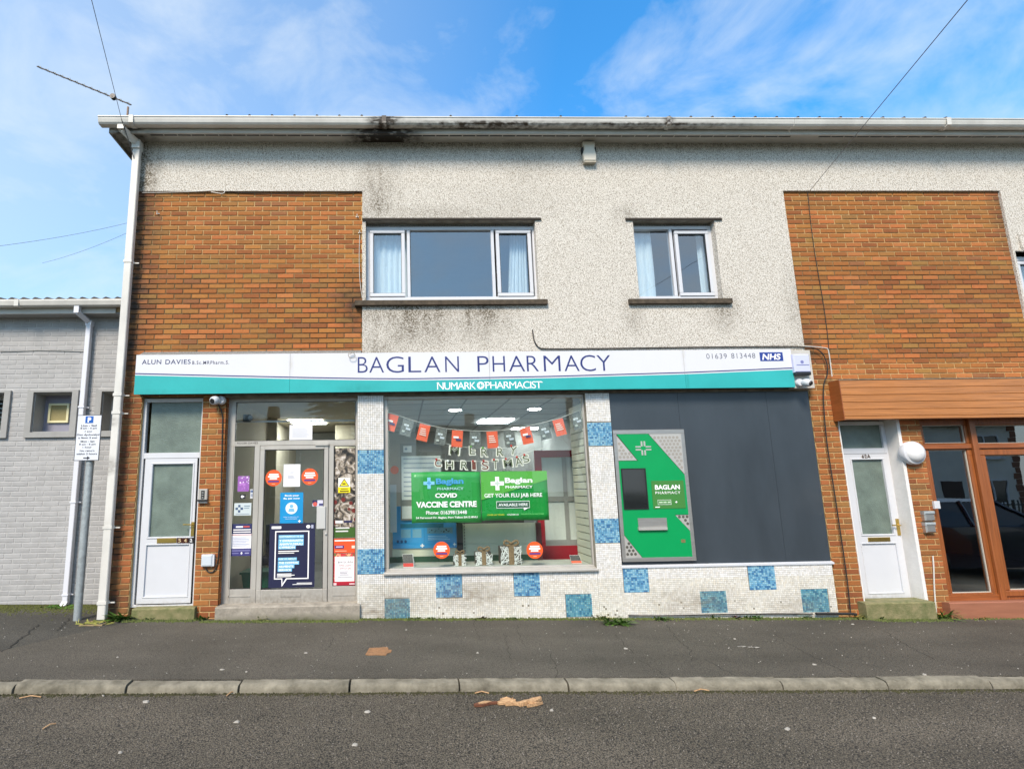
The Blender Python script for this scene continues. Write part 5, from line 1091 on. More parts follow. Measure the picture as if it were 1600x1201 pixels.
sheet('notice', 'white paper notice between the two orange stickers on the shop door', 'notice', (443, 725, 469, 760), YG1, (236,238,242), [('r',.38,.36,.62,.385,(120,125,140)),('l',.25,.5,.75,.64,(150,155,170),4),('r',.3,.78,.7,.79,(190,190,200))])
sheet('notice', 'white landscape paper notice high in the transom over the shop door', 'notice', (452.3, 663.5, 488, 687), ya_+.015, (228,230,236), [('l',.12,.2,.88,.85,(185,190,200),9)])
sheet('poster', 'blue poster reading Book your flu jab now on the shop door', 'poster', (437.5, 769, 473.5, 817.5), YG1, (0,140,200), [('t',.2,.07,.82,.14,W8,'Book your',.03),('t',.14,.165,.86,.235,W8,'flu jab now',.03),('d',.24,.32,.76,.70,(225,240,250)),('d',.42,.39,.58,.50,(120,180,215)),('p',0,0,0,0,(120,180,215),[(.36,.62),(.64,.62),(.60,.52),(.40,.52)]),('t',.16,.775,.84,.805,W8,'Speak to the team for',0.),('t',.24,.83,.76,.86,W8,'more information',0.),('x',.80,.90,.92,.96,W8)])
BL = (120,190,232)
sheet('poster', 'navy Welsh and English common ailments poster with white speech bubble outline', 'poster', (420.5, 817, 492, 917.5), ya_+.005, (27,30,64), [
 ('r',.04,.045,.25,.085,W8),('d',.80,.03,.89,.085,W8),('r',.91,.03,.96,.085,(170,175,200)),
 ('p',0,0,0,0,W8,[(.12,.12),(.87,.12),(.87,.87),(.40,.87),(.29,.985),(.28,.87),(.12,.87)][::-1]),('p',0,0,0,0,(27,30,64),[(.145,.137),(.845,.137),(.845,.853),(.38,.853),(.305,.94),(.30,.853),(.145,.853)][::-1]),
 ('r',.20,.185,.75,.235,BL),('t',.22,.195,.73,.225,W8,'GOFYNNWCH I NI AM',.0),('r',.20,.245,.75,.35,BL),('t',.22,.255,.73,.29,W8,'Y GWASANAETH',.03),('t',.22,.31,.73,.345,W8,'ANHWYLDERAU',.03),('r',.20,.352,.58,.405,BL),('t',.22,.36,.56,.395,W8,'CYFFREDIN',.03),
 ('r',.20,.43,.65,.445,W8),('r',.20,.46,.55,.472,W8),('r',.20,.535,.61,.58,BL),('t',.22,.545,.59,.57,W8,'ASK US ABOUT',.0),('r',.20,.59,.66,.645,BL),('t',.22,.60,.64,.632,W8,'THE COMMON',.03),('r',.20,.648,.56,.70,BL),('t',.22,.655,.54,.69,W8,'AILMENTS',.03),('r',.20,.703,.51,.75,BL),('t',.22,.71,.49,.742,W8,'SERVICE',.03),
 ('r',.19,.78,.50,.792,W8),('r',.19,.80,.57,.812,W8),('r',.19,.82,.5,.832,W8),('r',.62,.925,.95,.935,W8),('r',.53,.945,.95,.953,W8)])
sheet('sticker', 'small cluster sticker of red, white and navy beside the door pull plate', 'sticker', (488, 781, 505.5, 790.5), YG1, (205,205,225), [('r',0,0,.45,.5,(40,40,90)),('d',.05,.3,.45,1.,(205,90,80)),('r',.6,.55,.95,.9,(60,60,110))])
sheet('hazard_sign', 'yellow and white warning triangle sign on the right sidelight', 'sign', (528.5, 746, 547.2, 769.5), ya_+.018, (236,236,225), [('r',0,.62,1,1,(245,225,20)),('p',0,0,0,0,(30,28,20),[(.5,.06),(.92,.57),(.08,.57)][::-1]),('p',0,0,0,0,(245,225,20),[(.5,.14),(.83,.53),(.17,.53)][::-1]),('r',.34,.36,.62,.44,(30,28,20)),('r',.2,.72,.8,.76,(60,55,20)),('r',.14,.86,.88,.92,(40,36,16))])
sheet('festive_poster', 'tall dark poster of snowy branches with red baubles in the right sidelight', 'poster', (521.5, 700, 555.3, 839), ya_+.024, (62,60,58), [('r',.08,.815,.42,.845,(225,225,225)),('r',.47,.815,.86,.84,(40,40,80)),('l',.1,.88,.9,.95,(225,225,225),2)], m=festive_print())
sheet('poster', 'orange poster strip in the right sidelight above the BAGLAN poster', 'poster', (520.8, 841, 555.8, 863), ya_+.018, (238,84,38), [('r',.06,.10,.96,.18,W8),('r',.06,.48,.48,.70,(70,45,110)),('r',.12,.54,.42,.62,(210,190,220)),('r',.82,.5,.97,.7,(250,215,200)),('r',.08,.85,.6,.9,(250,190,160))])
sheet('poster', 'festive BAGLAN poster with red floral border at the foot of the right sidelight', 'poster', (520.3, 864, 555.8, 915), ya_+.018, (206,60,66), [('s',0,0,1,.12,(225,175,130),20,.08),('s',0,0,1,.12,(70,120,60),10,.07),('s',0,.1,.1,.9,(210,190,120),18,.25),('s',.9,.1,1,.9,(90,130,60),18,.25),('r',.08,.10,.94,.86,(240,238,242)),('t',.22,.24,.86,.30,(60,50,60),'BAGLAN',.0),('t',.26,.35,.80,.40,(150,60,60),'XMAS LIGHT',.0),('t',.30,.44,.78,.49,(150,60,60),'SWITCH ON',.0),('l',.3,.54,.75,.68,(150,150,160),3),('r',.2,.72,.86,.73,(120,120,130)),('r',0,.88,1,1,(170,26,50)),('r',.03,.90,.16,.97,(240,200,205)),('r',.72,.92,.96,.95,(240,220,225))])
def g1_(x): return x
sheet('poster', 'small purple leaflet with white shapes in the left sidelight', 'poster', (371.5, 743.5, 389.5, 767.5), ya_+.018, (150,95,175), [('s',0,0,1,.55,(235,225,240),16,.10),('s',.5,0,1,1,(70,50,100),10,.12),('s',.1,.4,.9,.9,(180,120,200),10,.2)])
sheet('sticker', 'tiny black and white square sticker in the left sidelight', 'sticker', (375.2, 772, 383.8, 779), ya_+.018, (24,24,40), [('d',.15,.2,.6,.8,W8),('r',.5,.35,.75,.6,W8)])
sheet('card', 'small white card at the right edge of the left sidelight', 'card', (391, 764, 395.8, 778.5), ya_+.018, (205,208,215), [('r',.1,.1,.9,.35,(90,110,150)),('r',.2,.5,.8,.8,(150,160,180))])
sheet('opening_hours_card', 'pale grey card with dark blue cross emblem in the left sidelight', 'card', (365.8, 785.5, 392.5, 805), ya_+.018, (196,208,212), [('x',.08,.15,.52,.75,(60,85,120)),('d',.22,.33,.38,.57,(196,208,212)),('r',.58,.2,.92,.28,(130,150,165)),('r',.58,.38,.88,.44,(130,150,165)),('r',.1,.85,.9,.89,(140,155,165))])
sheet('poster', 'navy and white stacked notice in the middle of the left sidelight', 'poster', (360.8, 818, 393.2, 868), ya_+.018, (238,240,246), [('r',0,0,1,.31,(42,48,96)),('r',.22,.07,.56,.12,(235,235,245)),('r',.58,.07,.88,.11,(210,90,80)),('r',.1,.17,.95,.20,W8),('r',.1,.24,.95,.27,W8),('r',0,.335,1,.35,(205,110,100)),('l',.08,.40,.92,.70,(190,195,215),6),('r',0,.77,1,1,(58,56,118)),('r',.05,.82,.95,.85,(130,130,180)),('r',.08,.90,.4,.93,(120,120,175)),('d',.5,.88,.58,.95,W8),('r',.7,.9,.9,.93,(170,170,205))])
# things standing in the lobby
q = PR(380, 904, 412, 917, .6); t = thing('storage_crate', 'green plastic crate on the lobby floor behind the door glass', 'crate', ((q[0]+q[1])/2, .7, ZF))
GC = flat((14, 92, 70), .45)
cz2 = Z(400, 918, .5); mb = MB(); mb.prism([(q[0]+.03, cz2), (q[1]+.10, cz2), (q[1]+.14, cz2+.17), (q[0]-.0, cz2+.17)], .5, .86); obj('crate_body', mb, GC, t); obj('crate_rim', MB().box(q[0]-.02, q[1]+.16, .48, .88, cz2+.171, cz2+.20), GC, t)
obj('stand', MB().box(q[0]+.06, q[1]+.05, .55, .82, ZF+.001, cz2-.001), M_dark_int, t)
t = thing('lobby_seat', 'dark blue seat with white papers on it behind the navy poster', 'seat', (q[0]+.1, 1.2, ZF)); obj('seat', MB().cbox(q[0]+.05, q[1]+.35, 1.1, 1.5, ZF+.4, ZF+.5, .03), flat((24,34,62)), t); obj('seat_back', MB().cbox(q[0]+.05, q[1]+.35, 1.5, 1.56, ZF+.5, ZF+.95, .02), flat((24,34,62)), t); obj('paper', MB().box(q[0]+.2, q[0]+.5, 1.15, 1.35, ZF+.501, ZF+.51), M_white, t)
for k in (0, 1): obj('leg', MB().box(q[0]+.1+k*.5, q[0]+.14+k*.5, 1.2, 1.24, ZF, ZF+.4), M_steel, t)
x, z = W(386, 653, .3); t = thing('indoor_sensor', 'small dark box with round lens inside the transom over the shop door', 'sensor', (x, .3, z))
obj('housing', MB().cbox(x-.05, x+.04, .28, .34, z-.05, z+.05, .01), flat((50,55,58)), t); obj('lens', MB().lathe(x+.05, z, [(.035, .30), (.03, .27), (.015, .262)], 16), flat((110,118,128), .3), t)
# ---- inside the display window
yB = .30
t = sheet('info_board', 'grey information board with white lined sheet behind the covid banner', 'board', (625.5, 692, 691, 812), yD-.05, (128,130,128), [('r',.08,.035,.28,.12,(225,228,230)),('x',.11,.045,.18,.105,(120,140,170)),('r',.03,.17,.97,.74,(228,232,232)),('r',.03,.82,.40,.98,(215,220,220)),*[('r',.08,.20+.06*k,.92-.12*(k%3==2),.212+.06*k,(150,165,185)) for k in range(9)]])
t = sheet('display_board', 'bright blue exhibition board standing at the left of the display window', 'board', (613.5, 790, 713, 856), yD-.02, (52,152,214), [('r',.49,.12,.495,1,(30,120,180)),('r',.12,.42,.80,.52,(20,110,140)),('r',.13,.55,.28,.75,(110,165,195)),('r',.31,.55,.45,.75,(110,165,195)),('r',.54,.52,.94,.66,(90,140,165)),('s',.56,.55,.92,.64,(30,40,50),14,.05),('l',.55,.70,.9,.82,(150,205,235),3),*[('d',.06+.06*k,.80,.10+.06*k,.87,(18,80,130)) for k in range(3)],('x',.43,.90,.49,.98,W8),('x',.94,.88,.99,.96,W8)])
q = PR(609.5, 757, 619.5, 795, .4); t = obj('steel_bracket', MB().box(q[0], q[1], .40, .42, q[2]-.3, q[3]), mat('pale_steel', (.45,.48,.52), .5), None); tag(t, 'pale grey upright metal strip at the left inside the window', 'bracket')
t = disc('dim red round sign hanging far inside at the left of the display window', 616.5, 734, 6.5, yD, [], None)
GB = (52, 158, 74); GB2 = (30, 148, 62); GB3 = (120, 180, 70)
yBn = .062
def banner(label, a, b, y0l, y0r, y1l, y1r, items, y=yBn, cols=GB):
    r = PR(a, (y0l+y0r)/2, b, (y1l+y1r)/2, y); t = thing('banner', label, 'banner', ((r[0]+r[1])/2, y, r[2]), 'green banners stuck in the display window'); n = 14; mb = MB(); vs = []; fs = []
    for i in range(n+1):
        for k in range(9): u = i/n; v = k/8; vs.append((r[0]+(r[1]-r[0])*u, y+.010+.003*math.sin(u*9+v*5)+.002*math.sin(u*23), r[2]+(r[3]-r[2])*v+.004*math.sin(u*5)))
    for i in range(n):
        for k in range(8): q = i*9+k; fs.append((q, q+9, q+10, q+1))
    o = obj('banner_sheet', mb.add(vs, fs), flat(cols, .3), t, smooth=True); o.modifiers.new('solid', 'SOLIDIFY').thickness = .001; print_on(t, r, y+.005, items); return t
banner('green banner reading COVID VACCINE CENTRE, left of the pair', 643, 751.5, 738, 736, 817.5, 815.5, [('x',.175,.115,.335,.32,(130,200,235)),('x',.225,.165,.285,.265,(70,150,210)),('t',.355,.125,.755,.275,(70,160,215),'Baglan',.035),('t',.37,.305,.755,.36,(170,215,215),'PHARMACY',.02),('t',.34,.42,.655,.51,W8,'COVID',.045),('t',.065,.58,.935,.70,W8,'VACCINE CENTRE',.045),('t',.205,.76,.79,.835,W8,'Phone: 01639813448',.02),('t',.06,.875,.94,.925,W8,'54 Fairwood Dr. Baglan, Port Talbot SA12 8NU',.025)])
banner('green banner reading GET YOUR FLU JAB HERE, right of the pair', 752.2, 856.5, 736, 736, 813, 812, [('p',0,0,0,0,(84,170,62),[(0,.0),(1,.0),(1,.18),(0,.58)][::-1]),('x',.145,.12,.345,.37,W8),('x',.205,.195,.285,.295,(200,215,205)),('t',.36,.13,.775,.27,W8,'Baglan',.035),('t',.365,.295,.775,.35,W8,'PHARMACY',.02),('t',.045,.45,.91,.555,W8,'GET YOUR FLU JAB HERE',.02),('r',.22,.61,.715,.755,W8),('r',.225,.62,.71,.745,(20,80,50)),('p',0,0,0,0,W8,[(.62,.75),(.70,.75),(.63,.80)][::-1]),('t',.25,.655,.685,.71,W8,'AVAILABLE HERE',.02),('t',.08,.868,.33,.898,(215,205,60),'OVER 65 YEARS',0.),('t',.375,.868,.545,.898,W8,'UNDER 65',0.),('t',.585,.865,.92,.893,(120,200,120),'PRIVATE FLU VACCINE',0.)], cols=GB2)
# bunting
def cat(a, b, sag, n=24): return [(a[0]+(b[0]-a[0])*u, a[1]+(b[1]-a[1])*u+sag*4*u*(1-u)) for u in [i/n for i in range(n+1)]]
yU = .085
bt = thing('bunting', 'string of orange and photo bunting flags across the top of the window', 'bunting', (1.2, yU, W(760, 672, yU)[1]))
cv = [(606,643.5),(625,650),(650,658),(674,665),(700,670),(730,672.5),(757,673.5),(785,672),(815,668),(845,661),(875,653),(895,645),(914,638)]
obj('string', MB().tube([(X(a,b,yU), yU, Z(a,b,yU)) for a, b in cv], .004, 5), M_pipe, bt)
def on_cv(x):
    for (a, b), (c, d) in zip(cv, cv[1:]):
        if a <= x <= c: return b+(d-b)*(x-a)/(c-a), (d-b)/(c-a)
    return cv[-1][1], -.3
fl = [(615,1),(639,0),(664.5,1),(690.5,0),(715,1),(742.5,0),(768.5,1),(794.5,0),(820,1),(848,0),(871,1),(897,0)]
for k, (fx, on) in enumerate(fl):
    py, sl_ = on_cv(fx); x, z = W(fx, py+1, yU); wd = .072; hh = .215; an = -math.atan(sl_)*.9; ca, sa = math.cos(an), math.sin(an)
    def Rr(u, v, y): return (x+u*ca+v*sa, y, z+u*sa-v*ca)
    mb = MB(); mb.add([Rr(-wd, 0, yU), Rr(-wd, hh, yU+.01), Rr(wd, hh, yU+.014), Rr(wd, 0, yU+.001)], [(0,1,2,3)]); f = obj('flag', mb, flat((240,105,72), .6) if on else mat('photo_flag', (.20,.21,.20), .5, noise=.6, nscale=45), bt); f.modifiers.new('solid', 'SOLIDIFY').thickness = .002
    def band(v0, v1, u0, u1, col, nm='print'): obj(nm, MB().add([Rr(u0*wd, v0*hh, yU-.002), Rr(u0*wd, v1*hh, yU-.002), Rr(u1*wd, v1*hh, yU-.001), Rr(u1*wd, v0*hh, yU-.001)], [(0,1,2,3)]), flat(col), f)
    if on and k % 4 != 2: band(.36,.48,-.7,.25,W8); band(.50,.62,-.25,.7,(70,60,110))
    elif on:
        for q in range(4): band(.25+.12*q,.31+.12*q,-.65,.3+.1*q,(252,225,215))
    else: band(.3,.42,-.6,.3,(215,220,225)); band(.5,.62,-.1,.7,(205,210,220)); band(.36,.5,-.2,.1,(150,155,160)); band(.7,.82,-.7,-.2,(190,195,190))
# letter garlands
def garland(name, label, y, letters, cvg):
    t = thing('letter_garland', label, 'garland', (X(760, 715, y), y, Z(760, 740, y)))
    obj('string', MB().tube([(X(a,b,y+.004), y+.006, Z(a,b,y+.004)) for a, b in cvg], .0028, 5), M_pipe, t)
    for ch, a, b, c, d, rot, hat in letters:
        r = PR(a, b, c, d, y); vs, fs, A_, B_, C_, D_ = text_mesh(ch, .0); w_ = r[1]-r[0]; h_ = r[3]-r[2]; xc2, zc3 = (r[0]+r[1])/2, (r[2]+r[3])/2; ca, sa = math.cos(rot), math.sin(rot)
        for lay, (wt, col, dy) in enumerate(((.04, (240,235,225), 0.), (.0, (88,98,66) if hat != 2 else (120,60,44), -.0025))):
            vs, fs, A_, B_, C_, D_ = text_mesh(ch, wt*(.5 if ch == 'M' else 1.6) if lay == 0 else 0.); g_ = 1.10 if lay == 0 else .84; mb = MB(); pts = []
            for v in vs: u = ((v[0]-A_)/(B_-A_)-.5)*w_*g_; q = ((v[1]-C_)/(D_-C_)-.5)*h_*g_; pts.append((xc2+u*ca-q*sa, y+dy, zc3+u*sa+q*ca))
            o = obj('letter' if lay == 0 else 'letter_face', mb.add(pts, fs), flat(col, .6), t)
        if hat: 
            q = .012; obj('decoration', MB().lathe(xc2-w_*.2, zc3+h_*.48, [(q*1.3, y-.004), (q*.9, y-.008)], 8), flat({1:(200,60,50), 2:(190,50,45), 3:(110,170,80), 4:(240,240,240)}[hat], .6), t)
garland('a', 'MERRY in white outlined festive letters on a string under the bunting', .10, [('M',702,696.5,718.5,710.5,-.1,1),('E',733,697,743,710.5,0,3),('R',751,699,763,713.5,0,3),('R',775.5,698.5,788,713,-.05,4),('Y',795,696,808.5,710.5,-.15,1)], [(690,691),(706,695),(725,698),(745,699),(765,701),(785,700),(803,697),(815,693),(826,691)])
garland('b', 'CHRISTMAS in white outlined festive letters on the lower string', .10, [('C',678.5,717,690,730,.1,2),('H',696,719.5,709,733,0,4),('R',719.5,719.5,732,733.5,-.1,0),('I',737,720,744,734.5,0,2),('S',752,719.5,764,734.5,.05,2),('T',769,717.5,779,733.5,0,1),('M',786,716.5,801.5,730,.1,1),('A',804,713.5,817,728,.15,1),('S',816,710,827.5,723,.25,1)], [(676,714),(690,717.5),(710,719.5),(735,720.5),(760,720.5),(785,717),(805,712),(822,707),(836,703),(850,699)])
# gift boxes of white wicker with hessian bows
WK = mat('white_wicker', (.74,.74,.72), .6); HS = mat('hessian_ribbon', (.25,.165,.085), .9, noise=.4, nscale=60, bump=.5, bscale=200)
for i, (a, b, c, d, tp) in enumerate(((708.5, 866, 729, 884.5, 862), (743, 861.5, 769.5, 885, 855), (782.5, 853, 816, 885, 845))):
    y0 = .20; r = PR(a, b, c, d, y0); w_ = r[1]-r[0]; z0 = deckz+.002; z1 = r[3]; xc2 = (r[0]+r[1])/2
    t = thing('gift_box', ['smallest', 'middle sized', 'largest'][i]+' white wicker gift box with hessian bow in the display window', 'gift box', (xc2, y0, z0), 'wicker gift boxes in the window')
    mb = MB(); h_ = z1-z0
    for k in range(44):
        an = random.uniform(0, math.pi); L_ = w_*.75; cx2, cz3 = random.uniform(r[0], r[1]), random.uniform(z0, z1); p0 = [cx2-L_*math.cos(an)/2, cz3-L_*math.sin(an)/2]; p1 = [cx2+L_*math.cos(an)/2, cz3+L_*math.sin(an)/2]
        for q in (p0, p1): q[0] = min(max(q[0], r[0]), r[1]); q[1] = min(max(q[1], z0), z1)
        if math.hypot(p0[0]-p1[0], p0[1]-p1[1]) > .04: mb.tube([(p0[0], y0+random.uniform(0,.012), p0[1]), (p1[0], y0+random.uniform(0,.012), p1[1])], .0042, 4)
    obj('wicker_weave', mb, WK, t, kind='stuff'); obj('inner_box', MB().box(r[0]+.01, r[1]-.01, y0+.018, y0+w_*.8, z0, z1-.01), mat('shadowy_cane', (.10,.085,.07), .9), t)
    obj('ribbon', MB().box(xc2-w_*.12, xc2+w_*.12, y0-.006, y0+.0, z0, z1+.004), HS, t)
    for sg_ in (-1, 1):
        pts = [(xc2+sg_*w_*.34*math.sin(u), y0-.01, z1+.018+w_*.16*math.sin(u*2)*(.8)+w_*.06) for u in [j*math.pi/2/6*1.0 for j in range(7)]]
        pts += [(xc2+sg_*w_*.30*(1-j/4), y0+.005, z1+.01+w_*.02*j/4) for j in range(1, 5)]
        obj('bow_loop', MB().tube(pts, w_*.055, 7), HS, t, smooth=True)
for i, (a, b, c, d) in enumerate(((629, 866, 646.5, 886.5), (892, 867.5, 909, 880.5))):
    y0 = .16+.05*i; r = PR(a, b, c, d, y0); t = thing('leaflet_stand', ['tent leaflet with black picture and red foot at the left of the window deck', 'leaflet with grey picture and orange foot at the right of the window deck'][i], 'leaflet', (r[0], y0, deckz)); z0 = deckz+.001
    mb = MB(); mb.add([(r[0]+.01, y0, z0), (r[1], y0, z0), (r[1]-.01, y0+.05, r[3]), (r[0], y0+.05, r[3]), (r[1]+.02, y0+.10, z0), (r[0]+.03, y0+.10, z0)], [(0,1,2,3),(2,4,5,3),(1,4,2),(0,3,5)]); obj('folded_card', mb, flat((232,230,228)), t)
    mb = MB()
    def Q(u, v): return (r[0]+.01*(1-v)+(r[1]-r[0]-.01)*u, y0+.05*v-.002, z0+(r[3]-z0)*v)
    obj('picture', MB().add([Q(.0,.32), Q(.98,.32), Q(.96,.98), Q(.02,.98)], [(0,1,2,3)]), mat('leaflet_photo', (.09,.085,.08), .5, noise=.8, nscale=90), t)
    obj('colour_band', MB().add([Q(.0,.04), Q(.98,.04), Q(.98,.31), Q(.0,.31)], [(0,1,2,3)]), flat((205, 50, 40) if i == 0 else (235,95,60)), t)

# ================================================================== AERIAL, OVERHEAD WIRES
ya2 = 1.2; p0 = Vector((X(205,164,ya2), ya2, Z(205,164,ya2))); p1 = Vector((X(58,104,ya2), ya2, Z(58,104,ya2)))
ae = thing('tv_aerial', 'long television aerial pointing left on a short mast above the roof corner', 'aerial', (X(199,170,ya2), ya2, p0.z-.5)); M_ae = mat('tarnished_aluminium', (.16,.13,.11), .5, metal=.5)
obj('boom', MB().tube([p0, p1], .011, 6), M_ae, ae); bdir = (p1-p0)
ms = W(200, 170, ya2); obj('mast', MB().tube([(ms[0], ya2, ms[1]-.32), (ms[0], ya2, ms[1]+.03)], .017, 8), mat('rusty_mast', (.26,.17,.12), .7), ae)
for k in range(13):
    c = p0+bdir*(.03+k*.078); obj('element', MB().tube([c+Vector((-.01,-.035,.0)), c+Vector((.01,.035,.0))], .007, 5), M_ae, ae); obj('clip', MB().tube([c+Vector((0,0,-.012)), c+Vector((0,0,.03))], .011, 5), M_galv, ae)
obj('junction', MB().lathe((p0+bdir*.19).x, (p0+bdir*.19).z+.01, [(.045, ya2-.03), (.045, ya2+.03)], 10), M_black, ae)
def wire(pts, rad, label):
    P_ = [Vector(p) for p in pts]; a, b = P_[0], P_[-1]; n = 24
    if len(P_) == 2: P_ = [a.lerp(b, i/n)-Vector((0,0,.25*4*(i/n)*(1-i/n)*.3)) for i in range(n+1)]
    tag(obj('overhead_wire', MB().tube(P_, rad, 5), mat('grey_wire', (.11,.11,.115), .6)), label, 'wire')
def P3(px, py, Y): x, z = W(px, py, Y); return Vector((x, Y, z))
a = P3(190, 187, -.42); b = P3(143, 0, -2.2); wire([a, a+(b-a)*1.0, a+(b-a)*5], .0035, 'overhead wire rising from the roof corner at the top left')
wire([a, P3(205, 232, -.2), P3(218.5, 281, -.04)], .006, 'short dark wire running down behind the white downpipe head')
a = P3(1263, 301, -.04); b = P3(1512, 0, -3.6); wire([a, b, a+(b-a)*4], .0035, 'overhead wire rising from the right brick panel into the sky')
wire([(X(205,347,6), 6, Z(205,347,6)), (X(-60,391,3), 3, Z(-60,391,3))], .004, 'upper of two distant wires in the sky at the left')
wire([(X(205,361,6), 6, Z(205,361,6)), (X(66,411,9), 9, Z(66,411,9))], .004, 'lower of two distant wires in the sky at the left')

# ================================================================== GROUND DETAIL
def leafclump(x, y, n, L_, m, label, cat='plant', name='weed', spread=.05, up=.75, w_=.018, blades=False):
    mb = MB(); z0 = G(x)
    for k in range(n):
        an = random.uniform(0, 2*math.pi); l = L_*random.uniform(.5, 1); e = random.uniform(.25, 1.1)*up; bx, by = x+random.uniform(-spread, spread), y+random.uniform(-spread*.4, spread*.4)
        if by > -.02: by = -.03
        dx, dy = math.cos(an), -abs(math.sin(an)); ww = w_*random.uniform(.6, 1.2); px_, py_ = -dy, dx
        vs = []
        for q, (t_, wd) in enumerate(((0, .35), (.4, 1.), (.75, .8), (1, .05))):
            r_ = l*t_*math.cos(e); h_ = l*(t_*math.sin(e)-.35*t_*t_*math.cos(e)*.6)
            c = (bx+dx*r_, by+dy*r_, z0+max(h_, .002)+.003)
            vs += [(c[0]+px_*ww*wd, c[1]+py_*ww*wd, c[2]), (c[0], c[1], c[2]-ww*wd*.35+.002), (c[0]-px_*ww*wd, c[1]-py_*ww*wd, c[2])]
        fs = []
        for q in range(3): b_ = q*3; fs += [(b_, b_+3, b_+4, b_+1), (b_+1, b_+4, b_+5, b_+2)]
        mb.add(vs, fs)
    return tag(obj(name, mb, m), label, cat)
def gx(px, py): return GP(px, py)
for (px, py, n, l, ww, m, lab) in ((189, 968, 34, .15, .020, M_leaf, 'bushy green dandelion like weed at the corner below the left door step'), (232, 967, 12, .07, .012, M_leaf, 'small low weed in front of the left door step'), (318, 966, 22, .07, .012, M_leaf, 'low clover weed under the brick pier between the two steps'),
        (350, 967, 10, .06, .010, M_leafy, 'thin weed at the left end of the shop door step'), (408, 968, 16, .07, .010, M_leafy, 'small yellow weed in front of the shop door step middle'), (540, 966, 18, .06, .010, M_leaf, 'row of little weeds at the right end of the shop step'),
        (648, 965, 18, .06, .011, M_leaf, 'small weeds under the first teal mosaic square'), (672, 965, 14, .06, .011, M_leaf, 'small green weed just right of the first teal square'), (748, 963, 10, .08, .012, mat('withered_leaf', (.12,.09,.04), .8, noise=.4, nscale=30), 'withered brown weed against the mosaic wall under the window'), (801, 966, 20, .05, .011, M_leaf, 'flat green weed with white bits below the display window'),
        (962, 974, 60, .12, .012, M_leaf, 'largest patch of grassy weed where the riser meets the machine wall'), (940, 967, 26, .08, .010, M_leafy, 'yellowish grass left of the large weed patch'), (1033, 968, 26, .07, .011, M_leaf, 'weed clump under the collection machine'), (1110, 962, 14, .06, .010, M_leaf, 'small weed at the left of the third teal square'), (1143, 963, 18, .06, .013, mat('reddish_leaf', (.11,.035,.03), .8, noise=.4, nscale=30), 'dark reddish weed below the dark board wall'),
        (1175, 966, 34, .07, .012, M_leaf, 'leafy weed run under the blue square right of the red weed'), (1250, 963, 22, .06, .011, M_leaf, 'low weeds under the right teal square'), (1335, 965, 22, .07, .011, M_leafy, 'yellow green weeds at the foot of the brick pier by the cable'), (1372, 967, 14, .06, .011, M_leaf, 'tiny weeds in front of the 62A door step'),
        (1455, 962, 40, .15, .008, M_leaf, 'grassy tuft at the right end of the 62A door step'), (1535, 967, 16, .06, .011, M_leafy, 'small weeds at the foot of the timber plinth')):
    p = gx(px, py); leafclump(p.x, min(p.y, -.04), int(n*1.6), l*1.6, m, lab, w_=ww, spread=.05+.0012*n)
for (px, py, n, lab) in ((92, 950, 40, 'weeds at the foot of the grey wall by the downpipe shoe'), (140, 975, 30, 'dry yellow grass around the drain below the main downpipe')):
    p = gx(px, py); x, y = p.x, p.y; mb = MB()
    for k in range(n):
        an = random.uniform(0, 6.28); l = random.uniform(.05, .14); bx, by = x+random.gauss(0, .12), y+random.gauss(0, .04); dx, dy = math.cos(an)*l, math.sin(an)*l*.5; h_ = random.uniform(.01, .05)
        mb.add([(bx-.006, by, G(bx, .007)), (bx+.006, by, G(bx, .007)), (bx+dx*.6+.004, by+dy*.6, G(bx, h_)), (bx+dx, by+dy, G(bx, h_*.6))], [(0,1,2,3)])
    tag(obj('weed', mb, M_leaf if n == 40 else M_leafy), lab, 'plant')
# moss seam along walls and gutter line, loose grit
def scatter(name, m, n, fx, size, hgt, kind='stuff'):
    mb = MB()
    for k in range(n):
        x, y, z = fx(); s_ = size*random.uniform(.4, 1.3); an = random.uniform(0, 3.14); ca, sa = math.cos(an)*s_, math.sin(an)*s_; h_ = hgt*random.uniform(.4, 1.2); e = random.uniform(.5, 1)
        mb.add([(x-ca, y-sa, z-.003), (x+sa*e, y-ca*e, z-.003), (x+ca, y+sa, z-.003), (x-sa*e, y+ca*e, z-.003), (x, y, z+h_)], [(0,1,4),(1,2,4),(2,3,4),(3,0,4)])
    return obj(name, mb, m, None, kind)
def wallfoot():
    x = random.uniform(XL+.1, 8.5); y = -.05-abs(random.gauss(0, .035))
    if X(206,950)-.03 < x < X(304,950)+.05: y -= .06
    if X(336,950)-.1 < x < X(562,950): y -= .09
    if X(1352,941)-.05 < x < X(1461,941): y -= .09
    return x, y, G(x, .006)
tag(scatter('moss', mat('foot_moss', (.10,.125,.03), .9, noise=.55, nscale=25), 6500, wallfoot, .015, .020), 'strip of moss and small growth along the foot of the shopfront wall', 'moss')
def gut(): x = random.uniform(-5.5, 7.5); return x, KY-.012-abs(random.gauss(0, .028)), G(x, RD+.002)
tag(scatter('moss', mat('dark_gutter_moss', (.05,.048,.018), .95, noise=.5, nscale=30), 4200, gut, .011, .009), 'dark moss and grit along the kerb foot at the road edge', 'moss')
def leftc(): x = random.uniform(-5.8, XL+.15); y = .78-abs(random.gauss(0, .22)); return x, y, G(x, .003)
tag(scatter('moss', M_moss, 3600, leftc, .016, .010), 'moss and dirt spread over the old tarmac beside the grey wall', 'moss')
def road_grit(): x = random.uniform(-4.6, 5.4); y = random.uniform(-3.9, KY-.03); return x, y, G(x, RD+.002)
tag(scatter('road_chippings', mat('pale_chipping', (.21,.19,.165), .95, noise=.4, nscale=40), 9000, road_grit, .0048, .0045), 'loose pale stone chippings lying over the road surface', 'gravel')
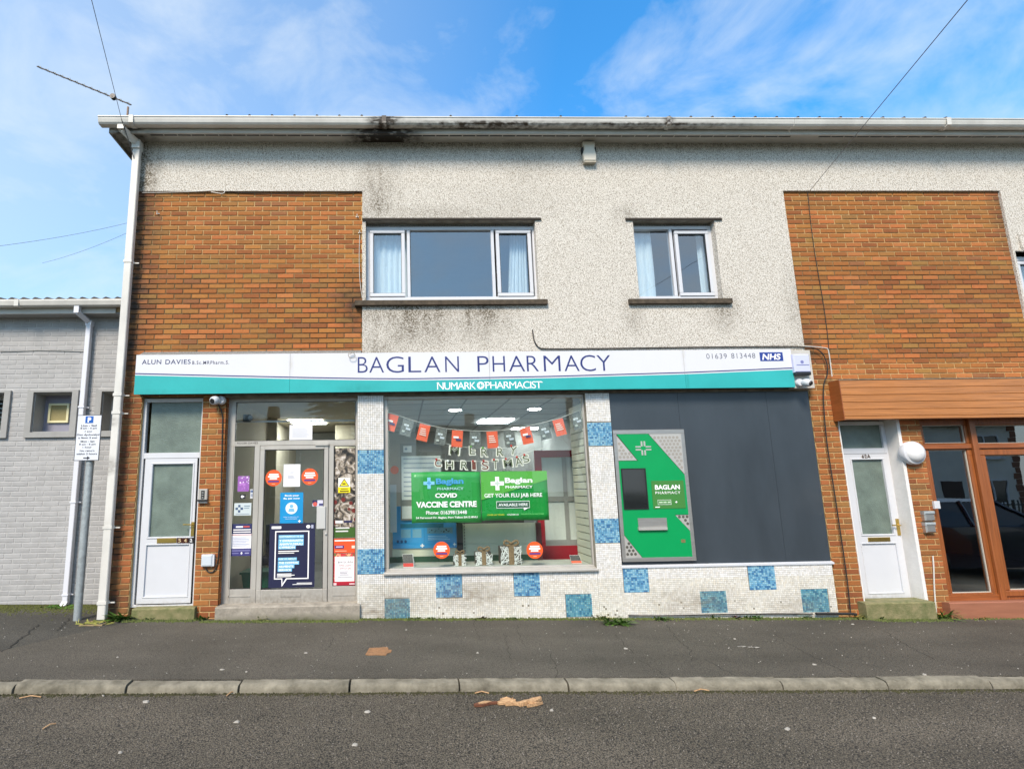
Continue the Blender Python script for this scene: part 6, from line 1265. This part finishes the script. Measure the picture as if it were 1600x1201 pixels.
def pave_grit(): x = random.uniform(-5, 7.5); y = random.uniform(KY+.14, -.12); return x, y, G(x, .007)
tag(scatter('pale_flecks', mat('pale_fleck', (.42,.40,.36), .9), 330, pave_grit, .007, .003), 'tiny pale flecks of grit and litter scattered on the pavement', 'litter')
PALE = mat('litter_white', (.36,.34,.30), .8, noise=.2, nscale=30)
lit = [(183,1027,.018,'white paper scrap on the pavement near the left kerb'),(228,1096,.05,'grey pebble by the kerb at the left in the road'),(161,1087,.022,'round white pebble at the kerb foot on the left'),(370,1128,.036,'white bottle cap like scrap in the road left of centre'),(188,1176,.026,'pale sliver in the road at the bottom left'),(574,1112,.040,'white torn scrap in the road below the brown patch'),(554,1164,.030,'white pebble in the road at the bottom centre left'),(635,984,.022,'white chip on the pavement under the first teal square'),(746,1020,.020,'white chip on the pavement below the gift boxes'),(978,1013,.034,'white flat scrap on the pavement below the weed patch'),(1230,1139,.034,'white oval scrap in the road to the right'),(1366,1122,.024,'small white chip in the road at the far right'),(1273,1038,.028,'white chip on the pavement near the kerb right of centre'),(1148,998,.026,'white chip on the pavement in front of the dark board'),(1332,975,.030,'pale scrap on the pavement by the brick pier'),(1445,1054,.028,'white chip near the kerb on the right'),(862,1110,.026,'pale chip in the road beside the splintered wood'),(347,1046,.030,'pale leaf scrap on the pavement left of the brown patch'),(385,1050,.018,'small pale chip near the kerb under the shop door'),(478,1020,.026,'white scrap on the pavement below the shop door')]
for px, py, s_, lab in lit:
    s_ *= .72
    road_ = py > 1078; p = GP(px, py, RD if road_ else .005); mb = MB(); n = 7; ang = random.uniform(0, 6); pts = []
    for k in range(n): r_ = s_*random.uniform(.55, 1.05); pts.append((p.x+r_*math.cos(2*math.pi*k/n)*1.0, p.y+r_*math.sin(2*math.pi*k/n)*.8))
    base = [(a, b, p.z+.001) for a, b in pts]; top = [(p.x+(a-p.x)*.8, p.y+(b-p.y)*.8, p.z+.006+random.uniform(0,.006)) for a, b in pts]
    mb.add(base+top, [tuple(range(n, 2*n))]+[(k, (k+1) % n, (k+1) % n+n, k+n) for k in range(n)]); tag(obj('litter_scrap', mb, PALE), lab, 'litter')
p = GP(1168, 1010.5, .005); mb = MB()
for k in range(9): a = random.uniform(-.09, .09); mb.add([(p.x+a+.03*math.cos(j), p.y-a*.35+.018*math.sin(j), p.z+.003+.003*(j%2)) for j in range(6)], [tuple(range(6))])
tag(obj('gull_dropping', mb, PALE), 'white spattered streak on the pavement right of the machine', 'litter')
# rusty flat patch on the pavement
A_ = [GP(a, b, .005) for a, b in ((571,1022.5),(574,1018),(577,1012.5),(590,1012),(604,1011),(607,1012),(606,1015),(612,1015.5),(611,1019),(606,1020),(603,1023.5),(588,1023),(574,1023.5))]; n = len(A_)
mb = MB(); mb.add([(q.x, q.y, q.z+.006) for q in reversed(A_)]+[(q.x, q.y, q.z) for q in reversed(A_)], [tuple(reversed(range(n))), *[(i, (i+1) % n, (i+1) % n+n, i+n) for i in range(n)]])
tag(obj('cardboard_scrap', mb, mat('wet_brown_card', (.30,.155,.07), .9, noise=.35, nscale=25, bump=.5)), 'flat brown piece of card on the pavement below the shop entrance', 'cardboard')
# splintered wood
sp = GP(795, 1101, RD); WD = mat('splintered_wood', (.56,.36,.19), .85, noise=.45, nscale=30, stretch=(1,6,6), dark=(.20,.10,.045)); t = thing('splintered_wood', 'splintered piece of pale broken wood in the road by the kerb', 'wood', (sp.x, sp.y, sp.z))
def shard(x0, x1, y0, y1, h0, w0, m=WD):
    a, b = Vector((x0, y0, G(x0, RD+.004))), Vector((x1, y1, G(x1, RD+.004))); d = (b-a).normalized(); s_ = Vector((-d.y, d.x, 0))*w0
    mb = MB(); mid = a.lerp(b, .55)
    vs = [a-s_*.6, a+s_*.5, mid+s_*1.1, b+s_*.2, b-s_*.25, mid-s_]; n = len(vs); mb.add([(v.x, v.y, v.z) for v in vs]+[(v.x*.98+mid.x*.02, v.y, v.z+h0*random.uniform(.6, 1.1)) for v in vs], [tuple(range(n, 2*n)), *[(i, (i+1) % n, (i+1) % n+n, i+n) for i in range(n)]]); obj('shard', mb, m, t)
def gp2(a, b): q = GP(a, b, RD); return q.x, q.y
RW = mat('rotten_red_wood', (.16,.06,.03), .9, noise=.5, nscale=30)
for a, b, c, d, h, w2, m in ((741,1104,765,1101,.02,.022,RW),(748,1103,768,1099,.026,.016,WD),(764,1101,782,1099,.016,.009,RW),(778,1101,806,1098,.026,.02,WD),(782,1098,802,1096,.03,.016,WD),(790,1103,812,1100,.02,.012,WD),(796,1099,818,1104,.02,.014,WD),(812,1104,830,1098,.03,.016,WD),(820,1102,846,1094,.028,.02,WD),(824,1105,848,1100,.024,.014,WD),(818,1100,840,1103,.03,.012,WD),(806,1101,826,1102,.02,.01,RW)):
    p, q = gp2(a, b), gp2(c, d); shard(p[0], q[0], p[1], q[1], h, w2, m)
for i, (a, b, c, d, lab) in enumerate(((30,1092,64,1090,'thin brown twig by the kerb at the far left'),(67,1140,87,1132,'short pale twig in the road at the left'),(354,1088,367,1082,'small pale stick end at a kerb joint on the left'),(742,1084,764,1084,'thin straw twig along the kerb above the broken wood'),(1085,1081,1108,1080,'two small orange twigs at the kerb foot, right of centre'))):
    p, q = gp2(a, b), gp2(c, d); tag(obj('twig', MB().tube([(p[0], p[1], G(p[0], RD+.009)), ((p[0]+q[0])/2, (p[1]+q[1])/2+.01, G(p[0], RD+.018)), (q[0], q[1], G(q[0], RD+.009))], .005, 5), WD), lab, 'twig')
# drain below the downpipe
p = GP(153, 974); t = thing('drain_grate', 'small dark drain hollow below the main downpipe', 'drain', (p.x, p.y, p.z)); obj('drain_frame', MB().ring((0,0,0,0),(0,0,0,0),0,0) if False else MB().box(p.x-.16, p.x+.10, p.y-.10, p.y-.085, p.z-.01, p.z+.012).box(p.x-.16, p.x+.10, p.y+.085, p.y+.10, p.z-.01, p.z+.012).box(p.x-.16, p.x-.145, p.y-.084, p.y+.084, p.z-.01, p.z+.012).box(p.x+.085, p.x+.10, p.y-.084, p.y+.084, p.z-.01, p.z+.012), mat('straw_brown_rim', (.34,.25,.13), .9, noise=.4), t)
obj('drain_water', MB().box(p.x-.144, p.x+.084, p.y-.084, p.y+.084, p.z-.01, p.z+.006), M_black, t)
# black low pipe at the wall foot on the right
cable([(1275,958.5),(1300,958.3),(1330,958.5),(1338,959.5)], -.07, .018, M_rubber, 'black pipe stub lying along the wall foot below the tiled wall', smooth=1)
cable([(982,961),(1010,961.5),(1060,961),(1120,959.5),(1200,958.5),(1270,958.5)], -.05, .008, M_rubber, 'thin black cable lying along the foot of the tiled wall', smooth=1)
# cracks in the tarmac (recessed dark lines built as thin channels' edges)
random.seed(11); CR = mat('crack_dirt', (.018,.017,.013), .95); mb = MB()
def crack(pts, w_, jag=.02):
    Q_ = []
    for a, b in zip(pts, pts[1:]):
        n = max(2, int((Vector(b)-Vector(a)).length/.05))
        for i in range(n): u = i/n; Q_.append((a[0]+(b[0]-a[0])*u+random.uniform(-jag, jag), a[1]+(b[1]-a[1])*u+random.uniform(-jag, jag)*.6))
    Q_.append(pts[-1])
    for a, b in zip(Q_, Q_[1:]):
        d = Vector((b[0]-a[0], b[1]-a[1])); 
        if d.length < 1e-4: continue
        d.normalize(); nx_, ny_ = -d.y*w_, d.x*w_; o_ = mb.add([(a[0]-nx_, a[1]-ny_, G(a[0], .0066)), (a[0]+nx_, a[1]+ny_, G(a[0], .0066)), (b[0]+nx_, b[1]+ny_, G(b[0], .0066)), (b[0]-nx_, b[1]-ny_, G(b[0], .0066))], [(0,3,2,1)])
def gpp(*l): return [(GP(a, b, .005).x, GP(a, b, .005).y) for a, b in l]
crack(gpp((60,975),(30,1000),(2,1018)), .006); crack(gpp((108,965),(90,985)), .005)
for l in (((740,968),(745,985),(752,1000)),((788,990),(793,1010),(800,1030)),((808,976),(810,990),(822,1010)),((520,995),(514,1012)),((960,990),(975,1005),(990,1020)),((1042,975),(1055,995),(1078,1015),(1082,1032)),((1100,1030),(1150,1055)),((1210,990),(1240,1010),(1280,1030),(1330,1055)),((1380,985),(1420,1010),(1460,1030)),((1000,1030),(1040,1056)),((860,1020),(870,1040),(868,1058))): crack(gpp(*l), .0022)
obj('tarmac_cracks', mb, CR, None, 'structure')
# ================================================================== ACROSS THE STREET (seen mirrored in the shop glass)
def GY(x, dz=0): return G(x, dz)
obj('far_pavement', MB().add([(-80,-9.2,G(-80,.0)),(-80,-11.2,G(-80,.0)),(80,-11.2,G(80,.0)),(80,-9.2,G(80,.0)),(-80,-9.2,G(-80,-.15)),(80,-9.2,G(80,-.15))], [(0,1,2,3),(0,3,5,4)]), M_pave, None, 'structure')
M_hr = mat('pale_house_render', (.68,.66,.60), .9, noise=.1, nscale=1.5); M_hb = mat('dull_red_house_brick', (.22,.10,.06), .9, noise=.25, nscale=6); M_dg = mat('dark_window_pane', (.03,.035,.04), .08, spec=.8)
def house(x0, x1, y, label, mw, wins, he=5.0, ridge=2.2):
    g = G((x0+x1)/2); t = thing('house', label, 'house', ((x0+x1)/2, y, g))
    obj('wall', MB().box(x0, x1, y-7, y, g-.4, g+he), mw, t)
    rm = MB(); rm.add([(x0-.3,y+.4,g+he-.1),(x1+.3,y+.4,g+he-.1),(x1+.3,y-3.5,g+he+ridge),(x0-.3,y-3.5,g+he+ridge),(x0-.3,y-7.4,g+he-.1),(x1+.3,y-7.4,g+he-.1)], [(0,3,2,1),(3,4,5,2),(0,4,3),(1,2,5),(0,1,5,4)])
    rf_ = obj('roof', rm, M_rooft, t); xm_ = (x0+x1)/2; obj('chimney', MB().box(xm_-.4, xm_+.4, y-3.9, y-3.1, g+he+ridge-.6, g+he+ridge+.9), M_hb, rf_)
    obj('gutter', MB().box(x0-.3, x1+.3, y+.40, y+.5, g+he-.16, g+he-.04), M_pipe, t)
    for (u, v, w_, h_) in wins:
        a = x0+u; wn = obj('window', MB().ring((a, a+w_, g+v, g+v+h_), (a+.06, a+w_-.06, g+v+.06, g+v+h_-.06), y, y+.06).box(a+w_/2-.035, a+w_/2+.035, y+.002, y+.058, g+v+.06, g+v+h_-.06), M_white, t)
        obj('pane', MB().box(a+.06, a+w_-.06, y+.001, y+.02, g+v+.06, g+v+h_-.06), M_dg, wn); obj('sill', MB().box(a-.08, a+w_+.08, y, y+.12, g+v-.08, g+v-.005), M_white, wn)
    dx_ = x0+(x1-x0)*.5-.45; d_ = obj('door', MB().box(dx_, dx_+.9, y, y+.05, g, g+2.05), flat((60,40,34)), t); obj('door_handle', MB().box(dx_+.75, dx_+.83, y+.051, y+.09, g+.95, g+1.05), M_brass, d_)
    for q in range(0, int(he/.3)):                                # corner quoins
        for xq in (x0, x1): obj('quoin', MB().box(xq-.02 if xq == x0 else xq-.30-.1*(q%2), xq+.30+.1*(q%2) if xq == x0 else xq+.02, y, y+.025, g+.3*q+.01, g+.3*q+.29), M_hb, t)
house(15.0, 22.5, -19.0, 'pale rendered house with brick quoins, mirrored in the timber framed shop window', M_hr, [(.9,.9,1.6,1.2),(5.0,.9,1.6,1.2),(.9,3.2,1.6,1.15),(3.2,3.2,1.2,1.15),(5.0,3.2,1.6,1.15)])
house(24.0, 31.5, -19.4, 'second pale house east along the far side, mirrored at the edge of the glass', M_hr, [(.9,.9,1.6,1.2),(5.0,.9,1.6,1.2),(.9,3.2,1.6,1.15),(5.0,3.2,1.6,1.15)])
house(-14, -5.5, -30, 'low brick house far over the road, mirrored faintly in the shop door', M_hb, [(.9,.9,1.6,1.2),(5.0,.9,1.6,1.2),(.9,3.1,1.6,1.1),(5.4,3.1,1.6,1.1)], 4.6)
house(1.5, 9.5, -32, 'wide pale house far over the road, mirrored faintly in the display window', M_hr, [(.9,.9,1.6,1.2),(5.0,.9,1.6,1.2),(.9,3.1,1.6,1.1),(5.4,3.1,1.6,1.1)], 4.4)
t = thing('railing_fence', 'dark upright railing fence on the far side of the street, mirrored in glass', 'fence', (12, -11.3, G(12)))
for z in (.25, 1.1): obj('rail', MB().tube([(4, -11.3, G(4, z)), (22, -11.3, G(22, z))], .02, 6), M_black, t)
pk_ = MB().box(-.022, .022, -.012, .012, 0, 1.25).mesh('paling'); pk_.materials.append(M_black)
for k in range(120):
    o = bpy.data.objects.new('paling', pk_); C.objects.link(o); o.parent = t; x = 4.05+k*.15; o.location = (x-12, .03, G(x)-G(12))
def bushy(mb, c, r, n, s_, flat_=1.):
    for k in range(n):
        d = Vector((random.gauss(0,1), random.gauss(0,1), random.gauss(0,1))).normalized()*r*random.random()**.4; d.z *= flat_; p = Vector(c)+d
        a = Vector((random.uniform(-1,1), random.uniform(-1,1), random.uniform(-.6,.6))).normalized()*s_*random.uniform(.5,1.3); b = a.orthogonal().normalized()*s_*.5
        mb.add([tuple(p-a), tuple(p+b), tuple(p+a), tuple(p-b)], [(0,1,2,3)])
M_hedge = mat('dark_hedge_leaf', (.035,.055,.02), .7, noise=.5, nscale=4); M_bark = mat('grey_brown_bark', (.12,.10,.08), .9, noise=.4, nscale=10)
mb = MB()
for k in range(60): bushy(mb, (-20+k*.6+random.uniform(-.2,.2), -12.6, G(-20+k*.6, .8)), .75, 45, .09)
tag(obj('hedge', mb, M_hedge), 'long dark clipped hedge across the street, mirrored low in the shop glass', 'hedge')
def conifer(x, y, h, label):
    g = G(x); t = thing('conifer_tree', label, 'tree', (x, y, g)); obj('trunk', MB().tube([(x,y,g-.1),(x+.05,y,g+h*.5),(x,y,g+h)], [.22,.14,.03], 8), M_bark, t); mb = MB(); fl_ = MB(); nz = 26
    for k in range(nz):
        z = g+h*(.12+.86*k/nz); R_ = h*.24*(1-k/nz)**.8+.15
        for j in range(9):
            an = random.uniform(0, 6.28); l = R_*random.uniform(.65, 1.1); e = (x+l*math.cos(an), y+l*math.sin(an), z-l*.18); fl_.tube([(x, y, z), e], [.03,.008], 4)
            for q in range(3): u = .4+.3*q; bushy(mb, (x+(e[0]-x)*u, y+(e[1]-y)*u, z+(e[2]-z)*u), .28*(1.2-u*.5), 9, .10, .5)
    obj('branches', fl_, M_bark, t); obj('foliage', mb, M_hedge, t)
xc4, zc4 = W(508, 640, 24.2); conifer(xc4, -24, 9.2, 'tall dark conifer over the road, mirrored in the transom over the shop door')
xc5, _ = W(546, 640, 26.2); conifer(xc5, -26, 8.4, 'shorter dark conifer right of the tall one, mirrored in the shop transom')
conifer(19, -30, 8.0, 'dark conifer behind the pale rendered house over the road')
def bare(x, y, h, label):
    g = G(x); t = thing('bare_tree', label, 'tree', (x, y, g)); mb = MB()
    def br(p, d, l, r, dep):
        e = p+d*l; mb.tube([p, p.lerp(e, .5)+Vector((random.uniform(-1,1),random.uniform(-1,1),0))*l*.05, e], [r, r*.85, r*.65], 5 if dep > 2 else 3, cap=False)
        if dep == 0: return
        for k in range(3 if dep > 1 else 4):
            n = (d+Vector((random.uniform(-1,1), random.uniform(-1,1), random.uniform(-.35,.7)))*.62).normalized(); br(e, n, l*random.uniform(.62,.82), r*.6, dep-1)
    br(Vector((x, y, g-.1)), Vector((.02,0,1)).normalized(), h*.3, .13, 5); obj('limbs', mb, M_bark, t)
xb5, _ = W(915, 720, 15.2); bare(xb5, -15, 5.2, 'leafless young tree over the road, mirrored at the right of the display window')
bare(-7.5, -14.5, 5.6, 'leafless tree over the road to the left, mirrored in the left sidelight')
xp, _ = W(893, 700, 13.2); t = thing('utility_pole', 'wooden utility pole with crossarm over the road, mirrored in the display window', 'pole', (xp, -13, G(xp)))
obj('pole_shaft', MB().tube([(xp, -13, G(xp)-.2), (xp, -13, 8.4)], [.15, .11], 12), M_bark, t); obj('crossarm', MB().box(xp-.7, xp+.7, -13.16, -13.11, 7.7, 7.8), M_bark, t)
for k in (-.6, -.2, .2, .6): obj('insulator', MB().lathe(xp+k, 7.86, [(.05, -13.16), (.05, -13.11)], 8), M_black, t)
for k, z in enumerate((7.9, 7.85)):
    x = xp-.6+1.2*k; tag(obj('overhead_wire', MB().tube([(x-26*1, -13.13-2*k, z+.5)]+[(x, -13.13, z)]+[(x+24, -12.5-k, z+.3)], .012, 5), M_rubber), ['upper wire over the far side of the street, mirrored as a thin line', 'lower wire over the far side of the street, mirrored as a thin line'][k], 'wire')
for k in range(4): tag(obj('overhead_wire', MB().tube([(xp, -13.1, 7.9), (XB-6+3.4*k, -.5, 6.7)], .008, 5), M_rubber), ['service wire from the pole to the eaves, first from the left', 'service wire from the pole to the eaves, second from the left', 'service wire from the pole to the eaves, third from the left', 'service wire from the pole to the eaves, rightmost'][k], 'wire') if False else None
# dark blue hatchback at the kerb, just east of the frame
CX, CY_ = 11.15, -3.80
def car(cx, cy, label, paint):
    g = G(cx, RD); t = thing('parked_car', label, 'car', (cx, cy, g)); hw_ = .86
    side = [(-2.02,.30),(-2.08,.55),(-2.05,.88),(-1.98,1.00),(1.05,.96),(1.65,.86),(2.02,.70),(2.08,.50),(2.04,.26),(1.62,.22),(-1.6,.22)]
    def loft(prof, ys, ins):
        mb = MB(); n = len(prof); vs = []
        for y, s_ in zip(ys, ins): vs += [(cx+x*(1-s_*.05), cy+y, g+z*(1)+(0 if z < .5 else -s_*.02)) for x, z in prof]
        fs = [(i+k*n, (i+1) % n+k*n, (i+1) % n+(k+1)*n, i+(k+1)*n) for k in range(len(ys)-1) for i in range(n)]+[tuple(reversed(range(n))), tuple(range((len(ys)-1)*n, len(ys)*n))]
        mb.add(vs, fs); return mb
    obj('body', loft(side, (-hw_, -hw_*.93, 0, hw_*.93, hw_), (1, .2, 0, .2, 1)), paint, t, smooth=True)
    mb = MB(); lo = [(-1.95, .98), (1.02, .95)]; hi = [(-1.55, 1.44), (.25, 1.46)]; hb = hw_*.94; ht = hw_*.74
    vs = [(cx+lo[0][0],cy-hb,g+.98),(cx+lo[1][0],cy-hb,g+.95),(cx+lo[1][0],cy+hb,g+.95),(cx+lo[0][0],cy+hb,g+.98),(cx+hi[0][0],cy-ht,g+1.42),(cx+hi[1][0],cy-ht,g+1.44),(cx+hi[1][0],cy+ht,g+1.44),(cx+hi[0][0],cy+ht,g+1.42)]
    mb.add(vs, [(0,1,5,4),(1,2,6,5),(2,3,7,6),(3,0,4,7)]); obj('cabin_glass', mb, M_dg, t)
    obj('roof_panel', MB().add([(cx-1.62,cy-ht-.02,g+1.42),(cx+.30,cy-ht-.02,g+1.43),(cx+.30,cy+ht+.02,g+1.43),(cx-1.62,cy+ht+.02,g+1.42),(cx-1.5,cy-ht+.1,g+1.475),(cx+.1,cy-ht+.1,g+1.485),(cx+.1,cy+ht-.1,g+1.485),(cx-1.5,cy+ht-.1,g+1.475)], [(4,5,6,7),(0,1,5,4),(1,2,6,5),(2,3,7,6),(3,0,4,7),(0,3,2,1)]), paint, t, smooth=True)
    for s_ in (-1, 1):
        for xa_, xb2_ in ((1.02,.27),(-.35,-.40),(-1.93,-1.58)):
            obj('pillar', MB().tube([(cx+xa_, cy+s_*(hb+.005), g+.97), (cx+xb2_, cy+s_*(ht+.01), g+1.44)], .035, 6), paint, t)
        obj('mirror', MB().lathe(cx+.82, g+1.02, [(.09, cy+s_*.90), (.10, cy+s_*.98), (.06, cy+s_*1.04)], 10, 1, .7), paint, t, smooth=True)
        obj('door_handle', MB().box(cx-.25, cx-.08, cy+s_*(hw_+.002), cy+s_*(hw_+.025), g+.84, g+.87), paint, t); obj('headlight', MB().box(cx+1.78, cx+2.03, cy+s_*(hw_*.62), cy+s_*(hw_*.95), g+.60, g+.72), M_steel, t); obj('tail_light', MB().box(cx-2.09, cx-1.96, cy+s_*(hw_*.72), cy+s_*(hw_*.97), g+.68, g+.9), flat((150,20,20), .3), t)
        for xw_ in (-1.28, 1.28):
            wh = obj('wheel', MB().lathe(cx+xw_, g+.31, [(.24, cy+s_*(hw_-.16)), (.31, cy+s_*(hw_-.15)), (.315, cy+s_*(hw_+.0)), (.29, cy+s_*(hw_+.02)), (.22, cy+s_*(hw_+.022))], 24), M_black, t, smooth=True)
            obj('rim', MB().lathe(cx+xw_, g+.31, [(.21, cy+s_*(hw_+.018)), (.19, cy+s_*(hw_+.028)), (.06, cy+s_*(hw_+.020)), (.04, cy+s_*(hw_+.032))], 10), M_steel, wh)
car(CX, CY_, 'dark blue hatchback parked at the kerb, mirrored in the timber framed shop window', mat('dark_blue_car_paint', (.006,.012,.045), .25, coat=1., spec=.6))
